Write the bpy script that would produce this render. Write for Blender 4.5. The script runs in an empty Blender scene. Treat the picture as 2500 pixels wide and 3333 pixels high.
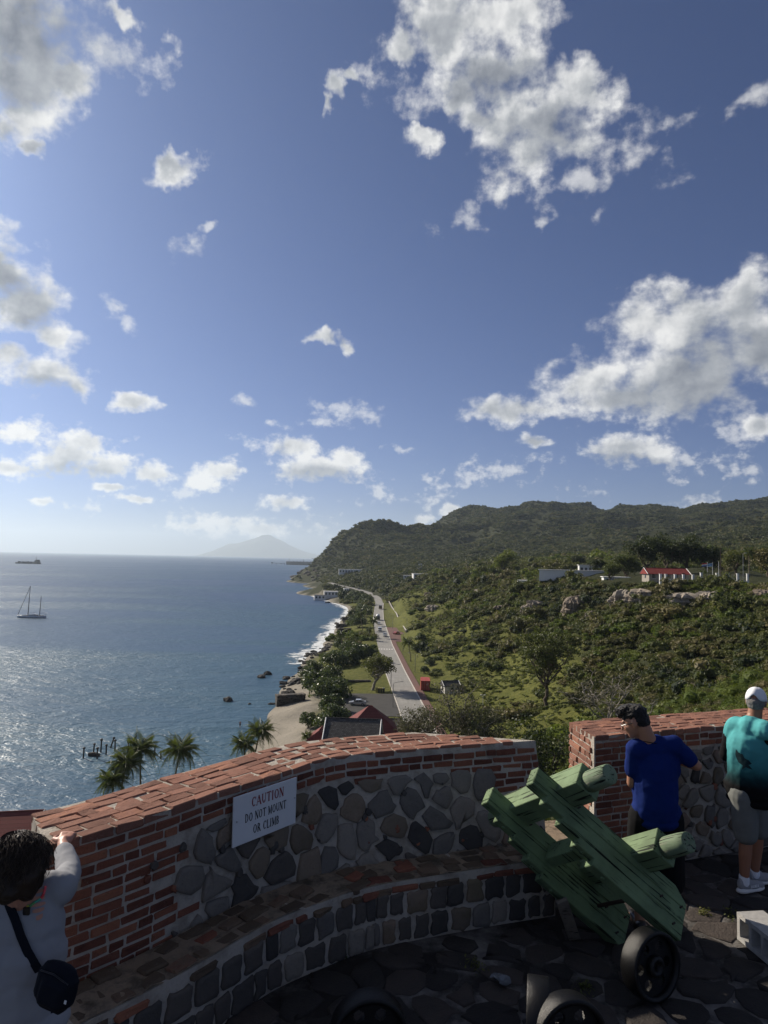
import bpy, bmesh, math, random
import numpy as np
from mathutils import Vector, Matrix, Euler
from mathutils.bvhtree import BVHTree
SC = bpy.context.scene
COL = SC.collection
rad = math.radians
# ------------------------------------------------------------------ camera
F = 2311.0; CX = 1250.0; CY = 1666.5; TH = rad(3.76); RO = rad(1.2); CZ = 42.0
FZ = CZ - 2.85                      # level of the bastion floor (the sea is z = 0)
_f = np.array([0, math.cos(TH), math.sin(TH)]); _u0 = np.array([0, -math.sin(TH), math.cos(TH)]); _r0 = np.array([1.0, 0, 0])
_r = _r0*math.cos(RO) + _u0*math.sin(RO); _u = -_r0*math.sin(RO) + _u0*math.cos(RO)
CAMP = np.array([0, 0, CZ])
cam = bpy.data.cameras.new('camera'); cam.sensor_fit = 'HORIZONTAL'; cam.sensor_width = 36.0
cam.lens = 36.0*F/2500.0; cam.clip_start = 0.1; cam.clip_end = 120000
camo = bpy.data.objects.new('camera', cam); COL.objects.link(camo)
camo.matrix_world = Matrix(((_r[0], _u[0], -_f[0], 0), (_r[1], _u[1], -_f[1], 0), (_r[2], _u[2], -_f[2], CZ), (0, 0, 0, 1)))
SC.camera = camo
def ray(px, py): return _f + _r*(px-CX)/F - _u*(py-CY)/F
def atz(px, py, z):
    d = ray(px, py); return CAMP + d*((z-CZ)/d[2])
def aty(px, py, Y):
    d = ray(px, py); return CAMP + d*(Y/d[1])
# ------------------------------------------------------------------ sun, sky, exposure
SUN_AZ = rad(-50); SUN_EL = rad(30)
SUND = Vector((math.sin(SUN_AZ)*math.cos(SUN_EL), math.cos(SUN_AZ)*math.cos(SUN_EL), math.sin(SUN_EL)))
sl = bpy.data.lights.new('sun', 'SUN'); sl.energy = 5.0; sl.angle = rad(0.53); sl.color = (1.0, 0.90, 0.76)
so = bpy.data.objects.new('sun', sl); COL.objects.link(so); so.rotation_euler = (-SUND).to_track_quat('-Z', 'Y').to_euler()
SC.view_settings.view_transform = 'Standard'; SC.view_settings.look = 'None'
SC.view_settings.exposure = 0.40
SC.view_settings.gamma = 1.0; SC.view_settings.use_curve_mapping = False
SC.render.engine = 'CYCLES'
SC.cycles.use_denoising = True
SC.cycles.max_bounces = 6; SC.cycles.diffuse_bounces = 3; SC.cycles.glossy_bounces = 2; SC.cycles.transmission_bounces = 3
SC.cycles.transparent_max_bounces = 12; SC.cycles.volume_bounces = 0
SC.cycles.sample_clamp_indirect = 8.0
class NT:
    """tiny node builder"""
    def __init__(s, tree): s.t = tree; s.n = tree.nodes; s.l = tree.links
    def new(s, typ, **kw):
        n = s.n.new(typ)
        for k, v in kw.items():
            if k == 'ins':
                for i, val in v.items():
                    if hasattr(val, 'is_output'): s.l.new(val, n.inputs[i])
                    else: n.inputs[i].default_value = val
            else: setattr(n, k, v)
        return n
    def math(s, op, a, b=0.0, c=0.0, clamp=False):
        return s.new('ShaderNodeMath', operation=op, use_clamp=clamp, ins={0: a, 1: b, 2: c}).outputs[0]
    def sstep(s, x, lo, hi):
        return s.new('ShaderNodeMapRange', interpolation_type='SMOOTHSTEP', ins={0: x, 1: lo, 2: hi, 3: 0.0, 4: 1.0}).outputs[0]
    def mix(s, fac, a, b, blend='MIX'):
        n = s.new('ShaderNodeMix', data_type='RGBA', blend_type=blend, clamp_factor=True)
        for i, v in ((0, fac), (6, a), (7, b)):
            if hasattr(v, 'is_output'): s.l.new(v, n.inputs[i])
            else: n.inputs[i].default_value = v if i == 0 else (*v, 1.0) if len(v) == 3 else v
        return n.outputs[2]
    def noise(s, vec, scale, detail=4.0, rough=0.55, dist=0.0, dim='3D'):
        n = s.new('ShaderNodeTexNoise', noise_dimensions=dim, ins={'Scale': scale, 'Detail': detail, 'Roughness': rough, 'Distortion': dist})
        if vec is not None: s.l.new(vec, n.inputs['Vector'])
        return n
    def ramp(s, fac, stops):
        n = s.new('ShaderNodeValToRGB'); e = n.color_ramp.elements
        while len(e) < len(stops): e.new(0.5)
        for q, (p, c) in zip(e, stops): q.position = p; q.color = (*c, 1.0) if len(c) == 3 else c
        s.l.new(fac, n.inputs[0]); return n.outputs[0]
    def vmul(s, v, sc):
        return s.new('ShaderNodeVectorMath', operation='MULTIPLY', ins={0: v, 1: sc}).outputs[0]
    def vadd(s, v, sc):
        return s.new('ShaderNodeVectorMath', operation='ADD', ins={0: v, 1: sc}).outputs[0]
def azel(px, py):
    d = ray(px, py); d = d/np.linalg.norm(d); return math.atan2(d[0], d[1]), math.asin(d[2])
# every cloud of the photograph is a set of ellipses, given here where the photograph has them (1659 x 2212 picture) and kept as azimuth and elevation
SOLID = [(30, 50, 230, 140), (50, 170, 150, 120), (40, 250, 100, 80), (20, 300, 75, 60), (90, 340, 36, 30), (150, 190, 60, 60),
         (0, 570, 115, 95), (60, 650, 90, 80), (110, 705, 60, 44), (255, 8, 44, 34), (382, 360, 66, 36),
         (980, 70, 165, 85), (1110, 40, 125, 90), (880, 105, 80, 42), (1080, 150, 120, 75), (1160, 270, 180, 105), (1260, 190, 95, 75),
         (1060, 270, 110, 60), (1120, 350, 100, 72), (960, 10, 110, 60), (735, 195, 36, 40), (770, 165, 36, 24), (712, 232, 20, 30), (905, 305, 52, 34), (1000, 200, 70, 70),
         (1610, 660, 110, 75), (1480, 690, 190, 70), (1650, 750, 120, 100), (1370, 855, 230, 66), (1120, 880, 150, 40), (1480, 805, 200, 100), (1270, 815, 110, 60), (1400, 720, 110, 80),
         (1168, 956, 48, 20), (1360, 976, 120, 36), (1648, 920, 36, 36),
         (690, 1012, 130, 40), (640, 975, 70, 34), (735, 990, 60, 36), (465, 1020, 84, 34), (430, 1042, 56, 22), (622, 1090, 64, 24), (975, 1098, 32, 24), (915, 1122, 30, 16),
         (95, 815, 124, 50), (25, 775, 75, 40), (165, 838, 50, 34), (290, 874, 50, 24), (35, 938, 80, 34), (140, 985, 120, 50), (240, 1005, 70, 34), (325, 1022, 64, 28),
         (250, 1052, 50, 12), (300, 1076, 62, 12), (95, 1076, 32, 10), (480, 1128, 130, 28), (570, 1142, 90, 18), (420, 1142, 90, 14), (700, 740, 54, 17), (755, 738, 34, 18), (190, 950, 60, 30), (20, 1010, 60, 20)]
# parts of the clouds that stand in their own shade
DARK = [(60, 50, 230, 130), (10, 170, 90, 70), (20, 610, 90, 55), (60, 660, 60, 40), (1090, 175, 110, 55), (1180, 300, 120, 60), (1490, 850, 220, 60), (1560, 760, 160, 60), (690, 1030, 110, 22), (100, 850, 90, 22), (150, 1020, 110, 20), (1360, 1000, 110, 18)]
WISP = [(345, 65, 30, 40), (368, 108, 26, 42), (410, 540, 60, 40), (250, 680, 46, 34), (275, 708, 40, 26), (1000, 480, 66, 44), (1165, 470, 50, 30), (1370, 300, 170, 100), (1300, 380, 170, 60),
        (1460, 260, 90, 40), (800, 150, 80, 40), (735, 890, 100, 40), (690, 915, 70, 18), (552, 966, 48, 28), (535, 860, 30, 18), (585, 910, 26, 18), (450, 505, 24, 18),
        (1080, 1025, 110, 36), (950, 1045, 130, 42), (860, 1072, 96, 28), (1290, 1062, 62, 22), (1560, 978, 100, 34), (1480, 985, 90, 40), (1600, 1018, 70, 30), (1190, 1000, 80, 26),
        (770, 1086, 28, 16), (560, 1140, 200, 34), (390, 1062, 60, 22), (180, 1095, 60, 18), (20, 1000, 90, 34), (1640, 200, 80, 50), (860, 975, 36, 14), (1460, 1035, 36, 16), (268, 948, 24, 10), (1480, 1080, 90, 20),
        (250, 130, 130, 90), (140, 720, 90, 50), (1540, 870, 160, 60), (1600, 930, 90, 30), (940, 190, 150, 70)]
def make_world():
    w = bpy.data.worlds.new('World'); SC.world = w; w.use_nodes = True
    grp = bpy.data.node_groups.new('sky', 'ShaderNodeTree')
    grp.interface.new_socket(name='Shader', in_out='OUTPUT', socket_type='NodeSocketShader')
    t = NT(grp)
    sky = t.new('ShaderNodeTexSky', sky_type='NISHITA', sun_disc=False, sun_elevation=SUN_EL, sun_rotation=SUN_AZ,
                altitude=40.0, air_density=0.60, dust_density=1.3, ozone_density=2.0)
    skyc = t.mix(1.0, sky.outputs[0], SKYTINT, 'MULTIPLY')
    tc = t.new('ShaderNodeTexCoord')
    sep = t.new('ShaderNodeSeparateXYZ', ins={0: tc.outputs['Generated']})
    az = t.math('ARCTAN2', sep.outputs[0], sep.outputs[1]); el = t.math('ARCSINE', sep.outputs[2])
    p0 = t.new('ShaderNodeCombineXYZ', ins={0: az, 1: el, 2: 0.0}).outputs[0]
    # ragged edges: the cloud coordinates are pushed about by noise, less so towards the horizon
    wn = t.noise(p0, 9.0, 5.0, 0.58, dim='2D')
    amp = t.math('MULTIPLY_ADD', t.sstep(el, 0.02, 0.42), 0.075, 0.022)
    wv = t.new('ShaderNodeVectorMath', operation='SCALE', ins={0: t.vadd(wn.outputs['Color'], (-0.5, -0.5, -0.5)), 'Scale': amp}).outputs[0]
    p = t.vmul(t.new('ShaderNodeVectorMath', operation='ADD', ins={0: p0, 1: wv}).outputs[0], (1.0, 1.0, 0.0))
    fb = t.noise(t.vmul(p0, (1.0, 1.3, 1.0)), 20.0, 6.0, 0.56, dim='2D').outputs[0]
    fbL = t.noise(t.vmul(t.vadd(p0, (-0.010, 0.007, 0.0)), (1.0, 1.3, 1.0)), 20.0, 3.0, 0.5, dim='2D').outputs[0]
    low = t.math('SUBTRACT', 1.0, t.sstep(el, 0.02, 0.32))
    fb2 = t.noise(t.vmul(p0, (1.0, 1.3, 1.0)), 70.0, 4.0, 0.58, dim='2D').outputs[0]
    nz = t.math('ADD', t.math('SUBTRACT', fb, 0.5), t.math('MULTIPLY', t.math('MULTIPLY_ADD', low, 0.85, 0.15), t.math('SUBTRACT', fb2, 0.5)))
    relief = t.math('MULTIPLY', t.math('SUBTRACT', fb, fbL), 0.65)
    big = wn.outputs[0]
    low = t.math('SUBTRACT', 1.0, t.sstep(el, 0.02, 0.32))
    S = 1.507
    def prep(lst):
        r = []
        for (x, y, rx, ry) in lst:
            a, e = azel(x*S, y*S)
            r.append((a, e, rx*S/F*math.cos(math.atan((x*S-CX)/F))**1.3, ry*S/F*math.cos(math.atan((y*S-CY)/F))**1.5))
        return r
    so_, wi_, da_ = [[(a, e, ra*0.98, re*0.98) for a, e, ra, re in prep(SOLID)], prep(WISP), prep(DARK)]
    def group(build):
        """a small node group of its own (cheap to build) with the shared sky fields as inputs"""
        g = bpy.data.node_groups.new('cloud_tile', 'ShaderNodeTree')
        for nm, ty in (('p', 'Vector'), ('nz', 'Float'), ('relief', 'Float'), ('big', 'Float'), ('low', 'Float'), ('sky', 'Color')):
            g.interface.new_socket(name=nm, in_out='INPUT', socket_type='NodeSocket'+ty)
        g.interface.new_socket(name='Shader', in_out='OUTPUT', socket_type='NodeSocketShader')
        q = NT(g); gi = q.new('NodeGroupInput').outputs
        q.new('NodeGroupOutput', ins={0: build(q, *gi[:6])})
        return t.new('ShaderNodeGroup', node_tree=g, ins={0: p, 1: nz, 2: relief, 3: big, 4: low, 5: skyc}).outputs[0]
    def union(q, pp, lst, kk):
        acc = None
        for (a, e, ra, re) in lst:
            v = q.new('ShaderNodeVectorMath', operation='MULTIPLY_ADD', ins={0: pp, 1: (1/ra, 1/re, 0), 2: (-a/ra, -e/re, 0)}).outputs[0]
            d = q.new('ShaderNodeVectorMath', operation='LENGTH', ins={0: v}).outputs['Value']
            acc = d if acc is None else q.math('SMOOTH_MIN', acc, d, kk)
        return acc
    def finish(q, alpha, ms, relief, big, low, sk, dk=0.0):
        core = q.sstep(ms, 0.10, 0.85)
        sh = q.math('ADD', q.math('SUBTRACT', 0.93, q.math('MULTIPLY', core, q.math('MULTIPLY_ADD', big, 1.6, -0.50, clamp=True))), relief, clamp=True)
        sh = q.math('ADD', sh, q.math('MULTIPLY', low, 0.20), clamp=True)
        sh = q.math('SUBTRACT', sh, q.math('MULTIPLY', dk, 0.42), clamp=True)
        ccol = q.ramp(sh, [(0.0, CLOUD[0]), (0.5, CLOUD[1]), (1.0, CLOUD[2])])
        col = q.mix(q.math('MULTIPLY', alpha, 0.97), sk, ccol)
        return q.new('ShaderNodeBackground', ins={0: col, 1: 0.051}).outputs[0]
    def tile(a0, a1, e0, e1):
        m = 0.05
        hit = lambda c: c[0]+c[2]*1.5+m > a0 and c[0]-c[2]*1.5-m < a1 and c[1]+c[3]*1.5+m > e0 and c[1]-c[3]*1.5-m < e1
        ls = [c for c in so_ if hit(c)]; lw = [c for c in wi_ if hit(c)]; ld = [c for c in da_ if hit(c)]
        def build(q, p, nz, relief, big, low, sk):
            alpha = None; ms = 0.0
            if ls:
                ms = q.math('SUBTRACT', 1.0, union(q, p, ls, 0.30))
                alpha = q.sstep(q.math('MULTIPLY_ADD', nz, 1.5, ms), 0.0, 0.72)
            if lw:
                mw = q.math('SUBTRACT', 1.0, union(q, p, lw, 0.2))
                a2 = q.math('MULTIPLY', q.sstep(q.math('MULTIPLY_ADD', nz, 3.2, mw), 0.25, 1.35), 0.62)
                alpha = a2 if alpha is None else q.math('MAXIMUM', alpha, a2)
            dk = q.sstep(q.math('SUBTRACT', 1.0, union(q, p, ld, 0.3)), -0.25, 0.6) if ld else 0.0
            return finish(q, alpha if alpha is not None else 0.0, ms, relief, big, low, sk, dk)
        return group(build)
    def choose(val, cut, lo, hi):
        return t.new('ShaderNodeMixShader', ins={0: t.math('GREATER_THAN', val, cut), 1: lo, 2: hi}).outputs[0]
    AB = [-9, -0.28, 0.02, 0.24, 9]; EB = [-9, 0.10, 0.19, 0.42, 9]
    cols = []
    for i in range(len(AB)-1):
        c = tile(AB[i], AB[i+1], EB[0], EB[1])
        for j in range(1, len(EB)-1): c = choose(el, EB[j], c, tile(AB[i], AB[i+1], EB[j], EB[j+1]))
        cols.append(c)
    acc = cols[0]
    for i in range(1, len(cols)): acc = choose(az, AB[i], acc, cols[i])
    # outside the frame the same kind of scattered cumulus goes on
    def build_out(q, p, nz, relief, big, low, sk):
        far = q.noise(q.vmul(p, (1.0, 1.5, 1.0)), 3.4, 3.0, 0.5, dim='2D').outputs[0]
        mo = q.sstep(far, 0.52, 0.70)
        return finish(q, q.sstep(q.math('MULTIPLY_ADD', nz, 1.6, mo), 0.35, 0.8), mo, relief, big, low, sk)
    outside = group(build_out)
    absaz = t.math('ABSOLUTE', az)
    isout = t.math('MAXIMUM', t.math('GREATER_THAN', absaz, 0.72), t.math('GREATER_THAN', el, 0.80))
    fin = t.new('ShaderNodeMixShader', ins={0: isout, 1: acc, 2: outside}).outputs[0]
    t.new('NodeGroupOutput', ins={0: fin})
    wt = NT(w.node_tree); wt.n.clear()
    g = wt.new('ShaderNodeGroup', node_tree=grp)
    wt.new('ShaderNodeOutputWorld', ins={0: g.outputs[0]})
    w.cycles.sampling_method = 'MANUAL'; w.cycles.sample_map_resolution = 512
SKYTINT = (0.49, 0.69, 1.10)
CLOUD = [(2.7, 3.0, 3.6), (6.4, 6.7, 7.1), (14.0, 13.9, 13.6)]
make_world()
# ------------------------------------------------------------------ object helpers
def mesh(name, verts, faces, smooth=False):
    me = bpy.data.meshes.new(name)
    verts = np.asarray(verts, dtype=np.float64).reshape(-1, 3)
    if isinstance(faces, np.ndarray):
        k = faces.shape[1]; n = len(faces)
        me.vertices.add(len(verts)); me.vertices.foreach_set('co', verts.ravel())
        me.loops.add(n*k); me.loops.foreach_set('vertex_index', faces.ravel().astype(np.int32))
        me.polygons.add(n); me.polygons.foreach_set('loop_start', np.arange(0, n*k, k, dtype=np.int32))
        me.update(calc_edges=True)
    else:
        me.from_pydata([tuple(v) for v in verts], [], [tuple(int(i) for i in q) for q in faces])
    if smooth: me.polygons.foreach_set('use_smooth', [True]*len(me.polygons))
    me.update()
    return me
def obj(name, me, mat=None, parent=None, loc=None, rot=None, scale=None):
    if isinstance(me, tuple): me = mesh(name, *me)
    o = bpy.data.objects.new(name, me); COL.objects.link(o)
    if mat is not None and me is not None and len(me.materials) == 0:
        for m in (mat if isinstance(mat, (list, tuple)) else [mat]): me.materials.append(m)
    if loc is not None: o.location = loc
    if rot is not None: o.rotation_euler = rot
    if scale is not None: o.scale = scale
    if parent is not None: o.parent = parent
    return o
def tag(o, label=None, cat=None, group=None, kind=None):
    if label: o['label'] = label
    if cat: o['category'] = cat
    if group: o['group'] = group
    if kind: o['kind'] = kind
    return o
def thing(name, label, cat, loc=(0, 0, 0), rot=(0, 0, 0), group=None, scale=1.0):
    o = bpy.data.objects.new(name, None); COL.objects.link(o)
    o.empty_display_size = 0.2; o.location = loc; o.rotation_euler = rot; o.scale = (scale,)*3
    return tag(o, label, cat, group)
def struct(name, me, mat, label=None): return tag(obj(name, me, mat), label, None, None, 'structure')
def copy_tree(o, parent=None):
    c = o.copy(); COL.objects.link(c)
    if parent is not None: c.parent = parent
    for ch in o.children: copy_tree(ch, c)
    return c
class MB:
    """collects shapes into one mesh"""
    def __init__(s): s.v = []; s.f = []; s.n = 0; s.mi = []
    def add(s, v, f, mi=0):
        v = np.asarray(v, float).reshape(-1, 3)
        s.v.append(v); s.f += [tuple(int(i)+s.n for i in q) for q in f]; s.mi += [mi]*len(f); s.n += len(v)
        return s
    def box(s, c, d, R=None, mi=0, bev=0.0):
        x, y, z = (np.asarray(d, float)/2)
        if bev <= 0:
            v = np.array([(-x, -y, -z), (x, -y, -z), (x, y, -z), (-x, y, -z), (-x, -y, z), (x, -y, z), (x, y, z), (-x, y, z)])
            f = [(0, 3, 2, 1), (4, 5, 6, 7), (0, 1, 5, 4), (1, 2, 6, 5), (2, 3, 7, 6), (3, 0, 4, 7)]
        else: v, f = bevbox(2*x, 2*y, 2*z, bev)
        if R is not None: v = v @ np.asarray(R).T
        return s.add(v + np.asarray(c, float), f, mi)
    def tube(s, pts, rs, n=8, mi=0, cap=True):
        v, f = tube(pts, rs, n, cap); return s.add(v, f, mi)
    def lathe(s, prof, n=16, axis='Z', c=(0, 0, 0), mi=0):
        v, f = lathe(prof, n)
        if axis == 'X': v = v[:, [2, 0, 1]]
        if axis == 'Y': v = v[:, [1, 2, 0]]
        return s.add(v+np.asarray(c, float), f, mi)
    def prism(s, poly, a, b, axis='Y', mi=0):
        """poly: (p, q) outline, extruded from a to b along the axis"""
        k = len(poly); P = np.asarray(poly, float)
        def mk(t):
            o = np.full(k, t)
            return {'X': np.stack([o, P[:, 0], P[:, 1]], 1), 'Y': np.stack([P[:, 0], o, P[:, 1]], 1), 'Z': np.stack([P[:, 0], P[:, 1], o], 1)}[axis]
        f = [tuple(range(k)), tuple(range(2*k-1, k-1, -1))] + [(i, i+k, (i+1) % k+k, (i+1) % k) for i in range(k)]
        return s.add(np.concatenate([mk(a), mk(b)]), f, mi)
    def data(s): return (np.concatenate(s.v), s.f)
    def build(s, name, mat, parent=None, smooth=False, fix=True, **kw):
        me = mesh(name, np.concatenate(s.v), s.f, smooth)
        if isinstance(mat, (list, tuple)):
            for m in mat: me.materials.append(m)
            me.polygons.foreach_set('material_index', s.mi); me.update()
        if fix: fixn(me)
        return obj(name, me, mat, parent, **kw)
def fixn(me):
    bm = bmesh.new(); bm.from_mesh(me); bmesh.ops.recalc_face_normals(bm, faces=bm.faces); bm.to_mesh(me); bm.free(); me.update()
def bevbox(x, y, z, b):
    bm = bmesh.new(); bmesh.ops.create_cube(bm, size=1.0, matrix=Matrix.Diagonal((x, y, z, 1)))
    bmesh.ops.bevel(bm, geom=bm.edges[:], offset=b, segments=1, affect='EDGES', profile=0.5)
    bm.verts.index_update()
    v = np.array([q.co[:] for q in bm.verts]); f = [tuple(w.index for w in q.verts) for q in bm.faces]; bm.free()
    return v, f
def tube(pts, rs, n=8, cap=True):
    pts = np.asarray(pts, float); m = len(pts)
    rs = np.full(m, rs, float) if np.isscalar(rs) else np.asarray(rs, float)
    tg = np.gradient(pts, axis=0); tg /= np.linalg.norm(tg, axis=1)[:, None]+1e-12
    ref = np.array([0, 0, 1.0]) if abs(tg[0][2]) < 0.9 else np.array([1.0, 0, 0])
    v = []; a = np.linspace(0, 2*math.pi, n, endpoint=False)
    for i in range(m):
        x = np.cross(tg[i], ref); x /= np.linalg.norm(x)+1e-12; y = np.cross(x, tg[i]); ref = np.cross(tg[i], x)*-1 if False else ref
        v.append(pts[i]+rs[i]*(np.cos(a)[:, None]*x+np.sin(a)[:, None]*y))
    v = np.concatenate(v)
    f = [(i*n+j, i*n+(j+1) % n, (i+1)*n+(j+1) % n, (i+1)*n+j) for i in range(m-1) for j in range(n)]
    if cap: f += [tuple(range(n-1, -1, -1)), tuple(range((m-1)*n, m*n))]
    return v, f
def lathe(prof, n=16):
    P = np.asarray(prof, float); m = len(P); a = np.linspace(0, 2*math.pi, n, endpoint=False)
    v = np.concatenate([np.stack([r*np.cos(a), r*np.sin(a), np.full(n, z)], 1) for r, z in P])
    f = [(i*n+j, i*n+(j+1) % n, (i+1)*n+(j+1) % n, (i+1)*n+j) for i in range(m-1) for j in range(n)]
    f += [tuple(range(n-1, -1, -1)), tuple(range((m-1)*n, m*n))]
    return v, f
def Rz(a): c, s = math.cos(a), math.sin(a); return np.array([[c, -s, 0], [s, c, 0], [0, 0, 1]])
def Rx(a): c, s = math.cos(a), math.sin(a); return np.array([[1, 0, 0], [0, c, -s], [0, s, c]])
def Ry(a): c, s = math.cos(a), math.sin(a); return np.array([[c, 0, s], [0, 1, 0], [-s, 0, c]])
# value noise in numpy (for shapes)
class Noise2:
    def __init__(s, seed, n=256): s.g = np.random.default_rng(seed).random((n, n)); s.n = n
    def __call__(s, x, y):
        x = np.asarray(x, float); y = np.asarray(y, float); i = np.floor(x).astype(int); j = np.floor(y).astype(int)
        u = x-i; w = y-j; u = u*u*(3-2*u); w = w*w*(3-2*w); g = s.g; n = s.n
        a = g[i % n, j % n]; b = g[(i+1) % n, j % n]; c = g[i % n, (j+1) % n]; d = g[(i+1) % n, (j+1) % n]
        return (a*(1-u)+b*u)*(1-w)+(c*(1-u)+d*u)*w
    def fbm(s, x, y, o=4):
        r = 0; amp = 0.5; t = 0
        for k in range(o): r = r+amp*s(x*2**k+17.3*k, y*2**k+5.1*k); t += amp; amp *= 0.5
        return r/t
N2 = Noise2(5)
# ------------------------------------------------------------------ materials
M = {}
def material(name, build, disp=False):
    m = bpy.data.materials.new(name); m.use_nodes = True; t = NT(m.node_tree); t.n.clear()
    out = t.new('ShaderNodeOutputMaterial'); t.l.new(build(t), out.inputs[0]); M[name] = m
    return m
def principled(t, col, rough=0.8, bump=None, spec=0.3, metal=0.0, strength=0.4, dist=0.01, coat=0.0):
    n = t.new('ShaderNodeBsdfPrincipled', ins={'Roughness': rough, 'Metallic': metal, 'Specular IOR Level': spec, 'Coat Weight': coat})
    if hasattr(col, 'is_output'): t.l.new(col, n.inputs['Base Color'])
    else: n.inputs['Base Color'].default_value = (*col, 1)
    if bump is not None:
        b = t.new('ShaderNodeBump', ins={'Strength': strength, 'Distance': dist, 'Height': bump}); t.l.new(b.outputs[0], n.inputs['Normal'])
    return n.outputs[0]
def plain(name, c, rough=0.7, spec=0.3, metal=0.0, var=0.15, scale=6.0, bump=0.15, dist=0.01, coat=0.0):
    """one colour with grain, wear and a little relief"""
    def b(t):
        tc = t.new('ShaderNodeTexCoord').outputs['Object']
        n = t.noise(tc, scale, 5.0, 0.6).outputs[0]; n2 = t.noise(tc, scale*7, 4.0, 0.6).outputs[0]
        k = t.math('ADD', t.math('MULTIPLY', t.math('SUBTRACT', n, 0.5), 2*var*1.6), t.math('MULTIPLY', t.math('SUBTRACT', n2, 0.5), var*1.2))
        k = t.math('ADD', k, 1.0)
        col = t.new('ShaderNodeVectorMath', operation='SCALE', ins={0: c, 'Scale': k}).outputs[0]
        return principled(t, col, rough, n2 if bump else None, spec, metal, bump, dist, coat)
    return material(name, b)
def objrand(t): return t.new('ShaderNodeObjectInfo').outputs['Random']
def leafmat(name, c1, c2, c3, trans=0.3, rough=0.55, spec=0.25, byobj=True):
    def b(t):
        r = objrand(t)
        geo = t.new('ShaderNodeNewGeometry').outputs['Random Per Island']
        k = t.math('ADD', t.math('MULTIPLY', r, 0.6 if byobj else 0.25), t.math('MULTIPLY', geo, 0.4 if byobj else 0.75))
        col = t.ramp(k, [(0.0, c1), (0.5, c2), (1.0, c3)])
        p = principled(t, col, rough, None, spec)
        tr = t.new('ShaderNodeBsdfTranslucent', ins={0: t.mix(0.35, col, (0.16, 0.20, 0.02))}).outputs[0]
        return t.new('ShaderNodeMixShader', ins={0: trans, 1: p, 2: tr}).outputs[0]
    return material(name, b)
def brickmat(name, stops, lime=0.25, grime=0.3, rough=0.9):
    def b(t):
        r = objrand(t)
        tc = t.new('ShaderNodeTexCoord').outputs['Object']
        off = t.new('ShaderNodeVectorMath', operation='SCALE', ins={0: (37.0, 19.0, 53.0), 'Scale': r}).outputs[0]
        v = t.new('ShaderNodeVectorMath', operation='ADD', ins={0: tc, 1: off}).outputs[0]
        n = t.noise(v, 14.0, 5.0, 0.62).outputs[0]; nf = t.noise(v, 90.0, 5.0, 0.7).outputs[0]; nl = t.noise(v, 30.0, 6.0, 0.7, 0.6).outputs[0]
        k = t.math('ADD', t.math('MULTIPLY', r, 0.75), t.math('MULTIPLY', t.math('SUBTRACT', n, 0.38), 0.7))
        col = t.ramp(k, stops)
        col = t.mix(t.math('MULTIPLY', t.sstep(nf, 0.50, 0.75), 0.55), col, (0.045, 0.026, 0.02))
        col = t.mix(t.math('MULTIPLY', t.sstep(n, 0.55, 0.75), grime), col, (0.05, 0.042, 0.034))
        col = t.mix(t.math('MULTIPLY', t.sstep(nl, 0.60, 0.72), lime), col, (0.42, 0.37, 0.31))
        h = t.math('ADD', t.math('MULTIPLY', nf, 0.6), n)
        return principled(t, col, rough, h, 0.15, 0, 0.75, 0.012)
    return material(name, b)
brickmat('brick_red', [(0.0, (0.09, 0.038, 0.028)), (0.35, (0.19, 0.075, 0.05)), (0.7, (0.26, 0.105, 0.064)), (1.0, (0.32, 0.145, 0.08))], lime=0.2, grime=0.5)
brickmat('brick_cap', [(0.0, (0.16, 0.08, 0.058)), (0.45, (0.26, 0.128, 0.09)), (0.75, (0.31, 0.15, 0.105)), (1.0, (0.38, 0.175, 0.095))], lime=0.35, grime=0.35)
brickmat('brick_old', [(0.0, (0.075, 0.055, 0.040)), (0.4, (0.125, 0.092, 0.062)), (0.75, (0.17, 0.115, 0.078)), (1.0, (0.19, 0.07, 0.048))], lime=0.25, grime=0.7)
def stonemat(name, stops, moss=0.0, rough=0.85, strength=0.55):
    def b(t):
        r = objrand(t)
        tc = t.new('ShaderNodeTexCoord').outputs['Object']
        n = t.noise(tc, 7.0, 6.0, 0.65).outputs[0]; nf = t.noise(tc, 60.0, 5.0, 0.7).outputs[0]
        k = t.math('ADD', t.math('MULTIPLY', r, 0.7), t.math('MULTIPLY', t.math('SUBTRACT', n, 0.3), 0.65))
        col = t.ramp(k, stops)
        col = t.mix(t.math('MULTIPLY', t.sstep(nf, 0.52, 0.8), 0.5), col, (0.03, 0.028, 0.026))
        if moss: col = t.mix(t.math('MULTIPLY', t.sstep(t.noise(tc, 3.0, 5.0, 0.6).outputs[0], 0.5, 0.66), moss), col, (0.10, 0.085, 0.04))
        return principled(t, col, rough, t.math('ADD', t.math('MULTIPLY', nf, 0.5), n), 0.2, 0, strength, 0.03)
    return material(name, b)
stonemat('stone_wall', [(0.0, (0.10, 0.094, 0.087)), (0.4, (0.165, 0.15, 0.131)), (0.8, (0.225, 0.20, 0.168)), (1.0, (0.26, 0.21, 0.175))])
stonemat('stone_dark', [(0.0, (0.045, 0.043, 0.042)), (0.5, (0.08, 0.073, 0.066)), (1.0, (0.13, 0.11, 0.092))])
stonemat('stone_floor', [(0.0, (0.022, 0.020, 0.020)), (0.5, (0.042, 0.037, 0.034)), (1.0, (0.085, 0.068, 0.058))], rough=0.75, strength=0.9)
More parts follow.
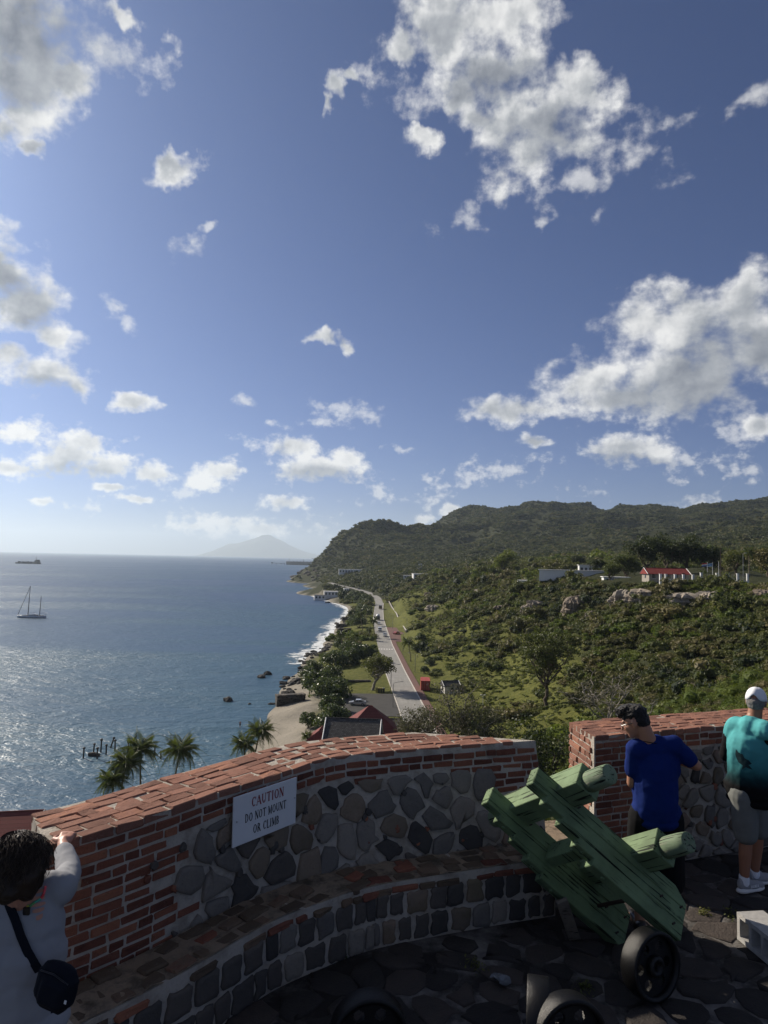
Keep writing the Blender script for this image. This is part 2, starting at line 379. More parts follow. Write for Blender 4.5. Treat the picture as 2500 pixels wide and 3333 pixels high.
def mortar(name, c, dirt, scale=5.0):
    def b(t):
        tc = t.new('ShaderNodeTexCoord').outputs['Object']
        n = t.noise(tc, scale, 6.0, 0.65).outputs[0]; nf = t.noise(tc, 55.0, 5.0, 0.7).outputs[0]
        col = t.mix(t.sstep(n, 0.42, 0.68), c, dirt); col = t.mix(t.math('MULTIPLY', t.sstep(nf, 0.55, 0.8), 0.45), col, (0.06, 0.055, 0.05))
        return principled(t, col, 0.95, t.math('ADD', nf, n), 0.1, 0, 0.9, 0.02)
    return material(name, b)
mortar('mortar', (0.48, 0.435, 0.37), (0.31, 0.27, 0.222)); mortar('mortar_bench', (0.29, 0.225, 0.16), (0.09, 0.076, 0.056), 7.0)
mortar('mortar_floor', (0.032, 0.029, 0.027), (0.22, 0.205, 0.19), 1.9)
# ------------------------------------------------------------------ the lie of the land (metres; the sea is z = 0)
COAST = np.array([(-38, 0), (-44, 40), (-44, 70), (-39, 100), (-31, 130), (-28.5, 150), (-27.5, 165), (-28.5, 185), (-29, 205), (-31, 235), (-32, 250), (-30, 270), (-32, 305), (-27, 330), (-28, 390), (-28, 460), (-25, 540),
                  (-31, 605), (-50, 690), (-73, 770), (-84, 950), (-112, 1120), (-148, 1330), (-172, 1440), (-168, 1500), (-110, 1600), (0, 1850), (200, 2300), (300, 3200)], float)
ROAD = np.array([(10.2, 130, 3.6), (9.3, 160, 3.6), (8.3, 185, 3.6), (7.2, 205, 3.6), (5, 245, 3.6), (1.6, 320, 3.6), (-.3, 380, 3.7), (-2.2, 450, 3.8), (-2.6, 540, 4.0), (-2.2, 600, 4.6), (-4.5, 655, 6.2),
                 (-13, 705, 8), (-29, 750, 10), (-50, 786, 12), (-60, 812, 13.5)], float)
def smooth_path(P, n):
    P = np.asarray(P, float); s = np.r_[0, np.cumsum(np.linalg.norm(np.diff(P, axis=0), axis=1))]; q = np.linspace(0, s[-1], n)
    out = np.stack([np.interp(q, s, P[:, k]) for k in range(P.shape[1])], 1)
    for _ in range(3):
        out[1:-1] = 0.25*out[:-2]+0.5*out[1:-1]+0.25*out[2:]
    return out
ROADP = smooth_path(ROAD, 240)
COASTP = smooth_path(COAST, 700)
_cp = [(-6, -30, 36), (6, -30, 36), (-8, 2, 36.0), (-4, 9, 34.5), (0, 9.5, 35), (5, 10, 35.5), (12, 8, 36.5), (-12, 8, 31), (-20, 12, 20), (-28, 20, 8), (-34, 40, 3), (-20, 35, 12), (-6, 22, 29), (4, 22, 30), (14, 24, 31),
       (-10, 48, 14), (2, 48, 16), (16, 48, 20), (30, 48, 26), (-16, 75, 5), (0, 75, 7), (14, 75, 9), (28, 75, 14), (45, 70, 24), (70, 60, 34), (110, 40, 38),
       (-20, 100, 3.5), (0, 100, 5), (14, 105, 6), (30, 105, 11), (45, 100, 19), (60, 95, 26), (90, 90, 36), (-18, 130, 3.2), (0, 130, 3.6), (16, 135, 4.5), (32, 140, 7), (50, 140, 14.5), (68, 135, 23), (95, 130, 34), (140, 120, 38),
       (-16, 160, 3.2), (-20, 190, 2.8), (-5, 180, 3.5), (18, 175, 3.8), (30, 187, 4.5), (38, 178, 6.5), (53, 172, 16), (68, 165, 23), (81, 150, 27), (60, 200, 22.5), (70, 185, 26.5), (80, 186, 31), (104, 182, 35.6), (79, 198, 36.2), (104, 194, 36.4), (130, 190, 37), (68, 222, 29), (72, 234, 36),
       (-20, 230, 3), (-8, 230, 3.5), (18, 220, 3.8), (27, 214, 4.3), (36, 240, 8.2), (46, 215, 12.5), (52, 240, 19), (60, 280, 26), (66, 300, 35), (-16, 280, 3.2), (-8, 300, 3.5), (14, 290, 3.8), (26, 300, 5.3), (42, 280, 14.5), (53, 350, 21.5), (60, 400, 33),
       (-16, 350, 3), (-10, 400, 3.4), (12, 370, 4), (24, 380, 7.5), (33, 380, 12.5), (-14, 470, 3), (10, 470, 4.2), (24, 480, 9.5), (41, 480, 19.5), (47, 520, 32), (-14, 560, 3), (8, 560, 4.6), (29, 560, 11), (34, 640, 25), (12, 640, 7), (-18, 640, 3),
       (120, 260, 37.5), (110, 400, 38), (90, 520, 38), (80, 640, 36), (200, 300, 40), (200, 600, 44), (300, 500, 52), (400, 700, 68), (160, 160, 38), (220, 180, 41), (330, 260, 50), (60, 760, 34),
       (-40, 690, 5), (-20, 740, 9), (10, 720, 14), (-58, 800, 9), (-30, 850, 16), (7, 1000, 30), (-60, 950, 12), (-50, 1080, 22), (-90, 1160, 18), (130, 1000, 44), (130, 1200, 54), (292, 900, 55), (454, 1400, 118), (448, 900, 78), (649, 1200, 120), (311, 1600, 136),
       (-40, 1250, 50), (-100, 1330, 30), (20, 1230, 56), (80, 1280, 62), (-38, 1450, 108), (20, 1450, 111), (76, 1450, 100), (-104, 1450, 73), (-132, 1450, 30), (-145, 1475, 14), (-70, 1450, 86), (-60, 1620, 50), (60, 1700, 92), (150, 1600, 102), (235, 2000, 190), (180, 1900, 155), (340, 2000, 204),
       (460, 2000, 194), (575, 2000, 203), (690, 2000, 188), (809, 2000, 186), (919, 1700, 186), (1000, 1500, 180), (840, 1600, 165), (740, 1500, 142), (600, 1700, 152), (520, 1750, 150), (400, 2500, 130), (800, 2500, 130), (1100, 2000, 225), (1200, 1200, 175), (900, 900, 110), (700, 500, 80), (1300, 700, 130), (100, 2400, 20),
       (-230, 1600, -10), (-190, 1680, -10), (-300, 1500, -12), (-120, 1760, -10), (-40, 1950, -8), (60, 2250, -8), (-330, 1900, -15), (-250, 2300, -15), (-100, 2500, -15)]
for (x, y) in COAST[:25]: _cp.append((x, y, 0.0))
for i in range(1, 23):
    d = COAST[i+1]-COAST[i-1]; n = np.array([-d[1], d[0]])/np.linalg.norm(d)
    a = COAST[i]+n*14; b = COAST[i]+n*60
    _cp += [(a[0], a[1], -3.0), (b[0], b[1], -8.0)]
_cp = np.array(_cp, float); _X = _cp[:, :2]/100.0
_D = np.linalg.norm(_X[:, None]-_X[None], axis=2); _n = len(_X)
_A = np.zeros((_n+3, _n+3)); _A[:_n, :_n] = _D + 1e-4*np.eye(_n); _A[:_n, _n] = 1; _A[:_n, _n+1:] = _X; _A[_n, :_n] = 1; _A[_n+1:, :_n] = _X.T
_W = np.linalg.solve(_A, np.r_[_cp[:, 2], 0, 0, 0])
def dist_path(x, y, P):
    """distance to a polyline's points, and the index of the nearest"""
    x = np.ravel(x); y = np.ravel(y); d = np.full(len(x), 1e9); k = np.zeros(len(x), int)
    for s in range(0, len(x), 20000):
        q = (x[s:s+20000, None]-P[None, :, 0])**2+(y[s:s+20000, None]-P[None, :, 1])**2
        k[s:s+20000] = q.argmin(1); d[s:s+20000] = np.sqrt(q.min(1))
    return d, k
def T(x, y):
    x = np.asarray(x, float).ravel(); y = np.asarray(y, float).ravel(); z = np.empty(len(x))
    for s in range(0, len(x), 20000):
        q = np.stack([x[s:s+20000], y[s:s+20000]], 1)/100.0
        z[s:s+20000] = np.linalg.norm(q[:, None]-_X[None], axis=2) @ _W[:_n] + _W[_n] + q @ _W[_n+1:]
    far = np.clip((np.hypot(x, y)-500)/900, 0, 1)
    land = np.clip(z/9.0, 0, 1)
    rid = 1-np.abs(2*N2.fbm(x/150+3, y/150+9, 4)-1)
    z = z + land*far*((rid-0.72)*58*np.clip(z/110, 0.12, 1) + (N2.fbm(x/45, y/45, 3)-0.5)*12)
    z = z + land*(1-far)*((N2.fbm(x/17, y/17, 3)-0.5)*np.clip((z-4)/5, 0, 1)*5.5 + (N2.fbm(x/5, y/5, 2)-0.5)*np.clip((z-3)/5, 0.1, 1)*1.1)
    dr, k = dist_path(x, y, ROADP)
    w = np.clip((17-dr)/9, 0, 1); w = w*w*(3-2*w)
    w = w*(np.hypot(x, y) > 120)
    return z*(1-w)+(ROADP[k, 2]-0.06)*w
def grid(x0, x1, nx, y0, y1, ny, ylog=False):
    xs = np.linspace(x0, x1, nx); ys = np.geomspace(y0, y1, ny) if ylog else np.linspace(y0, y1, ny)
    X, Y = np.meshgrid(xs, ys); Z = T(X, Y)
    i = np.arange(nx*ny).reshape(ny, nx)
    f = np.stack([i[:-1, :-1], i[:-1, 1:], i[1:, 1:], i[1:, :-1]], -1).reshape(-1, 4)
    return np.stack([X.ravel(), Y.ravel(), Z], 1), f
def zones(v):
    """weights: r = sand and shingle, g = short grass, b = bare rock"""
    x, y, z = v.T
    dc, _ = dist_path(x, y, COASTP)
    nz = N2.fbm(x/9, y/9, 3)
    sand = np.clip((15-dc+(nz-0.5)*8)/4, 0, 1)*(y < 245) + np.clip((5-dc+(nz-0.5)*5)/3, 0, 1)*(y >= 245)
    sand = sand*((y < 600) | (z < 1.6))
    sand = np.maximum(sand, (z < 0.6)*1.0)
    dr, _ = dist_path(x, y, ROADP)
    grass = np.clip((33+nz*16-dr)/8, 0, 1)*(y > 140)*(y < 640)
    grass = np.maximum(grass, np.clip((16+nz*10-z)/5, 0, 1)*(y > 180)*(y < 480)*(x > 0))
    return np.stack([np.clip(sand, 0, 1), np.clip(grass-sand, 0, 1), np.zeros(len(x)), np.ones(len(x))], 1)
def ground_mat(t):
    a = t.new('ShaderNodeVertexColor', layer_name='zone'); s = t.new('ShaderNodeSeparateColor', ins={0: a.outputs[0]})
    tc = t.new('ShaderNodeTexCoord').outputs['Object']
    n1 = t.noise(tc, 0.08, 6.0, 0.6).outputs[0]; n2 = t.noise(tc, 0.55, 6.0, 0.65).outputs[0]; n3 = t.noise(tc, 2.6, 5.0, 0.7).outputs[0]
    scrub = t.ramp(t.math('ADD', t.math('MULTIPLY', n1, 0.5), t.math('MULTIPLY', n2, 0.5)), [(0.3, (0.020, 0.025, 0.010)), (0.55, (0.036, 0.040, 0.017)), (0.68, (0.060, 0.058, 0.028)), (0.8, (0.13, 0.105, 0.07))])
    grass = t.ramp(t.math('ADD', t.math('MULTIPLY', n2, 0.6), t.math('MULTIPLY', n3, 0.4)), [(0.28, (0.045, 0.056, 0.014)), (0.5, (0.098, 0.105, 0.024)), (0.72, (0.18, 0.165, 0.05))])
    sand = t.ramp(t.math('ADD', t.math('MULTIPLY', n1, 0.6), t.math('MULTIPLY', n3, 0.4)), [(0.3, (0.13, 0.12, 0.10)), (0.5, (0.26, 0.235, 0.19)), (0.7, (0.36, 0.32, 0.26))])
    col = t.mix(s.outputs[1], scrub, grass); col = t.mix(s.outputs[0], col, sand)
    h = t.math('ADD', n2, t.math('MULTIPLY', n3, 0.6))
    return principled(t, col, 0.95, h, 0.1, 0, 0.8, 0.5)
material('ground', ground_mat)
def terrain(name, v, f, label):
    me = mesh(name, v, f, True)
    ca = me.color_attributes.new('zone', 'FLOAT_COLOR', 'POINT'); ca.data.foreach_set('color', zones(v).ravel())
    return struct(name, me, M['ground'], label)
GV, GF = grid(-75, 340, 150, 6, 660, 238)
terrain('hillside_terrain', GV, GF, 'green slope and flat shore strip between the fort and the headland')
HV, HF = grid(-330, 1500, 184, 640, 2600, 164)
terrain('headland_hills', HV, HF, 'scrub covered headland and hills closing the bay')
# ------------------------------------------------------------------ sea
def sea_mat(t):
    tc = t.new('ShaderNodeTexCoord').outputs['Object']
    cd = t.new('ShaderNodeSeparateXYZ', ins={0: tc})
    st = t.new('ShaderNodeMapping', ins={0: tc, 2: (0, 0, rad(16)), 3: (0.60, 1.15, 1.0)}).outputs[0]
    a = t.noise(st, 0.95, 3.0, 0.62, 0.5).outputs[0]; b = t.noise(st, 0.24, 4.0, 0.6, 0.7).outputs[0]; c = t.noise(st, 0.05, 3.0, 0.55, 0.3).outputs[0]
    h = t.math('ADD', t.math('MULTIPLY', a, 0.50), t.math('ADD', t.math('MULTIPLY', b, 1.2), t.math('MULTIPLY', c, 1.8)))
    pat = t.noise(t.new('ShaderNodeMapping', ins={0: tc, 3: (0.0022, 0.0075, 1.0)}).outputs[0], 1.0, 6.0, 0.62, 0.8).outputs[0]
    ly = cd.outputs[1]
    near = t.math('SUBTRACT', 1.0, t.sstep(ly, 120.0, 800.0))
    col = t.mix(t.sstep(pat, 0.35, 0.65), (0.008, 0.038, 0.095), (0.026, 0.078, 0.135))
    col = t.mix(t.math('MULTIPLY', near, t.math('MULTIPLY_ADD', t.sstep(pat, 0.36, 0.62), 0.5, 0.4)), col, (0.030, 0.090, 0.132))
    ro = t.math('MULTIPLY_ADD', t.sstep(pat, 0.35, 0.65), 0.10, 0.36)
    bmp = t.new('ShaderNodeBump', ins={'Strength': t.math('MULTIPLY_ADD', t.sstep(pat, 0.36, 0.64), 0.75, 0.28), 'Distance': 0.9, 'Height': h})
    n = t.new('ShaderNodeBsdfPrincipled', ins={'Base Color': col, 'Roughness': ro, 'IOR': 1.333, 'Normal': bmp.outputs[0]})
    return n.outputs[0]
material('sea', sea_mat)
struct('sea', mesh('sea', [(-31000, -3000, 0), (31000, -3000, 0), (31000, 30500, 0), (-31000, 30500, 0)], [(0, 1, 2, 3)]), M['sea'], 'rippled blue grey sea')
def foam_mat(t):
    uv = t.new('ShaderNodeUVMap', uv_map='UVMap').outputs[0]; s = t.new('ShaderNodeSeparateXYZ', ins={0: uv})
    tc = t.new('ShaderNodeTexCoord').outputs['Object']
    n = t.noise(tc, 0.22, 6.0, 0.68, 1.2).outputs[0]; n2 = t.noise(tc, 0.05, 3.0, 0.5).outputs[0]
    k = t.math('ADD', t.math('MULTIPLY', t.math('SUBTRACT', n, 0.5), 2.2), t.math('MULTIPLY', t.math('SUBTRACT', n2, 0.5), 1.2))
    a = t.sstep(t.math('ADD', k, t.math('SUBTRACT', 0.72, t.math('MULTIPLY', s.outputs[1], 1.15))), 0.10, 0.50)
    d = principled(t, (0.75, 0.78, 0.78), 0.8)
    return t.new('ShaderNodeMixShader', ins={0: t.math('MULTIPLY', a, 0.92), 1: t.new('ShaderNodeBsdfTransparent').outputs[0], 2: d}).outputs[0]
material('foam', foam_mat)
def foam():
    P = COASTP[60:560]; tg = np.gradient(P, axis=0); n = np.stack([-tg[:, 1], tg[:, 0]], 1)/np.linalg.norm(tg, axis=1)[:, None]
    k = 7; v = []; uv = []
    for i in range(len(P)):
        wd = 7.0+11*N2(i*0.11, 3.3)+(4 if 190 < P[i][1] < 480 else 0)
        for j in range(k):
            u = j/(k-1); q = P[i]+n[i]*(-1.5+wd*u); v.append((q[0], q[1], 0.05+0.22*math.sin(u*9+i*0.2)**2*(1-u))); uv.append((i*0.1, u))
    f = [(i*k+j, i*k+j+1, (i+1)*k+j+1, (i+1)*k+j) for i in range(len(P)-1) for j in range(k-1)]
    me = mesh('surf_foam', v, f, True); L = me.uv_layers.new(name='UVMap')
    li = np.empty(len(me.loops), int); me.loops.foreach_get('vertex_index', li); L.data.foreach_set('uv', np.array(uv)[li].ravel())
    tag(obj('surf_foam', me, M['foam']), 'white surf foam breaking along the shore', None, None, 'stuff')
foam()
# ------------------------------------------------------------------ far island
def island():
    pr = [(668, 1806), (700, 1790), (740, 1772), (775, 1768), (800, 1760), (830, 1752), (855, 1742), (870, 1740), (885, 1745), (910, 1760), (950, 1780), (1000, 1798), (1040, 1808)]
    Y0 = 26500.0; xs = []; zs = []
    for px, py in pr: q = aty(px, py, Y0); xs.append(q[0]); zs.append(max(q[2], 0))
    X = np.linspace(xs[0], xs[-1], 70); ridge = np.interp(X, xs, zs)
    ny = 31; v = []
    for j in range(ny):
        u = j/(ny-1)*2-1
        for i, x in enumerate(X):
            y = Y0+u*2100
            h = ridge[i]*max(0, 1-abs(u)**1.25)*(1+0.35*(N2.fbm(x/380, y/380, 4)-0.5)*(abs(u) > 0.02)) - 8*abs(u)
            v.append((x, y, h-1))
    n = len(X); f = [(j*n+i, j*n+i+1, (j+1)*n+i+1, (j+1)*n+i) for j in range(ny-1) for i in range(n-1)]
    struct('distant_island', mesh('distant_island', v, f, True), plain('far_rock', (0.07, 0.075, 0.05), 0.95, 0.1, 0, 0.25, 0.004, 0), 'pale volcanic island on the horizon')
island()
# ------------------------------------------------------------------ road, pavement, parking
def ribbon(P, off0, off1, lift, skirt=0.0):
    tg = np.gradient(P[:, :2], axis=0); n = np.stack([tg[:, 1], -tg[:, 0]], 1)/np.linalg.norm(tg, axis=1)[:, None]   # to the right of travel
    v = []; cols = [(off0, -skirt), (off0, 0), (off1, 0), (off1, -skirt)] if skirt else [(off0, 0), (off1, 0)]
    for i in range(len(P)):
        for o, dz in cols: v.append((P[i, 0]+n[i, 0]*o, P[i, 1]+n[i, 1]*o, P[i, 2]+lift+dz))
    k = len(cols); f = [(i*k+j, i*k+j+1, (i+1)*k+j+1, (i+1)*k+j) for i in range(len(P)-1) for j in range(k-1)]
    return v, f
def road_mat(t):
    tc = t.new('ShaderNodeTexCoord').outputs['Object']
    n = t.noise(tc, 0.25, 5.0, 0.6).outputs[0]; n2 = t.noise(t.vmul(tc, (3.0, 0.2, 1.0)), 0.6, 5.0, 0.6).outputs[0]; n3 = t.noise(tc, 6.0, 4.0, 0.7).outputs[0]
    k = t.math('ADD', t.math('MULTIPLY', n, 0.4), t.math('ADD', t.math('MULTIPLY', n2, 0.35), t.math('MULTIPLY', n3, 0.25)))
    return principled(t, t.ramp(k, [(0.3, (0.19, 0.185, 0.17)), (0.7, (0.33, 0.32, 0.295))]), 0.9, n3, 0.2, 0, 0.3, 0.02)
material('concrete_road', road_mat)
plain('kerb', (0.50, 0.47, 0.42), 0.9, 0.2, 0, 0.2, 1.0, 0.2)
plain('asphalt', (0.060, 0.058, 0.055), 0.9, 0.2, 0, 0.25, 0.4, 0.2)
plain('pavers', (0.15, 0.085, 0.072), 0.9, 0.2, 0, 0.22, 1.4, 0.2)
plain('white_line', (0.62, 0.60, 0.55), 0.8, 0.2, 0, 0.25, 2.0, 0.1)
plain('old_white', (0.55, 0.55, 0.53), 0.7, 0.3, 0, 0.08, 0.6, 0.1)
struct('coast_road', ribbon(ROADP, -3.3, 3.3, 0.05), M['concrete_road'], 'pale concrete road running along the shore')
RP = ROADP[ROADP[:, 1] < 600]
struct('kerb', ribbon(RP, 3.25, 3.55, 0.17, 0.2), M['kerb'], 'pale kerb along the landward edge of the road')
SPV = ROADP[(ROADP[:, 1] < 335)]
struct('brick_pavement', ribbon(SPV, 3.55, 5.5, 0.14, 0.2), M['pavers'], 'red brick pavement beside the coast road')
APR = ROADP[(ROADP[:, 1] > 332) & (ROADP[:, 1] < 400)]
struct('brick_lay_by', ribbon(APR, 3.56, 12.5, 0.10, 0.15), M['pavers'], 'red brick lay-by where the red car stands')
WK = ROADP[(ROADP[:, 1] > 175) & (ROADP[:, 1] < 260)]
struct('seaward_kerb', ribbon(WK, -3.55, -3.25, 0.17, 0.2), M['kerb'], 'narrow kerb between the road and the car park')
PK = ROADP[(ROADP[:, 1] > 174) & (ROADP[:, 1] < 206)]
struct('car_park', ribbon(PK, -22.0, -3.6, 0.045), M['asphalt'], 'dark asphalt car park beside the road')
cw = thing('zebra_crossing', 'striped pedestrian crossing painted across the coast road', 'crossing', (1.9, 305, 3.66)); cw['kind'] = 'structure'
for i in range(6):
    q = MB().box((-2.75+i*1.1, 0, 0.004), (0.55, 2.6, 0.006)); q.build('stripe', M['white_line'], cw)
# ------------------------------------------------------------------ plants
def hitT(px, py, y0=30, y1=2500):
    """where the line of sight through a photograph point meets the ground"""
    d = ray(px, py); ys = np.geomspace(y0, y1, 900); P = CAMP+d*(ys/d[1])[:, None]
    g = T(P[:, 0], P[:, 1]); k = np.argmax(P[:, 2] < g)
    if not (P[:, 2] < g).any(): k = len(ys)-1
    return P[k]
def gz(x, y): return float(T([x], [y])[0])
def leaf_quads(rng, c, nrm, size, aspect=0.55, tilt=0.9):
    """one small rhombic leaf (or leaf tuft) per point"""
    n = len(c); nr = nrm+rng.normal(0, tilt, (n, 3)); nr /= np.linalg.norm(nr, axis=1)[:, None]
    a = np.cross(nr, rng.normal(0, 1, (n, 3))); a /= np.linalg.norm(a, axis=1)[:, None]+1e-9; b = np.cross(nr, a)
    s = (size*rng.uniform(0.6, 1.35, n))[:, None]
    v = np.stack([c-a*s, c-b*s*aspect+nr*s*0.18, c+a*s, c+b*s*aspect+nr*s*0.18], 1).reshape(-1, 3)
    return v, np.arange(4*n).reshape(n, 4)
def blob_points(rng, centers, radii, n, shell=0.55, zmin=-0.5):
    radii = np.asarray(radii, float); w = radii**2; w = w/w.sum(); k = rng.choice(len(radii), n, p=w)
    d = rng.normal(0, 1, (n, 3)); d /= np.linalg.norm(d, axis=1)[:, None]; d[:, 2] = np.where(d[:, 2] < zmin, -d[:, 2], d[:, 2])
    rr = radii[k]*(1-shell*rng.random(n)**2)
    return np.asarray(centers)[k]+d*rr[:, None], d
def bush_mesh(seed, n, leaf, nb=7, flat=0.8, core=True, spread=0.55):
    rng = np.random.default_rng(seed)
    c = np.stack([rng.normal(0, spread*0.8, nb), rng.normal(0, spread*0.8, nb), np.abs(rng.normal(0.35, 0.22, nb))], 1); r = rng.uniform(0.30, 0.62, nb)
    c[0] = (0, 0, 0.35); r[0] = 0.62
    p, d = blob_points(rng, c, r, n); p[:, 2] = np.maximum(p[:, 2]*flat, -0.05)
    v, f = leaf_quads(rng, p, d, leaf)
    if core:
        bm = bmesh.new()
        for ci, ri in zip(c, r):
            bmesh.ops.create_icosphere(bm, subdivisions=1, radius=ri*0.72, matrix=Matrix.Translation((ci[0], ci[1], ci[2]*flat)) @ Matrix.Diagonal((1, 1, flat, 1)))
        bm.verts.index_update(); v2 = np.array([q.co[:] for q in bm.verts]); f2 = np.array([[w.index for w in q.verts] for q in bm.faces]); bm.free()
        f2 = np.concatenate([f2, f2[:, 2:3]], 1)
        # triangles kept as triangles: build a mixed list
        return np.concatenate([v, v2]), [tuple(q) for q in f]+[tuple(q[:3]+len(v)) for q in f2]
    return v, f
def proto_collection(name, meshes, mats):
    c = bpy.data.collections.new(name)
    for i, (m, mt) in enumerate(zip(meshes, mats)):
        me = mesh('%s_%02d' % (name, i), m[0], m[1]); me.materials.append(mt)
        c.objects.link(bpy.data.objects.new('%s_%02d' % (name, i), me))
    return c
def scatter_group(coll):
    g = bpy.data.node_groups.new('scatter_'+coll.name, 'GeometryNodeTree')
    g.interface.new_socket(name='Geometry', in_out='INPUT', socket_type='NodeSocketGeometry'); g.interface.new_socket(name='Geometry', in_out='OUTPUT', socket_type='NodeSocketGeometry')
    t = NT(g); gi = t.new('NodeGroupInput')
    ci = t.new('GeometryNodeCollectionInfo'); ci.inputs[0].default_value = coll; ci.inputs['Separate Children'].default_value = True; ci.inputs['Reset Children'].default_value = True
    def attr(nm, ty):
        n = t.new('GeometryNodeInputNamedAttribute', data_type=ty); n.inputs[0].default_value = nm; return n.outputs[0]
    ip = t.new('GeometryNodeInstanceOnPoints')
    t.l.new(gi.outputs[0], ip.inputs['Points']); t.l.new(ci.outputs[0], ip.inputs['Instance']); ip.inputs['Pick Instance'].default_value = True
    t.l.new(attr('idx', 'INT'), ip.inputs['Instance Index']); t.l.new(attr('rot', 'FLOAT_VECTOR'), ip.inputs['Rotation']); t.l.new(attr('scl', 'FLOAT_VECTOR'), ip.inputs['Scale'])
    t.new('NodeGroupOutput', ins={0: ip.outputs[0]})
    return g
def scatter(name, P, S, idx, coll, label, rng, tilt=0.12):
    me = bpy.data.meshes.new(name); me.vertices.add(len(P)); me.vertices.foreach_set('co', np.asarray(P, float).ravel())
    a = me.attributes.new('idx', 'INT', 'POINT'); a.data.foreach_set('value', np.asarray(idx, np.int32))
    rot = np.stack([rng.normal(0, tilt, len(P)), rng.normal(0, tilt, len(P)), rng.uniform(0, 6.283, len(P))], 1)
    a = me.attributes.new('rot', 'FLOAT_VECTOR', 'POINT'); a.data.foreach_set('vector', rot.ravel())
    a = me.attributes.new('scl', 'FLOAT_VECTOR', 'POINT'); a.data.foreach_set('vector', np.asarray(S, float).ravel())
    o = obj(name, me); md = o.modifiers.new('scatter', 'NODES'); md.node_group = scatter_group(coll)
    return tag(o, label, None, None, 'stuff')
def inview(P, mx=350, my=500):
    d = P-CAMP; z = d @ _f; z = np.where(z < 1, 1, z); x = CX+F*(d @ _r)/z; y = CY-F*(d @ _u)/z
    return (d @ _f > 4) & (x > -mx) & (x < 2500+mx) & (y < 3333+my)
leafmat('leaf_scrub', (0.036, 0.051, 0.013), (0.085, 0.100, 0.027), (0.154, 0.149, 0.044))
leafmat('leaf_olive', (0.054, 0.057, 0.018), (0.109, 0.102, 0.037), (0.186, 0.152, 0.067))
leafmat('leaf_bright', (0.052, 0.083, 0.013), (0.098, 0.138, 0.022), (0.162, 0.182, 0.033), 0.38)
leafmat('leaf_dark', (0.010, 0.020, 0.007), (0.022, 0.036, 0.012), (0.045, 0.06, 0.02), 0.25)
leafmat('leaf_far', (0.026, 0.037, 0.014), (0.053, 0.065, 0.022), (0.098, 0.098, 0.037), 0.2)
leafmat('leaf_grape', (0.020, 0.040, 0.012), (0.045, 0.075, 0.022), (0.10, 0.125, 0.04), 0.28, 0.42, 0.4, False)
leafmat('leaf_grey', (0.045, 0.052, 0.028), (0.085, 0.085, 0.05), (0.17, 0.135, 0.11), 0.25, 0.6, 0.2, False)
leafmat('leaf_palm', (0.045, 0.075, 0.014), (0.095, 0.13, 0.028), (0.20, 0.20, 0.07), 0.35, 0.38, 0.45, False)
leafmat('leaf_vine', (0.045, 0.062, 0.012), (0.085, 0.105, 0.022), (0.16, 0.165, 0.04), 0.35)
leafmat('grass_blade', (0.06, 0.085, 0.015), (0.11, 0.13, 0.03), (0.20, 0.19, 0.06), 0.35)
plain('bark', (0.105, 0.085, 0.065), 0.95, 0.1, 0, 0.35, 3.0, 0.6); plain('bark_grey', (0.26, 0.235, 0.20), 0.95, 0.1, 0, 0.3, 3.0, 0.5); plain('palm_bark', (0.17, 0.14, 0.105), 0.95, 0.1, 0, 0.3, 3.0, 0.6)
RG = np.random.default_rng(11)
def in_keepout(x, y):
    """roads, car park, lawns, buildings and the bastion stay free of scrub"""
    dr, _ = dist_path(x, y, ROADP)
    k = (dr < 8)
    k |= (x > -27) & (x < 4) & (y > 168) & (y < 262)                       # car park and lawn
    k |= (x > 0) & (x < 17) & (y > 150) & (y < 600)
    k |= (x > -30) & (x < 14) & (y > 88) & (y < 168)                         # roofs below the fort
    k |= (np.abs(x) < 9) & (y < 12)
    return k
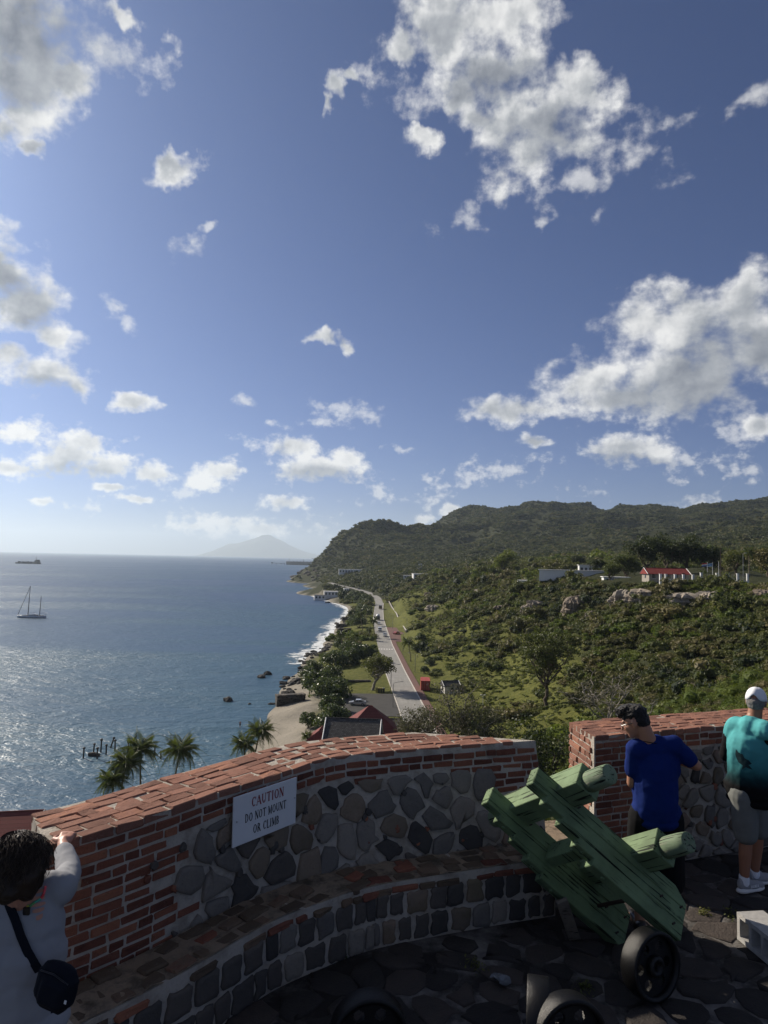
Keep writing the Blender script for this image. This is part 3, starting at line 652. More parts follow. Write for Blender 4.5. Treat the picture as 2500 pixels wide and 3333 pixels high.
def make_scatter():
    var = [bush_mesh(100+i, 420, 0.105, 8) for i in range(4)]
    col = proto_collection('scrub_bush', var+var[:3]+var[1:4]+var[:2], [M['leaf_scrub']]*4+[M['leaf_olive']]*3+[M['leaf_bright']]*3+[M['leaf_dark']]*2)
    # slope between fort and plateau
    sp = 2.2; xs = np.arange(-45, 330, sp); ys = np.arange(10, 655, sp); X, Y = np.meshgrid(xs, ys); X = X.ravel()+RG.uniform(-1.2, 1.2, X.size); Y = Y.ravel()+RG.uniform(-1.2, 1.2, Y.size)
    keep = inview(np.stack([X, Y, np.full(len(X), 20.0)], 1)); X, Y = X[keep], Y[keep]
    Z = T(X, Y); zn = zones(np.stack([X, Y, Z], 1))
    big = N2.fbm(X/24+7, Y/24+1, 3)
    # thinner with distance
    dist = np.hypot(X, Y)
    pr = np.where(dist < 330, 0.95, 0.60)
    pr = np.where(zn[:, 1] > 0.5, np.clip((big-0.52)*2.6, 0.015, 0.7), pr)
    bare = (N2.fbm(X/13+40, Y/13+11, 3) > 0.66) & (Z > 12); pr = np.where(bare, 0.6, pr)
    ok = (RG.random(len(X)) < pr) & (zn[:, 0] < 0.4) & (Z > 1.2) & ~in_keepout(X, Y)
    ok &= ~((Z > 35.2) & (Y > 199) & (Y < 330) & (X > 60) & (X < 150))    # mown top of the cliff
    X, Y, Z, big = X[ok], Y[ok], Z[ok], big[ok]
    r = RG.uniform(0.9, 1.9, len(X))*(0.75+0.8*big)*np.where(np.hypot(X, Y) > 330, 1.45, 1.0)
    r = np.where(np.hypot(X, Y) < 45, r*0.7, r)
    tall = RG.random(len(X)) < 0.07; r = np.where(tall & (np.hypot(X, Y) > 125), r*1.75, r)
    h = r*RG.uniform(0.8, 1.5, len(X))
    u = RG.random(len(X)); br = (N2.fbm(X/30+90, Y/30+2, 2)+0.25*np.clip((90-np.abs(Y-85))/90, 0, 1)*(X > 28))
    idx = np.where(u < 0.46, RG.integers(0, 4, len(X)), np.where(u < 0.80, RG.integers(4, 7, len(X)), np.where(br > 0.5, RG.integers(7, 10, len(X)), RG.integers(10, 12, len(X)))))
    nr = np.hypot(X, Y) < 135; fr = ~nr
    scatter('scrub', np.stack([X, Y, Z-0.15*r], 1)[fr], np.stack([r*1.25, r*1.25, h], 1)[fr], idx[fr], col, 'dense scrub covering the slope below the plateau', RG)
    nv = [bush_mesh(700+i, 1900, 0.045, 10) for i in range(3)]
    coln = proto_collection('near_bush', nv+nv+nv[:2], [M['leaf_scrub']]*3+[M['leaf_bright']]*3+[M['leaf_olive']]*2)
    un = RG.random(len(X)); ni = np.where((X > 22) & (un < 0.75), RG.integers(3, 6, len(X)), np.where(un < 0.6, RG.integers(0, 3, len(X)), RG.integers(6, 8, len(X))))
    scatter('near_scrub', np.stack([X, Y, Z-0.15*r], 1)[nr], np.stack([r*1.25, r*1.25, h], 1)[nr], ni[nr], coln, 'bright leafy shrubs on the near slope beyond the right hand parapet', RG)
    print('scrub', len(X))
    # creeping vines and tussocks over the grassy lower slope
    tv = [bush_mesh(300+i, 110, 0.22, 4, 0.45, False, 0.6) for i in range(3)]
    colv = proto_collection('creeper', tv+tv[:2], [M['leaf_vine']]*3+[M['grass_blade']]*2)
    sp = 1.6; xs = np.arange(2, 75, sp); ys = np.arange(120, 620, sp); X, Y = np.meshgrid(xs, ys); X = X.ravel()+RG.uniform(-0.9, 0.9, X.size); Y = Y.ravel()+RG.uniform(-0.9, 0.9, Y.size)
    Z = T(X, Y); zn = zones(np.stack([X, Y, Z], 1)); dr, _ = dist_path(X, Y, ROADP)
    ok = (zn[:, 1] > 0.3) & (dr > 17) & (RG.random(len(X)) < np.clip((N2.fbm(X/9, Y/9, 3)-0.22)*3, 0, 0.95)*np.where(Y > 350, 0.5, 1)) & inview(np.stack([X, Y, Z], 1))
    X, Y, Z = X[ok], Y[ok], Z[ok]; r = RG.uniform(0.45, 1.15, len(X))
    scatter('creeping_vines', np.stack([X, Y, Z-0.05], 1), np.stack([r*1.3, r*1.3, r*0.8], 1), RG.integers(0, 5, len(X)), colv, 'low bright creepers over the grassy foot of the slope', RG, 0.3)
    print('vines', len(X))
    # the wooded headland and hills
    fv = [bush_mesh(500+i, 130, 0.20, 5, 0.85) for i in range(4)]
    colf = proto_collection('far_tree', fv+fv[:2], [M['leaf_far']]*4+[M['leaf_olive'], M['leaf_scrub']])
    sp = 5.6; xs = np.arange(-260, 1350, sp); ys = np.arange(645, 2250, sp); X, Y = np.meshgrid(xs, ys); X = X.ravel()+RG.uniform(-3, 3, X.size); Y = Y.ravel()+RG.uniform(-3, 3, Y.size)
    ok = inview(np.stack([X, Y, np.full(len(X), 60.0)], 1), 250); X, Y = X[ok], Y[ok]
    Z = T(X, Y); e = 8.0; dzdy = (T(X, Y+e)-Z)/e; dzdx = (T(X+e, Y)-Z)/e
    face = (Z-CZ)/np.hypot(X, Y) - (dzdx*X+dzdy*Y)/np.hypot(X, Y)        # < 0: the slope turns towards the viewer
    dr, _ = dist_path(X, Y, ROADP); slope = np.hypot(dzdx, dzdy)
    bare = (N2.fbm(X/60+12, Y/60+3, 4) > 0.70) | ((X < -60) & (Z < 26) & (Y > 1150))
    dc, _ = dist_path(X, Y, COASTP)
    ok = (face < 0.10) & (Z > 3) & (dr > 9) & ~(bare & (RG.random(len(X)) < 0.75)) & (RG.random(len(X)) < 0.93) & ~((slope > 1.3) & (RG.random(len(X)) < 0.5)) & (dc > 10)
    X, Y, Z = X[ok], Y[ok], Z[ok]; r = RG.uniform(2.4, 5.0, len(X))*np.where(Y > 1700, 1.15, 1.0)
    scatter('hill_woodland', np.stack([X, Y, Z-0.3*r], 1), np.stack([r*1.2, r*1.2, r*RG.uniform(0.8, 1.25, len(X))], 1), RG.integers(0, 6, len(X)), colf, 'dry woodland covering the headland and hills', RG)
    print('hill', len(X))
make_scatter()
# ------------------------------------------------------------------ single trees
def limb(rng, a, b, ra, rb, wob=0.08, k=6):
    a = np.asarray(a, float); b = np.asarray(b, float); t = np.linspace(0, 1, k)[:, None]
    L = np.linalg.norm(b-a); off = rng.normal(0, wob*L, (k, 3)); off[0] = 0; off[-1] = 0
    return a+(b-a)*t+off*np.sin(t*math.pi), np.linspace(ra, rb, k)
def tree_meshes(seed, h, w, r0, leafn, leaf, fork=0.32, nmain=5, nsub=4, flat=0.7, lean=(0, 0), blob=0.22, twigs=0, shell=0.75):
    rng = np.random.default_rng(seed); tm = MB(); tips = []
    top = np.array([lean[0]*fork, lean[1]*fork, h*fork]); p, r = limb(rng, (0, 0, -0.4), top, r0*1.15, r0*0.8, 0.04); tm.tube(p, r, 8)
    for i in range(nmain):
        a = i/nmain*6.283+rng.uniform(-0.4, 0.4); rr = w*0.5*rng.uniform(0.45, 0.75); e = np.array([lean[0]+math.cos(a)*rr, lean[1]+math.sin(a)*rr, h*rng.uniform(0.62, 0.82)])
        if i == 0: e = np.array([lean[0]*1.1, lean[1]*1.1, h*0.86])
        p, r = limb(rng, top*rng.uniform(0.8, 1.0), e, r0*0.55, r0*0.25, 0.10); tm.tube(p, r, 6)
        for j in range(nsub):
            b = rng.uniform(0, 6.283); q = p[int(rng.integers(2, 6))]
            e2 = q+np.array([math.cos(b)*w*0.22, math.sin(b)*w*0.22, h*rng.uniform(0.02, 0.20)])*rng.uniform(0.6, 1.2)
            p2, r2 = limb(rng, q, e2, r0*0.26, r0*0.08, 0.1, 5); tm.tube(p2, r2, 5); tips.append(e2)
            for k in range(twigs):
                b2 = rng.uniform(0, 6.283); q3 = p2[int(rng.integers(1, 5))]; e3 = q3+np.array([math.cos(b2), math.sin(b2), rng.uniform(-0.1, 0.7)])*w*rng.uniform(0.06, 0.13)
                p3, r3 = limb(rng, q3, e3, r0*0.09, r0*0.03, 0.12, 4); tm.tube(p3, r3, 4); tips.append(e3)
        tips.append(e)
    tips = np.array(tips); rad_ = rng.uniform(0.6, 1.25, len(tips))*w*blob*(0.6 if twigs else 1)
    P, d = blob_points(rng, tips, rad_, leafn, shell, -0.4); P[:, 2] = P[:, 2]*1.0
    c = leaf_quads(rng, P, d, leaf)
    return tm.data(), c
def tree(name, label, pos, cat='tree', group=None, leafm='leaf_scrub', barkm='bark', rotz=0.0, meshes=None, sc=1.0):
    t = thing(name, label, cat, pos, (0, 0, rotz), group, sc)
    tr, cr = meshes
    if not isinstance(tr, bpy.types.Mesh): tr = mesh('trunk', *tr, smooth=True); cr = mesh('crown', *cr)
    obj('trunk', tr, M[barkm], t); obj('crown', cr, M[leafm], t)
    return t
def shrub_meshes(seed, w, h, n, leaf, nb=14, stems=5):
    """a low dense tree whose crown comes down near the ground"""
    rng = np.random.default_rng(seed); tm = MB()
    a = rng.uniform(0, 6.283, nb); rr = np.sqrt(rng.random(nb))*w*0.36
    c = np.stack([np.cos(a)*rr, np.sin(a)*rr, rng.uniform(0.30, 0.74, nb)*h*(1-0.35*(rr/(w*0.36))**2)], 1); r = rng.uniform(0.13, 0.25, nb)*w*0.9
    for i in range(stems):
        p, q = limb(rng, (rng.normal(0, 0.2), rng.normal(0, 0.2), -0.3), c[i], 0.16, 0.05, 0.1); tm.tube(p, q, 6)
    P, d = blob_points(rng, c, r, n, 0.5, -0.6); P[:, 2] = np.clip(P[:, 2], 0.1, h*1.05)
    return tm.data(), leaf_quads(rng, P, d, leaf, 0.75)
def frond_mesh(seed, L, droop, w=0.62, n=30):
    """a palm leaf: arched midrib with leaflets hanging from both sides"""
    rng = np.random.default_rng(seed); t = np.linspace(0, 1, n)
    x = L*(t-0.12*t**2*droop); z = L*(0.40*t-0.80*t**2.2*(0.45+droop)); mid = np.stack([x, rng.normal(0, 0.01, n).cumsum(), z], 1)
    mb = MB(); mb.tube(mid[::3], np.linspace(0.035, 0.008, len(mid[::3])), 4)
    for i in range(2, n):
        ll = w*L*0.42*math.sin(min(1, t[i]*1.15+0.12)*math.pi)**0.6*rng.uniform(0.8, 1.1)+0.12
        for sgn in (-1, 1):
            b = mid[i]; fw = mid[i]-mid[i-1]; fw /= np.linalg.norm(fw)
            d = fw*0.55+np.array([0, sgn*0.8, -0.25-0.55*droop*rng.uniform(0.6, 1.2)]); d /= np.linalg.norm(d); k = np.cross(d, (0, 0, 1)); k /= np.linalg.norm(k)+1e-9
            wd = 0.021*L/3.0; m = b+d*ll*0.55; e = b+d*ll+np.array([0, 0, -0.22*ll])
            mb.add([b-k*wd*0.5, b+k*wd*0.5, m+k*wd, e, m-k*wd], [(0, 1, 2, 3, 4)])
    return mesh('frond', *mb.data())
FRONDS = None
def palm(label, base, top, L, seed, group, nf=20):
    global FRONDS
    if FRONDS is None: FRONDS = [frond_mesh(i, 1.0*3.2, dr) for i, dr in enumerate((0.15, 0.5, 0.9, 1.25))]
    rng = np.random.default_rng(seed); base = np.asarray(base, float); top = np.asarray(top, float)
    t = thing('palm_tree', label, 'palm tree', base, (0, 0, 0), group)
    v = top-base; k = 14; s = np.linspace(0, 1, k)[:, None]; p = v*s; p[:, :2] = v[:2]*s**1.6
    mb = MB(); rr = 0.17-0.07*s[:, 0]+0.02*(np.arange(k) % 2)+0.10*np.exp(-s[:, 0]*14); mb.tube(p, rr, 8); mb.build('trunk', M['palm_bark'], t, True)
    for i in range(nf):
        lev = i/nf; m = FRONDS[min(3, int(lev*4))]
        el = 1.05-1.25*lev+rng.normal(0, 0.12)
        o = obj('frond', m, M['leaf_palm'], t, v, (rng.normal(0, 0.15), -el+0.1, i*2.4+rng.normal(0, 0.2)), (L/3.2,)*3)
    return t
def place_plants():
    # bottom left palms beyond the parapet, on the shore below
    g = 'palms on the shore below the bastion'
    for i, (px, py, Y, L, lab) in enumerate([(455, 2442, 100, 3.6, 'tall coconut palm in front of the wooden piles'), (410, 2490, 97, 3.4, 'palm with a drooping crown left of the tall coconut palm'), (366, 2545, 95, 3.0, 'lowest palm at the left, half hidden by the parapet'),
                                        (586, 2446, 105, 3.8, 'palm with upright spear leaf between the piles and the beach'), (793, 2425, 125, 3.3, 'palm with a pale dead leaf beside the sandy beach'), (846, 2385, 128, 3.7, 'palm with spreading fronds nearest the sandy beach'), (1000, 2398, 118, 1.5, 'small young palm beside the slate roofed house')]):
        top = aty(px, py, Y); base = np.array([top[0]+(-1.2 if i % 2 else 0.8), Y-0.5, 0]); base[2] = gz(base[0], base[1])
        palm(lab, base, top, L*1.0, 40+i, g, 32)
    g = 'palms along the coast road'
    for i, (bx, by, px, py, L, lab) in enumerate([(1337, 2153, 1328, 2092, 3.4, 'single palm on the lawn landward of the road'), (1218, 2075, 1214, 2022, 3.4, 'tall yellowish palm seaward of the road near the parked vans'), (1116, 2116, 1108, 2066, 3.3, 'leaning palm on the rocky shore'),
                                           (1206, 2085, 1200, 2052, 2.6, 'low palm crowded against the seaward kerb'), (1180, 2052, 1172, 2000, 3.0, 'palm rising from the shrubs by the shore ruins'), (1190, 2035, 1196, 1990, 3.2, 'farthest palm of the seaward row'), (1160, 2100, 1158, 2070, 2.6, 'palm among sea grape between lawn and shore')]):
        b = atz(bx, by, 3.5); b[2] = gz(b[0], b[1]); top = aty(px, py, b[1]); palm(lab, b, top, L*1.1, 60+i, g, 24)
    top = aty(2438, 1800, 225); palm('tall palm at the right end of the white fence', (top[0], 225, gz(top[0], 225)), top, 3.2, 81, 'palms on the plateau', 20)
    top = aty(2290, 1868, 205); palm('short palm between the red roof and the flagpoles', (top[0]+.3, 205, gz(top[0], 205)), top, 2.0, 82, 'palms on the plateau', 16)
    # the umbrella shaped tree beside the road
    tree('roadside_tree', 'spreading tree with a bare forked trunk beside the road and the bins', (-2.3, 211, 3.5), leafm='leaf_scrub', barkm='bark_grey', meshes=tree_meshes(7, 10.0, 12.5, 0.42, 5200, 0.26, 0.30, 6, 4, lean=(3.0, 0.0), blob=0.15))
    # sea grape along the shore
    A = [shrub_meshes(20, 11, 6.5, 3400, 0.26), shrub_meshes(21, 9, 7.5, 3200, 0.26), shrub_meshes(22, 12, 6, 3600, 0.27)]
    A = [(mesh('trunk', *a[0], smooth=True), mesh('crown', *a[1])) for a in A]
    L = [(-10.6, 160, 0, 0.92, 'round glossy sea grape in front of the car park and red roof'), (-16.5, 167, 1, 0.62, 'small sea grape at the edge of the sand'), (-12.5, 181, 1, 0.80, 'sea grape at the seaward end of the car park'),
         (-14, 199, 2, 1.10, 'tall sea grape between the lawn and the stone ruin'), (-18, 212, 1, 1.15, 'broad sea grape behind the stone ruin'), (-22, 232, 0, 0.95, 'sea grape on the rocky point seaward of the lawn'), (-15, 228, 2, 0.8, 'sea grape at the far left corner of the lawn'),
         (-17, 262, 2, 1.05, 'long sea grape hedge tree closing the lawn, seaward end'), (-10, 266, 0, 1.1, 'middle sea grape closing the far side of the lawn'), (-4.5, 270, 1, 1.05, 'dark sea grape reaching the road beyond the lawn'), (-12, 290, 2, 0.9, 'sea grape behind the lawn hedge'),
         (-18, 318, 0, 0.75, 'low sea grape beside the leaning palm'), (-13, 400, 1, 1.1, 'tall sea grape above the shore ruins'), (-16, 425, 2, 1.0, 'sea grape behind the shore ruins'), (-12, 470, 0, 1.1, 'sea grape beside the far shore wall'), (-14, 520, 2, 0.9, 'farthest sea grape on the seaward verge'),
         (-11, 585, 0, 0.95, 'dark round tree at the road bend'), (-21, 640, 0, 1.2, 'big shrub hiding the start of the far road bend'), (-15, 622, 1, 1.1, 'shrub seaward of the road just before the far bend'), (-29, 655, 1, 1.2, 'shrub at the head of the far beach'), (-26, 668, 2, 1.1, 'dark shrub between the far beach and the bend'), (-38, 690, 0, 1.0, 'dark shrub on the bank below the bend'), (-48, 722, 1, 1.0, 'dark shrub in front of the white beach house')]
    for i, (x, y, k, s, lab) in enumerate(L):
        tree('sea_grape_tree', lab, (x, y, gz(x, y)), 'tree', 'sea grape trees along the shore', 'leaf_grape', 'bark', i*1.3, A[k], s)
    # small trees on the landward lawn
    for i, (x, y, k, s, lab) in enumerate([(15.0, 243, 1, 0.42, 'small round tree on the lawn left of the container'), (17.5, 254, 0, 0.40, 'small bushy tree behind the round lawn tree'), (14.5, 298, 2, 0.55, 'leafy tree behind the lawn palm'), (17, 315, 0, 0.6, 'shrub at the far end of the landward lawn'), (24, 214, 1, 0.22, 'small dark bush on the grass behind the container'), (27, 211, 1, 0.2, 'second dark bush on the grass behind the container')]):
        tree('lawn_tree', lab, (x, y, gz(x, y)), 'tree', 'small trees landward of the road', 'leaf_dark', 'bark', i*2.1, A[k], s)
    # grey leaved trees in front, with bare upper twigs
    GT = [tree_meshes(30, 13.5, 11, 0.30, 5200, 0.15, 0.22, 7, 5, blob=0.17, twigs=2, shell=0.9), tree_meshes(31, 11, 10, 0.28, 5600, 0.15, 0.2, 7, 5, blob=0.2, twigs=2, shell=0.9)]
    for i, (px, py, Y, k, s, lab) in enumerate([(1365, 2400, 128, 1, 1.05, 'grey leaved flowering tree just above the bend of the parapet'), (1455, 2400, 126, 0, 1.2, 'tallest grey leaved tree with bare twigs on top'), (1560, 2410, 124, 1, 1.15, 'grey leaved tree nearest the embrasure'), (1330, 2385, 140, 1, 0.55, 'low grey bush hiding the end of the road')]):
        p = aty(px, py, Y); z = gz(p[0], Y); tree('flowering_tree', lab, (p[0], Y, z), 'tree', 'grey leaved trees at the foot of the fort', 'leaf_grey', 'bark_grey', i*1.7, GT[k], s)
    MT = tree_meshes(35, 17, 17, 0.42, 9000, 0.25, 0.30, 7, 6, blob=0.13, twigs=2, shell=0.9)
    tree('open_tree', 'large airy tree with dark limbs standing at the foot of the slope', (38, 165, gz(38, 165)), leafm='leaf_scrub', barkm='bark', meshes=MT)
    BT = tree_meshes(36, 13, 15, 0.26, 1900, 0.11, 0.35, 7, 6, blob=0.14, twigs=5, shell=0.95)
    tree('bare_tree', 'nearly leafless grey tree behind the man in blue', (32.3, 100, gz(32.3, 100)+1.5), leafm='leaf_olive', barkm='bark_grey', meshes=BT)
    DK = tree_meshes(37, 10, 7, 0.3, 4200, 0.16, 0.2, 6, 5, blob=0.2)
    for i, (px, py, Y, s, lab) in enumerate([(1745, 2400, 92, 1.25, 'dark evergreen tree seen above the embrasure'), (1690, 2420, 80, 0.95, 'dark evergreen left of the embrasure'), (1810, 2560, 42, 0.62, 'leafy tree filling the upper part of the embrasure'), (1770, 2700, 30, 0.45, 'bush low in the embrasure')]):
        p = aty(px, py, Y); z = gz(p[0], Y); tree('evergreen_tree', lab, (p[0], Y, z-0.3), 'tree', 'evergreens below the embrasure', 'leaf_dark' if i < 2 else 'leaf_scrub', 'bark', i, DK, s)
    # plateau
    PT = [tree_meshes(50, 12.5, 14, 0.5, 3600, 0.42, 0.25, 6, 4, blob=0.2), tree_meshes(51, 10, 12, 0.5, 3300, 0.42, 0.25, 6, 4, blob=0.22)]
    for i, (px, Y, k, s, m, lab) in enumerate([(2040, 262, 1, 0.85, 'leaf_scrub', 'leftmost tree of the grove behind the red roof'), (2105, 268, 0, 0.95, 'leaf_dark', 'dark tree of the grove right above the red roof'), (2170, 275, 0, 1.0, 'leaf_dark', 'tree in the middle of the grove behind the red roof'), (2235, 272, 0, 1.0, 'leaf_dark', 'dark tree of the grove behind the flagpoles'), (2300, 268, 1, 0.95, 'leaf_dark', 'rightmost dark tree of the grove'),
                                             (2395, 250, 1, 0.8, 'leaf_scrub', 'tree behind the lamp post on the plateau'), (2500, 235, 1, 0.85, 'leaf_olive', 'tree at the right edge beyond the fence'), (1790, 330, 1, 0.62, 'leaf_olive', 'pale round tree behind the white wall'), (1985, 245, 1, 0.6, 'leaf_scrub', 'low tree left of the red roof'), (1950, 300, 1, 0.6, 'leaf_dark', 'tree between the utility poles'),
                                             (1640, 420, 0, 1.0, 'leaf_bright', 'big sunlit tree on the plateau edge above the slope'), (1570, 440, 1, 0.9, 'leaf_scrub', 'tree left of the big sunlit tree'), (1880, 400, 1, 0.7, 'leaf_far', 'dark tree behind the white wall')]):
        p = aty(px, 1880, Y); tree('plateau_tree', lab, (p[0], Y, gz(p[0], Y)), 'tree', 'trees on the plateau', m, 'bark', i*1.9, PT[k], s)
        if i < 2 or True:
            pass
place_plants()
# ------------------------------------------------------------------ the bastion: parapets, bench, floor
ZT = FZ+1.25
stonemat('stone_warm', [(0.0, (0.13, 0.105, 0.08)), (0.5, (0.19, 0.155, 0.115)), (1.0, (0.24, 0.17, 0.13))], moss=0.4)
class Strip:
    """a plan line: s along it, o outwards (to the left of travel)"""
    def __init__(self, pts, n=160, sm=10):
        P = np.asarray(pts, float); s = np.r_[0, np.cumsum(np.linalg.norm(np.diff(P, axis=0), axis=1))]; q = np.linspace(0, s[-1], n)
        c = np.stack([np.interp(q, s, P[:, k]) for k in range(2)], 1)
        for _ in range(sm): c[1:-1] = 0.25*c[:-2]+0.5*c[1:-1]+0.25*c[2:]
        self.c = c; self.s = np.r_[0, np.cumsum(np.linalg.norm(np.diff(c, axis=0), axis=1))]; self.S = self.s[-1]
        tg = np.gradient(c, axis=0); self.t = tg/np.linalg.norm(tg, axis=1)[:, None]
    def at(self, s, o=0.0):
        s = np.asarray(s, float); o = np.asarray(o, float)
        x = np.interp(s, self.s, self.c[:, 0]); y = np.interp(s, self.s, self.c[:, 1]); tx = np.interp(s, self.s, self.t[:, 0]); ty = np.interp(s, self.s, self.t[:, 1])
        # beyond the ends the line goes straight on
        ov = np.where(s < 0, s, np.where(s > self.S, s-self.S, 0)); x = x+tx*ov; y = y+ty*ov
        return np.stack([x-ty*o, y+tx*o], -1)
    def ang(self, s): return math.atan2(np.interp(s, self.s, self.t[:, 1]), np.interp(s, self.s, self.t[:, 0]))
def brick_mesh(seed, lx=0.2, ly=0.1, lz=0.06, b=0.007, j=0.004):
    rng = np.random.default_rng(seed); v, f = bevbox(lx, ly, lz, b); v = v+rng.normal(0, j, v.shape)*np.array([0.8, 0.6, 0.8])
    return mesh('brick', v, f)
BR_FACE = [brick_mesh(i) for i in range(7)]; BR_TOP = [brick_mesh(20+i, 0.2, 0.105, 0.06, 0.008, 0.004) for i in range(7)]
BR_OLD = [brick_mesh(40+i, 0.2, 0.105, 0.05, 0.012, 0.007) for i in range(6)]
BRICKM = {}
def brick(par, name, pool, mat, s, z, o, strip, rng, sx=1.0, sy=1.0, sz=1.0, rot=0.0, jit=0.006):
    me = pool[int(rng.integers(len(pool)))]
    key = (me.name, mat)
    if key not in BRICKM: m2 = me.copy(); m2.materials.clear(); m2.materials.append(M[mat]); BRICKM[key] = m2
    p = strip.at(s, o); L = Vector(par.location)
    ob = obj(name, BRICKM[key], None, par, (p[0]-L.x+rng.normal(0, jit*0.4), p[1]-L.y+rng.normal(0, jit*0.4), z-L.z+rng.normal(0, jit*0.35)),
             (rng.normal(0, 0.006), rng.normal(0, 0.005), strip.ang(s)+rot+rng.normal(0, 0.010)+(math.pi if rng.random() < 0.5 else 0)), (sx, sy, sz))
    return ob
def voronoi(pts, rect, seed=0):
    x0, x1, y0, y1 = rect; out = []
    for i, p in enumerate(pts):
        poly = [np.array(q, float) for q in ((x0, y0), (x1, y0), (x1, y1), (x0, y1))]
        order = np.argsort(((pts-p)**2).sum(1))[1:26]
        for j in order:
            m = (p+pts[j])/2; n = pts[j]-p; new = []
            for a, b in zip(poly, poly[1:]+poly[:1]):
                da = (a-m) @ n; db = (b-m) @ n
                if da <= 0: new.append(a)
                if (da < 0 < db) or (db < 0 < da): new.append(a+(b-a)*da/(da-db))
            poly = new
            if len(poly) < 3: break
        out.append(np.array(poly) if len(poly) >= 3 else None)
    return out
def chaikin(P, k=0.25):
    Q = np.roll(P, -1, 0); return np.stack([P*(1-k)+Q*k, P*k+Q*(1-k)], 1).reshape(-1, 2)
def stone(par, name, poly, mapf, gap, h, rng, mat, rough=0.006, rounds=1):
    """a stone from its outline; mapf(u, v, out) gives the place in the world"""
    c = poly.mean(0); d = poly-c; r = np.linalg.norm(d, axis=1); Lmin = r.mean()
    if Lmin < gap*1.3: return None
    P = c+d*np.clip(1-gap/np.maximum(r, 1e-6), 0.3, 1)[:, None]
    # merge near points
    K = [P[0]]
    for q in P[1:]:
        if np.linalg.norm(q-K[-1]) > 0.02: K.append(q)
    P = np.array(K)
    if len(P) < 3: return None
    for _ in range(rounds): P = chaikin(P, 0.24)
    P = P+rng.normal(0, rough, P.shape); n = len(P); rows = []
    for sc, o in ((1.0, -0.02), (1.0, h*0.55), (0.94, h*0.98), (0.6, h*1.04)):
        Q = c+(P-c)*sc; rows.append(mapf(Q[:, 0], Q[:, 1], np.full(n, o)+(rng.normal(0, h*0.10, n) if o > 0 else 0)))
    v = np.concatenate(rows+[mapf(np.array([c[0]]), np.array([c[1]]), np.array([h*1.05]))])-np.array(par.location)
    f = [(i*n+j, i*n+(j+1) % n, (i+1)*n+(j+1) % n, (i+1)*n+j) for i in range(3) for j in range(n)]+[(3*n+j, 3*n+(j+1) % n, 4*n) for j in range(n)]
    me = mesh(name, v, f, True); fixn(me)
    return obj(name, me, M[mat], par)
def poisson(rng, rect, r, n=4000, aspect=1.0):
    pts = []
    for _ in range(n):
        q = np.array([rng.uniform(rect[0], rect[1]), rng.uniform(rect[2], rect[3])])
        if all(math.hypot((q[0]-p[0])/aspect, q[1]-p[1]) > r*rng.uniform(0.55, 1.25) for p in pts): pts.append(q)
    return np.array(pts)
def px_plan(lst, z): return [atz(x, y, z)[:2] for x, y in lst]
LW = Strip(px_plan([(150, 2752), (356, 2696), (518, 2645), (711, 2578), (940, 2506), (1008, 2482), (1104, 2459), (1277, 2443), (1522, 2423), (1744, 2408)], ZT), 200, 60)
RW = Strip(px_plan([(1935, 2397), (2362, 2361), (2640, 2339)], ZT), 80, 2)
TH_ = 0.56
def core(par, name, poly, z0, z1, mat, lean=None):
    """solid body on a plan outline"""
    P = np.asarray(poly); L = np.array(par.location); k = len(P); nz = max(2, int((z1-z0)/0.15))
    v = np.concatenate([np.c_[P if lean is None else np.asarray(lean(z)), np.full(k, z)] for z in np.linspace(z0, z1, nz)])-L
    f = [(i*k+j, i*k+(j+1) % k, (i+1)*k+(j+1) % k, (i+1)*k+j) for i in range(nz-1) for j in range(k)]+[tuple(range(k-1, -1, -1)), tuple(range((nz-1)*k, nz*k))]
    me = mesh(name, v, f); fixn(me)
    bm = bmesh.new(); bm.from_mesh(me); bmesh.ops.triangulate(bm, faces=[q for q in bm.faces if len(q.verts) > 4]); bm.to_mesh(me); bm.free()
    return obj(name, me, M[mat], par)
def sst(x, a, b): u = np.clip((np.asarray(x, float)-a)/(b-a), 0, 1); return u*u*(3-2*u)
def batter(s, z):
    """the inner face leans: how far it stands inwards at height z above the floor"""
    return 0.20*sst(s, 1.45, 2.5)*np.clip((1.25-np.asarray(z, float))/0.79, 0, 1)
CH = 0.0605                                                     # one brick course
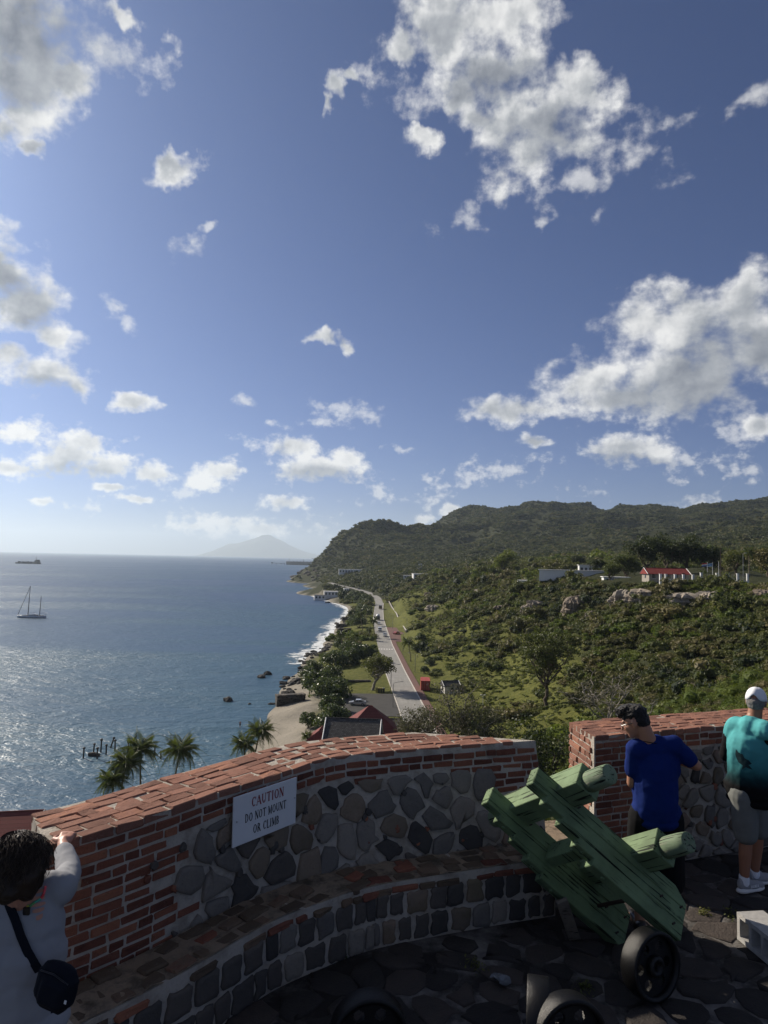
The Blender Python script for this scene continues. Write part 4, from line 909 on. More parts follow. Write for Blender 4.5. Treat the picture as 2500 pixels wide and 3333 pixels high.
def parapets():
    rng = np.random.default_rng(3)
    S = LW.S; s_taper = S-0.95                                  # from here on the end is splayed like an embrasure
    tmax = lambda s: TH_ if s < s_taper else max(0.0, TH_*(S-s)/(S-s_taper))
    ss = np.linspace(0, S, 60)
    outl = [tuple(q) for q in LW.at(ss, 0.007)]+[tuple(LW.at(s, tmax(s))) for s in np.linspace(s_taper, 0.14, 40)]
    base = LW.at(S*0.5, TH_/2)
    w = thing('fort_parapet', 'long curved parapet of brick and dark stone carrying the caution sign', 'wall', (base[0], base[1], FZ))
    core(w, 'mortar_core', outl, FZ-0.6, ZT-0.008, 'mortar', lambda z: [tuple(q) for q in LW.at(ss, 0.007-batter(ss, z-FZ))]+outl[60:])
    # coping bricks on top
    nrow = 6; rw = (TH_-0.006)/nrow
    for r in range(nrow):
        s = -0.09*(r % 2)-rng.uniform(0, 0.08)
        while s < S-0.02:
            L = (0.198 if rng.random() > 0.16 else 0.112)*rng.uniform(0.93, 1.06); c = s+L/2; o = (r+0.5)*rw-0.003
            if c-L*0.25 > -0.02+o*0.25 and o+rw*0.4 < tmax(c+L*0.45)+0.03:
                lo = max(s, o*0.25); hi = min(s+L, S-0.01); c = (lo+hi)/2
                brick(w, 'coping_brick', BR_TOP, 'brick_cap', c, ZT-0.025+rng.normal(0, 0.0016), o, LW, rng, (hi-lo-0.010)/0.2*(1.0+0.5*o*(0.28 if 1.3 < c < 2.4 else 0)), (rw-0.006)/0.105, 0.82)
            s += L
    # faced with bricks: top courses, the left pier, the right pier
    def isbrick(s, k):
        z = 1.25-(k+0.5)*CH
        if k < 3 or (k == 3 and N2(s*3.1, 7.7) > 0.5): return True
        if s < 0.50+0.10*(k % 2): return True
        if s < 0.80+0.10*((k*7) % 3) and (z < 0.74 or k < 7): return True
        if s > S-0.46-0.10*(k % 2) and z > 0.60: return True
        return False
    for k in range(1, 21):
        s = -0.10*(k % 2)-rng.uniform(0, 0.03)
        while s < S:
            L = (0.196 if rng.random() > 0.2 else 0.108)*rng.uniform(0.93, 1.05); c = s+L/2
            lo, hi = max(s, 0.0), min(s+L, S)
            if hi-lo > 0.04 and isbrick(c, k):
                brick(w, 'brick', BR_FACE, 'brick_red', (lo+hi)/2, ZT-(k+0.5)*CH+0.004, 0.050-float(batter(c, 1.25-(k+0.5)*CH)), LW, rng, (hi-lo-0.013)/0.2, 1.0, (CH-0.0115)/0.06)
            s += L
    # dark field stones in pale mortar
    rect = (0.0, S, 0.02, 1.25-3.1*CH); pts = poisson(rng, rect, 0.192, 2500, 1.1)
    mf = lambda u, v, o: np.c_[LW.at(u, -np.asarray(o)-batter(u, v)), FZ+v]
    for P in voronoi(pts, rect):
        if P is None: continue
        c = P.mean(0); k = int((1.25-c[1])/CH)
        if isbrick(c[0]-0.04, k) or isbrick(c[0], k): continue
        stone(w, 'stone', P, mf, rng.uniform(0.014, 0.026), rng.uniform(0.012, 0.024), rng, ('stone_wall', 'stone_dark', 'stone_warm')[int(rng.choice(3, p=(.62, .18, .2)))], 0.010)
    for _ in range(34):                                          # chips of brick and pebble in the joints
        u = rng.uniform(0.6, S-0.5); v_ = rng.uniform(0.45, 1.0); a = np.linspace(0, 6.283, 7)[:-1]; R_ = rng.uniform(0.018, 0.034)
        stone(w, 'chip', np.c_[u+np.cos(a)*R_, v_+np.sin(a)*R_*rng.uniform(0.6, 1.5)], mf, 0.002, 0.018, rng, 'stone_dark' if rng.random() < 0.6 else 'brick_red', 0.003)
    # ---- right parapet
    S2 = RW.S; t2 = 0.60
    b2 = RW.at(S2*0.5, t2/2)
    w2 = thing('fort_parapet', 'right hand parapet behind the two men, with its sunlit brick end', 'wall', (b2[0], b2[1], FZ))
    oc = np.array(atz(1856, 2349, ZT)[:2])                        # outer corner of the sunlit end
    sh = RW.at(0, t2)-oc                                          # skew of that end
    def at2(s, o):
        p = RW.at(s, o); f_ = np.clip(1-np.asarray(s)/0.7, 0, 1)[..., None]*(np.asarray(o)/t2)[..., None]
        return p-sh*f_
    outl = [tuple(q) for q in at2(np.linspace(0, S2, 12), np.full(12, 0.007))]+[tuple(q) for q in at2(np.linspace(S2, 0, 24), np.full(24, t2))]
    core(w2, 'mortar_core', outl, FZ-0.6, ZT-0.008, 'mortar')
    class Sk:                                                     # the skewed plan as a strip
        at = staticmethod(lambda s, o=0.0: at2(np.asarray(s, float), np.asarray(o, float))); ang = staticmethod(RW.ang)
    nrow = 6; rw = (t2-0.006)/nrow
    for r in range(nrow):
        s = -0.09*(r % 2)-rng.uniform(0, 0.06)
        while s < S2:
            L = (0.198 if rng.random() > 0.16 else 0.112)*rng.uniform(0.93, 1.06); lo = max(s, 0.0); hi = min(s+L, S2)
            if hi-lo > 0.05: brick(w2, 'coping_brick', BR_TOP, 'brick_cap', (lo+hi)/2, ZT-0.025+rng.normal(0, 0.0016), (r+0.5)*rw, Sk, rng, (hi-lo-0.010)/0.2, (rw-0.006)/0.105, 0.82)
            s += L
    def isb2(s, k): return k < 3 or s < 0.60+0.1*(k % 2)
    for k in range(1, 21):
        s = -0.10*(k % 2)
        while s < S2:
            L = (0.196 if rng.random() > 0.2 else 0.108)*rng.uniform(0.93, 1.05); lo, hi = max(s, 0.0), min(s+L, S2)
            if hi-lo > 0.04 and isb2((lo+hi)/2, k): brick(w2, 'brick', BR_FACE, 'brick_red', (lo+hi)/2, ZT-(k+0.5)*CH+0.004, 0.050, Sk, rng, (hi-lo-0.013)/0.2, 1.0, (CH-0.0115)/0.06)
            s += L
    a0 = np.array(at2(0.0, 0.0)); a1 = np.array(at2(0.0, t2)); ce = Strip([a0, a1], 20, 0)
    for k in range(1, 20):                                        # sunlit end, eroded bricks
        s = 0.05+0.05*(k % 2)
        while s < ce.S-0.03:
            L = (0.196 if rng.random() > 0.45 else 0.105)*rng.uniform(0.9, 1.05); hi = min(s+L, ce.S-0.005)
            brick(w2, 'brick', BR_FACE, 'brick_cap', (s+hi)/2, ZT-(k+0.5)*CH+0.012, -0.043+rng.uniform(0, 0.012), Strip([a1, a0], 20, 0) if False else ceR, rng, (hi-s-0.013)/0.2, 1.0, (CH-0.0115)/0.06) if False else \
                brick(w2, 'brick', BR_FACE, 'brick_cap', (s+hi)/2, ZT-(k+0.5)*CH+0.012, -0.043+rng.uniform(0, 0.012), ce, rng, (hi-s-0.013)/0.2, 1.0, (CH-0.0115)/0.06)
            s += L
    rect = (0.0, S2, 0.0, 1.25-3.1*CH); pts = poisson(rng, rect, 0.17, 2500, 0.9)
    mf2 = lambda u, v, o: np.c_[at2(u, -o), FZ+v]
    for P in voronoi(pts, rect):
        if P is None: continue
        c = P.mean(0); k = int((1.25-c[1])/CH)
        if isb2(c[0]-0.05, k): continue
        stone(w2, 'stone', P, mf2, rng.uniform(0.016, 0.03), rng.uniform(0.014, 0.028), rng, ('stone_wall', 'stone_dark', 'stone_warm')[int(rng.choice(3, p=(.62, .18, .2)))], 0.010)
    for _ in range(30):
        u = rng.uniform(0.75, S2-0.2); v_ = rng.uniform(0.05, 0.95); a = np.linspace(0, 6.283, 7)[:-1]; R_ = rng.uniform(0.018, 0.036)
        stone(w2, 'chip', np.c_[u+np.cos(a)*R_, v_+np.sin(a)*R_*rng.uniform(0.6, 1.5)], mf2, 0.002, 0.02, rng, 'stone_dark' if rng.random() < 0.6 else 'brick_red', 0.003)
    # sill between the two parapets
    e0 = LW.at(S, 0.0); q = [e0+(0.0, 0.02), a0+(0, 0.02), a1, LW.at(s_taper, TH_)+(0.25, 0.1)]
    core(tag(thing('embrasure_sill', 'low mortared sill closing the embrasure between the parapets', 'sill', (1.6, 6.7, FZ))), 'sill_block', q, FZ-0.6, FZ+0.30, 'mortar_bench')
    # ---- bench along the left parapet
    s0, s1 = 0.04, S-0.14; HB = 0.46; DS = lambda s: 0.36+0.20*sst(s, 1.3, 2.4); D = 0.56
    bb = LW.at(S/2, -D/2); b = thing('stone_bench', 'low stone bench built against the curved parapet', 'bench', (bb[0], bb[1], FZ))
    sb = np.linspace(s0, s1, 50); outl = [tuple(LW.at(s, -0.004)) for s in sb]+[tuple(LW.at(s, -DS(s))) for s in sb[::-1]]
    core(b, 'mortar_core', outl, FZ-0.3, FZ+HB-0.016, 'mortar')
    st = []; wb = lambda s: float(batter(s, HB))
    for s in np.linspace(s0+0.005, s1-0.005, 60): st += [LW.at(s, -0.012-wb(s)), LW.at(s, -DS(s)+0.004)]
    v = np.c_[np.array(st), np.full(len(st), FZ+HB-0.010)]; v[:, 2] += np.random.default_rng(5).normal(0, 0.004, len(v)); f = [(2*i, 2*i+2, 2*i+3, 2*i+1) for i in range(59)]
    obj('render_coat', (v-np.array(b.location), f), M['mortar_bench'], b)
    for r in range(3):                                            # worn bricks on the seat
        s = s0+rng.uniform(0, 0.1)
        while s < s1-0.05:
            L = 0.20*rng.uniform(0.8, 1.15); hi = min(s+L, s1); c = (s+hi)/2; rw = (DS(c)-wb(c)-0.02)/3
            if rng.random() < (0.92 if r == 2 else 0.62): brick(b, 'seat_brick', BR_OLD, 'brick_red' if rng.random() < 0.16 else 'brick_old', c, FZ+HB-0.025+rng.normal(0, 0.006), -(wb(c)+0.015+(r+0.5)*rw), LW, rng, (hi-s-0.012)/0.2*rng.uniform(0.6, 1.0), (rw-0.010)/0.105*rng.uniform(0.8, 1.05), 1.0, rng.normal(0, 0.06), 0.012)
            s += L
    s = s0
    while s < s1-0.05:                                            # edge course under the seat
        L = 0.19*rng.uniform(0.7, 1.3); hi = min(s+L, s1); c = (s+hi)/2
        if rng.random() < 0.8: brick(b, 'edge_brick', BR_OLD, 'brick_red' if rng.random() < 0.35 else 'brick_old', c, FZ+HB-0.075, -(DS(c)-0.040), LW, rng, (hi-s-0.02)/0.2, 1.0, 0.95)
        s += L
    rows = [(0.0, 0.192), (0.192, 0.38)]                          # two courses of squared stones
    mfb = lambda u, v, o: np.c_[LW.at(u, -DS(u)-o), FZ+v]
    for (z0, z1) in rows:
        s = s0+rng.uniform(0, 0.02)
        while s < s1-0.03:
            L = rng.uniform(0.12, 0.21); hi = min(s+L, s1)
            j = lambda: rng.normal(0, 0.006)
            P = np.array([(s+j(), z0+j()), ((s+hi)/2, z0+j()), (hi+j(), z0+j()), (hi+j(), (z0+z1)/2), (hi+j(), z1+j()), ((s+hi)/2, z1+j()), (s+j(), z1+j()), (s+j(), (z0+z1)/2)])
            stone(b, 'stone', P, mfb, 0.017, rng.uniform(0.010, 0.02), rng, ('stone_wall', 'stone_dark', 'stone_warm')[int(rng.choice(3, p=(.2, .7, .1)))], 0.005)
            s += L
    e = LW.at(s0, 0); e2 = LW.at(s0, -D)                          # its end face
    # ---- floor of uneven cobbles
    fl = mesh('bastion_floor', [(-4.2, -2.5, FZ-0.004), (7.0, -2.5, FZ-0.004), (7.0, 8.3, FZ-0.004), (3.6, 7.6, FZ-0.004), (-2.0, 5.6, FZ-0.004), (-4.2, 5.0, FZ-0.004)], [(0, 1, 2, 3, 4, 5)])
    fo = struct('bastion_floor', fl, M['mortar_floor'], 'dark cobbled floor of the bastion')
    rect = (-1.4, 4.4, 2.9, 7.3); pts = poisson(rng, rect, 0.235, 5000, 1.3)
    rng2 = np.random.default_rng(8)
    for P in voronoi(pts, rect):
        if P is None: continue
        c = P.mean(0)
        # keep off the bench and the walls
        d = np.linalg.norm(LW.c-c, axis=1).min(); k = np.linalg.norm(LW.c-c, axis=1).argmin(); side = LW.t[k][0]*(c[1]-LW.c[k][1])-LW.t[k][1]*(c[0]-LW.c[k][0])
        if side > -float(DS(LW.s[k]))-0.08 and c[0] < 1.7: continue
        d2 = np.linalg.norm(RW.c-c, axis=1).argmin(); side2 = RW.t[d2][0]*(c[1]-RW.c[d2][1])-RW.t[d2][1]*(c[0]-RW.c[d2][0])
        if side2 > -0.08 and c[0] > 1.5: continue
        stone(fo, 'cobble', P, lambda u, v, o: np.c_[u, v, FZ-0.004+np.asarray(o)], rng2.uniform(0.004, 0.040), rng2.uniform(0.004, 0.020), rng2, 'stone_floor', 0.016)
    core_v = [(-4.2, -2.5), (7.0, -2.5), (7.0, 8.3), (3.6, 7.6), (-2.0, 5.6), (-4.2, 5.0)]
    tag(core(thing('bastion_base', 'masonry base of the bastion below its floor', 'wall', (0, 3, FZ-6)), 'masonry', core_v, FZ-6.5, FZ-0.02, 'stone_dark'))
parapets()
# ------------------------------------------------------------------ lettering: roman capitals built from strokes
GL = {'C': [('arc', .42, .5, .36, .5, 50, 310, 1), ('v', .70, .66, .98, .5)], 'A': [('l', .08, 0, .42, 1, .5), ('l', .42, 1, .80, 0, 1.1), ('l', .22, .34, .62, .34, .5), ('s', .08, 0), ('s', .80, 0)],
      'U': [('l', .16, .3, .16, 1, 1), ('arc', .43, .3, .27, .3, 180, 360, 1), ('l', .70, .3, .70, 1, .5), ('s', .16, 1), ('s', .70, 1)], 'T': [('l', .42, 0, .42, 1, 1.1), ('l', .04, .97, .80, .97, .6), ('v', .05, .8, .98, .4), ('v', .79, .8, .98, .4), ('s', .42, 0)],
      'I': [('l', .22, 0, .22, 1, 1.1), ('s', .22, 0), ('s', .22, 1)], 'O': [('arc', .46, .5, .40, .5, 0, 360, 1)], 'N': [('l', .14, 0, .14, 1, .5), ('l', .14, 1, .74, 0, 1.1), ('l', .74, 0, .74, 1, .5), ('s', .14, 0), ('s', .10, 1), ('s', .74, 1)],
      'D': [('l', .16, 0, .16, 1, 1), ('arc', .30, .5, .48, .5, -90, 90, 1), ('l', .10, .97, .32, .97, .5), ('l', .10, .03, .32, .03, .5)], 'M': [('l', .14, 0, .14, 1, .5), ('l', .14, 1, .48, .08, 1.1), ('l', .48, .08, .84, 1, .5), ('l', .84, 0, .84, 1, 1), ('s', .14, 0), ('s', .84, 0), ('s', .12, 1), ('s', .86, 1)],
      'R': [('l', .16, 0, .16, 1, 1), ('arc', .32, .74, .28, .25, -90, 90, 1), ('l', .10, .97, .34, .97, .5), ('l', .16, .5, .34, .5, .5), ('l', .36, .5, .72, 0, 1.1), ('s', .16, 0), ('s', .74, 0)], 'L': [('l', .16, 0, .16, 1, 1), ('l', .10, .03, .64, .03, .6), ('v', .63, .03, .24, .4), ('s', .16, 1)],
      'B': [('l', .16, 0, .16, 1, 1), ('arc', .32, .75, .25, .24, -90, 90, 1), ('arc', .32, .26, .31, .26, -90, 90, 1), ('l', .10, .97, .34, .97, .5), ('l', .16, .5, .34, .5, .5), ('l', .10, .03, .34, .03, .5)], ' ': [],
      'H': [('l', .14, 0, .14, 1, 1), ('l', .74, 0, .74, 1, 1), ('l', .14, .5, .74, .5, .9)], 'K': [('l', .14, 0, .14, 1, 1), ('l', .14, .4, .68, 1, .9), ('l', .32, .56, .74, 0, 1)]}
GW = {'C': .80, 'A': .88, 'U': .86, 'T': .84, 'I': .44, 'O': .92, 'N': .88, 'D': .88, 'M': 1.0, 'R': .82, 'L': .70, 'B': .72, ' ': .42, 'H': .90, 'K': .82}
def lettering(text, h, th=0.13, xs=0.8):
    """flat outline polygons in (x, y), x centred"""
    quads = []; x = 0.0
    def seg(a, b, w):
        a = np.array(a, float); b = np.array(b, float); d = b-a; L = np.linalg.norm(d); d /= L+1e-9; n = np.array([-d[1], d[0]])*w/2
        quads.append([a-n, b-n, b+n, a+n])
    for ch in text:
        for g in GL[ch]:
            if g[0] == 'l': seg((x+g[1], g[2]), (x+g[3], g[4]), th*g[5])
            elif g[0] == 's': seg((x+g[1]-.12, g[2]+(.02 if g[2] < .5 else -.02)), (x+g[1]+.12, g[2]+(.02 if g[2] < .5 else -.02)), th*0.4)
            elif g[0] == 'v': seg((x+g[1], g[2]), (x+g[1], g[3]), th*g[4])
            else:
                _, cx, cy, rx, ry, a0, a1, w = g; n = 18; A = np.radians(np.linspace(a0, a1, n+1))
                for i in range(n):
                    wi = [th*w*(0.45+0.6*abs(math.cos(A[k]))) for k in (i, i+1)]
                    q = []
                    for k, e in ((0, 1), (1, 1), (1, -1), (0, -1)):
                        aa = A[i+k]; rr = e*wi[k]/2; q.append(np.array([x+cx+(rx-wi[k]/2+rr)*math.cos(aa), cy+(ry-wi[k]/2+rr)*math.sin(aa)]))
                    quads.append(q)
        x += GW[ch]+.06
    Q = np.array(quads); Q[..., 0] -= x/2; Q[..., 0] *= xs
    return Q*h
plain('sign_white', (0.66, 0.67, 0.68), 0.45, 0.4, 0, 0.05, 3.0, 0.05); plain('ink_red', (0.22, 0.012, 0.02), 0.5, 0.3, 0, 0.05); plain('ink_black', (0.02, 0.02, 0.021), 0.5, 0.3, 0, 0.05); plain('steel', (0.4, 0.4, 0.4), 0.4, 0.5, 0.9, 0.1)
def caution_sign():
    ss = np.linspace(0, LW.S, 400); pl = LW.at(ss, 0.0); d = np.c_[pl, np.full(400, ZT)]-CAMP; px = CX+F*(d @ _r)/(d @ _f)
    s1, s2 = np.interp(747, px, ss), np.interp(950, px, ss); mid = (s1+s2)/2; p = LW.at(mid, -0.045); a = LW.ang(mid); W = s2-s1; H = 0.335; zc = ZT-0.052-H/2
    t = thing('caution_sign', 'white caution sign with red and black capitals fixed to the parapet', 'sign', (p[0], p[1], zc), (0, 0, a))
    MB().box((0, 0, 0), (W, 0.012, H), bev=0.002).build('board', M['sign_white'], t)
    for (txt, z, h, mat, dx, xs) in (('CAUTION', 0.098, 0.066, 'ink_red', 0.015, 0.80), ('DO NOT MOUNT', 0.0, 0.058, 'ink_black', 0.0, 0.66), ('OR CLIMB', -0.092, 0.058, 'ink_black', 0.005, 0.70)):
        Q = lettering(txt, h, 0.175, xs); Q[..., 1] -= h/2; n = len(Q); v = np.zeros((n*4, 3)); v[:, 0] = Q.reshape(-1, 2)[:, 0]+dx; v[:, 2] = Q.reshape(-1, 2)[:, 1]+z; v[:, 1] = -0.0075-np.repeat(np.arange(n) % 5, 4)*0.00012
        obj('lettering', mesh('lettering', v, np.arange(4*n).reshape(n, 4)), M[mat], t)
    for (x, z) in ((-W/2+0.028, 0.0), (W/2-0.02, 0.022)): MB().lathe([(0.0, 0), (0.006, 0), (0.004, 0.004), (0, 0.005)], 8, 'Y', (x, -0.0105, z)).build('screw', M['steel'], t)
caution_sign()
# ------------------------------------------------------------------ people: solid shapes fused into one continuous skin
def capsule(p, q, r1, r2, n=14, k=4):
    p = np.asarray(p, float); q = np.asarray(q, float); ax = q-p; L = np.linalg.norm(ax)+1e-9; ax = ax/L
    x = np.cross(ax, (0, 0, 1.0)) if abs(ax[2]) < 0.9 else np.cross(ax, (1.0, 0, 0)); x /= np.linalg.norm(x); y = np.cross(ax, x)
    rows = [(p-ax*r1*math.cos(a), r1*math.sin(a)) for a in np.linspace(0.08, math.pi/2, k)]+[(q+ax*r2*math.sin(a), r2*math.cos(a)) for a in np.linspace(0, math.pi/2-0.08, k)]
    a = np.linspace(0, 2*math.pi, n, endpoint=False); v = np.concatenate([c+r*(np.cos(a)[:, None]*x+np.sin(a)[:, None]*y) for c, r in rows]); m = len(rows)
    f = [(i*n+j, i*n+(j+1) % n, (i+1)*n+(j+1) % n, (i+1)*n+j) for i in range(m-1) for j in range(n)]+[tuple(range(n-1, -1, -1)), tuple(range((m-1)*n, m*n))]
    return v, f
def ellipsoid(c, r, R=None, n=18, m=10):
    a = np.linspace(0, 2*math.pi, n, endpoint=False); b = np.linspace(-math.pi/2+0.12, math.pi/2-0.12, m)
    v = np.concatenate([np.stack([math.cos(t)*np.cos(a), math.cos(t)*np.sin(a), np.full(n, math.sin(t)/math.sin(math.pi/2-0.12))], 1) for t in b])*np.asarray(r, float)
    if R is not None: v = v @ np.asarray(R).T
    f = [(i*n+j, i*n+(j+1) % n, (i+1)*n+(j+1) % n, (i+1)*n+j) for i in range(m-1) for j in range(n)]+[tuple(range(n-1, -1, -1)), tuple(range((m-1)*n, m*n))]
    return v+np.asarray(c, float), f
_tex = {}
def cloud_tex(size, depth=2):
    if (size, depth) not in _tex:
        t = bpy.data.textures.new('folds', 'CLOUDS'); t.noise_scale = size; t.noise_depth = depth; _tex[(size, depth)] = t
    return _tex[(size, depth)]
def fuse(shapes, voxel, smooth=4, folds=None, cut=None):
    """voxel-fuse overlapping closed shapes; returns a mesh"""
    mb = MB()
    for v, f in shapes: mb.add(v, f)
    me = mesh('tmp', *mb.data()); fixn(me); o = bpy.data.objects.new('tmp', me); COL.objects.link(o)
    m = o.modifiers.new('r', 'REMESH'); m.mode = 'VOXEL'; m.voxel_size = voxel; m.use_smooth_shade = True
    if smooth: s = o.modifiers.new('s', 'SMOOTH'); s.iterations = smooth; s.factor = 0.5
    for (size, strength) in (folds or []):
        d = o.modifiers.new('d', 'DISPLACE'); d.texture = cloud_tex(size); d.strength = strength; d.mid_level = 0.5
    dg = bpy.context.evaluated_depsgraph_get(); ev = o.evaluated_get(dg); out = bpy.data.meshes.new_from_object(ev)
    bpy.data.objects.remove(o); bpy.data.meshes.remove(me)
    return out
def frame(fwd, up=(0, 0, 1)):
    """columns: right, forward, up"""
    f = np.asarray(fwd, float); f /= np.linalg.norm(f); r = np.cross(f, up); r /= np.linalg.norm(r); u = np.cross(r, f); return np.stack([r, f, u], 1)
def head_shapes(c, fwd, up=(0, 0, 1), s=1.0):
    R = frame(fwd, up); P = lambda x, y, z: np.asarray(c)+R @ (np.array([x, y, z])*s); E = lambda p, r: ellipsoid(P(*p), np.array(r)*s, R)
    sh = [E((0, -0.012, 0.025), (0.074, 0.094, 0.092)), E((0, 0.030, -0.030), (0.060, 0.066, 0.075)), E((0, 0.062, -0.088), (0.030, 0.026, 0.024)), E((0, 0.045, -0.070), (0.045, 0.045, 0.040)),
          E((0.032, 0.068, -0.022), (0.022, 0.018, 0.020)), E((-0.032, 0.068, -0.022), (0.022, 0.018, 0.020)), E((0, 0.080, 0.030), (0.050, 0.014, 0.012)), E((0, 0.083, -0.060), (0.022, 0.012, 0.009)), E((0, 0.080, -0.070), (0.020, 0.012, 0.007))]
    sh += [capsule(P(0, 0.088, 0.020), P(0, 0.113, -0.022), 0.009*s, 0.013*s), capsule(P(-0.012, 0.096, -0.028), P(0.012, 0.096, -0.028), 0.009*s, 0.009*s)]
    for e in (-1, 1): sh += [E((0.078*e, -0.008, -0.008), (0.010, 0.022, 0.034)), E((0.074*e, 0.0, -0.03), (0.010, 0.012, 0.016))]
    return sh, P, R
def hand_shapes(w, d, n, curl=0.5, thumb=1, s=1.0):
    """w wrist, d direction of the fingers, n back of the hand"""
    d = np.asarray(d, float); d /= np.linalg.norm(d); n = np.asarray(n, float); n = n-d*(n @ d); n /= np.linalg.norm(n); r = np.cross(d, n); w = np.asarray(w, float)
    sh = [capsule(w, w+d*0.03*s, 0.027*s, 0.028*s)]
    for i, (x, L) in enumerate(((-0.030, 0.072), (-0.010, 0.082), (0.011, 0.077), (0.031, 0.060))):
        b0 = w+d*0.02*s+r*x*0.6*s; b = w+d*(0.088-0.004*abs(i-1.2))*s+r*x*s; sh.append(capsule(b0, b, 0.016*s, 0.0125*s))
        p = b; a = 0.0
        for k in range(3):
            a += curl*(0.75+0.2*k); q = p+(d*math.cos(a)-n*math.sin(a))*L*(0.42, 0.33, 0.25)[k]*s; sh.append(capsule(p, q, (0.0105-0.0012*k)*s, (0.0095-0.0012*k)*s, 10, 3)); p = q
    t0 = w+d*0.025*s-r*0.028*thumb*s; t1 = t0+(d*0.55-r*0.75*thumb-n*0.25)*0.045*s; t2 = t1+(d*0.85-r*0.15*thumb-n*0.35)*0.034*s; t3 = t2+(d*0.85+r*0.2*thumb-n*0.4)*0.026*s
    sh += [capsule(t0, t1, 0.018*s, 0.0125*s, 10, 3), capsule(t1, t2, 0.0125*s, 0.011*s, 10, 3), capsule(t2, t3, 0.0105*s, 0.009*s, 10, 3)]
    return sh
def rel(me, par):
    me.transform(Matrix.Translation(-Vector(par.location))); return me
def skinmat(name, c):
    def b(t):
        tc = t.new('ShaderNodeTexCoord').outputs['Object']; n = t.noise(tc, 30.0, 4.0, 0.6).outputs[0]; n2 = t.noise(tc, 6.0, 3.0, 0.5).outputs[0]
        col = t.mix(t.math('MULTIPLY', n2, 0.5), c, tuple(x*k for x, k in zip(c, (1.12, 0.82, 0.75))))
        p = principled(t, col, 0.5, n, 0.35, 0, 0.12, 0.004); return p
    return material(name, b)
def cloth(name, c, rough=0.9, var=0.12):
    def b(t):
        tc = t.new('ShaderNodeTexCoord').outputs['Object']; n = t.noise(tc, 240.0, 3.0, 0.7).outputs[0]; n2 = t.noise(tc, 5.0, 4.0, 0.6).outputs[0]
        k = t.math('ADD', 1.0-var, t.math('MULTIPLY', t.math('ADD', n, n2), var))
        return principled(t, t.new('ShaderNodeVectorMath', operation='SCALE', ins={0: c, 'Scale': k}).outputs[0], rough, n, 0.12, 0, 0.25, 0.003)
    return material(name, b)
skinmat('skin_light', (0.42, 0.22, 0.15)); skinmat('skin_tan', (0.30, 0.15, 0.09)); skinmat('skin_warm', (0.36, 0.19, 0.12))
cloth('grey_jersey', (0.27, 0.275, 0.29)); cloth('navy_cotton', (0.006, 0.019, 0.115)); cloth('black_cloth', (0.008, 0.008, 0.009)); cloth('grey_shorts', (0.15, 0.155, 0.145)); cloth('white_cloth', (0.72, 0.73, 0.75)); cloth('bag_nylon', (0.006, 0.008, 0.014), 0.75)
plain('shoe_grey', (0.30, 0.30, 0.31), 0.8, 0.2, 0, 0.12, 40, 0.2); plain('shoe_sole', (0.62, 0.61, 0.59), 0.7, 0.3, 0, 0.06, 20, 0.1); plain('dark_plastic', (0.012, 0.012, 0.013), 0.3, 0.5, 0, 0.05); plain('hair_black', (0.008, 0.007, 0.007), 0.45, 0.4, 0, 0.4, 40, 0.8, 0.01); plain('hair_grey', (0.20, 0.19, 0.18), 0.55, 0.4, 0, 0.4, 60, 0.8, 0.01)
def hairmat(t):
    r = t.new('ShaderNodeNewGeometry').outputs['Random Per Island']; tc = t.new('ShaderNodeTexCoord').outputs['Object']; n = t.noise(tc, 14.0, 4.0, 0.6).outputs[0]
    return principled(t, t.ramp(t.math('MULTIPLY_ADD', r, 0.6, t.math('MULTIPLY', n, 0.4)), [(0.1, (0.014, 0.009, 0.006)), (0.6, (0.040, 0.026, 0.017)), (1.0, (0.11, 0.078, 0.05))]), 0.55, None, 0.25)
material('hair_brown', hairmat)
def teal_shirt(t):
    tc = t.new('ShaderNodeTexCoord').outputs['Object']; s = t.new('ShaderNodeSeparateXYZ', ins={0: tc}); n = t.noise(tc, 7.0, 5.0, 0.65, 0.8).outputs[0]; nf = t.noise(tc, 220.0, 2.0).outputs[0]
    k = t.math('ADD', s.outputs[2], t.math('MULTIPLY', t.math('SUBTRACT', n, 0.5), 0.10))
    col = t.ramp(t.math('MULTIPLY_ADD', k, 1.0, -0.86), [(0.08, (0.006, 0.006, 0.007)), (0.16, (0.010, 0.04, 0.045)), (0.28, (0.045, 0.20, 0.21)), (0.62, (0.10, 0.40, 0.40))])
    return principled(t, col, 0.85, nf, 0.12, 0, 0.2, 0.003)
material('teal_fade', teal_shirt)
def at(px, py, Y): return aty(px, py, Y)
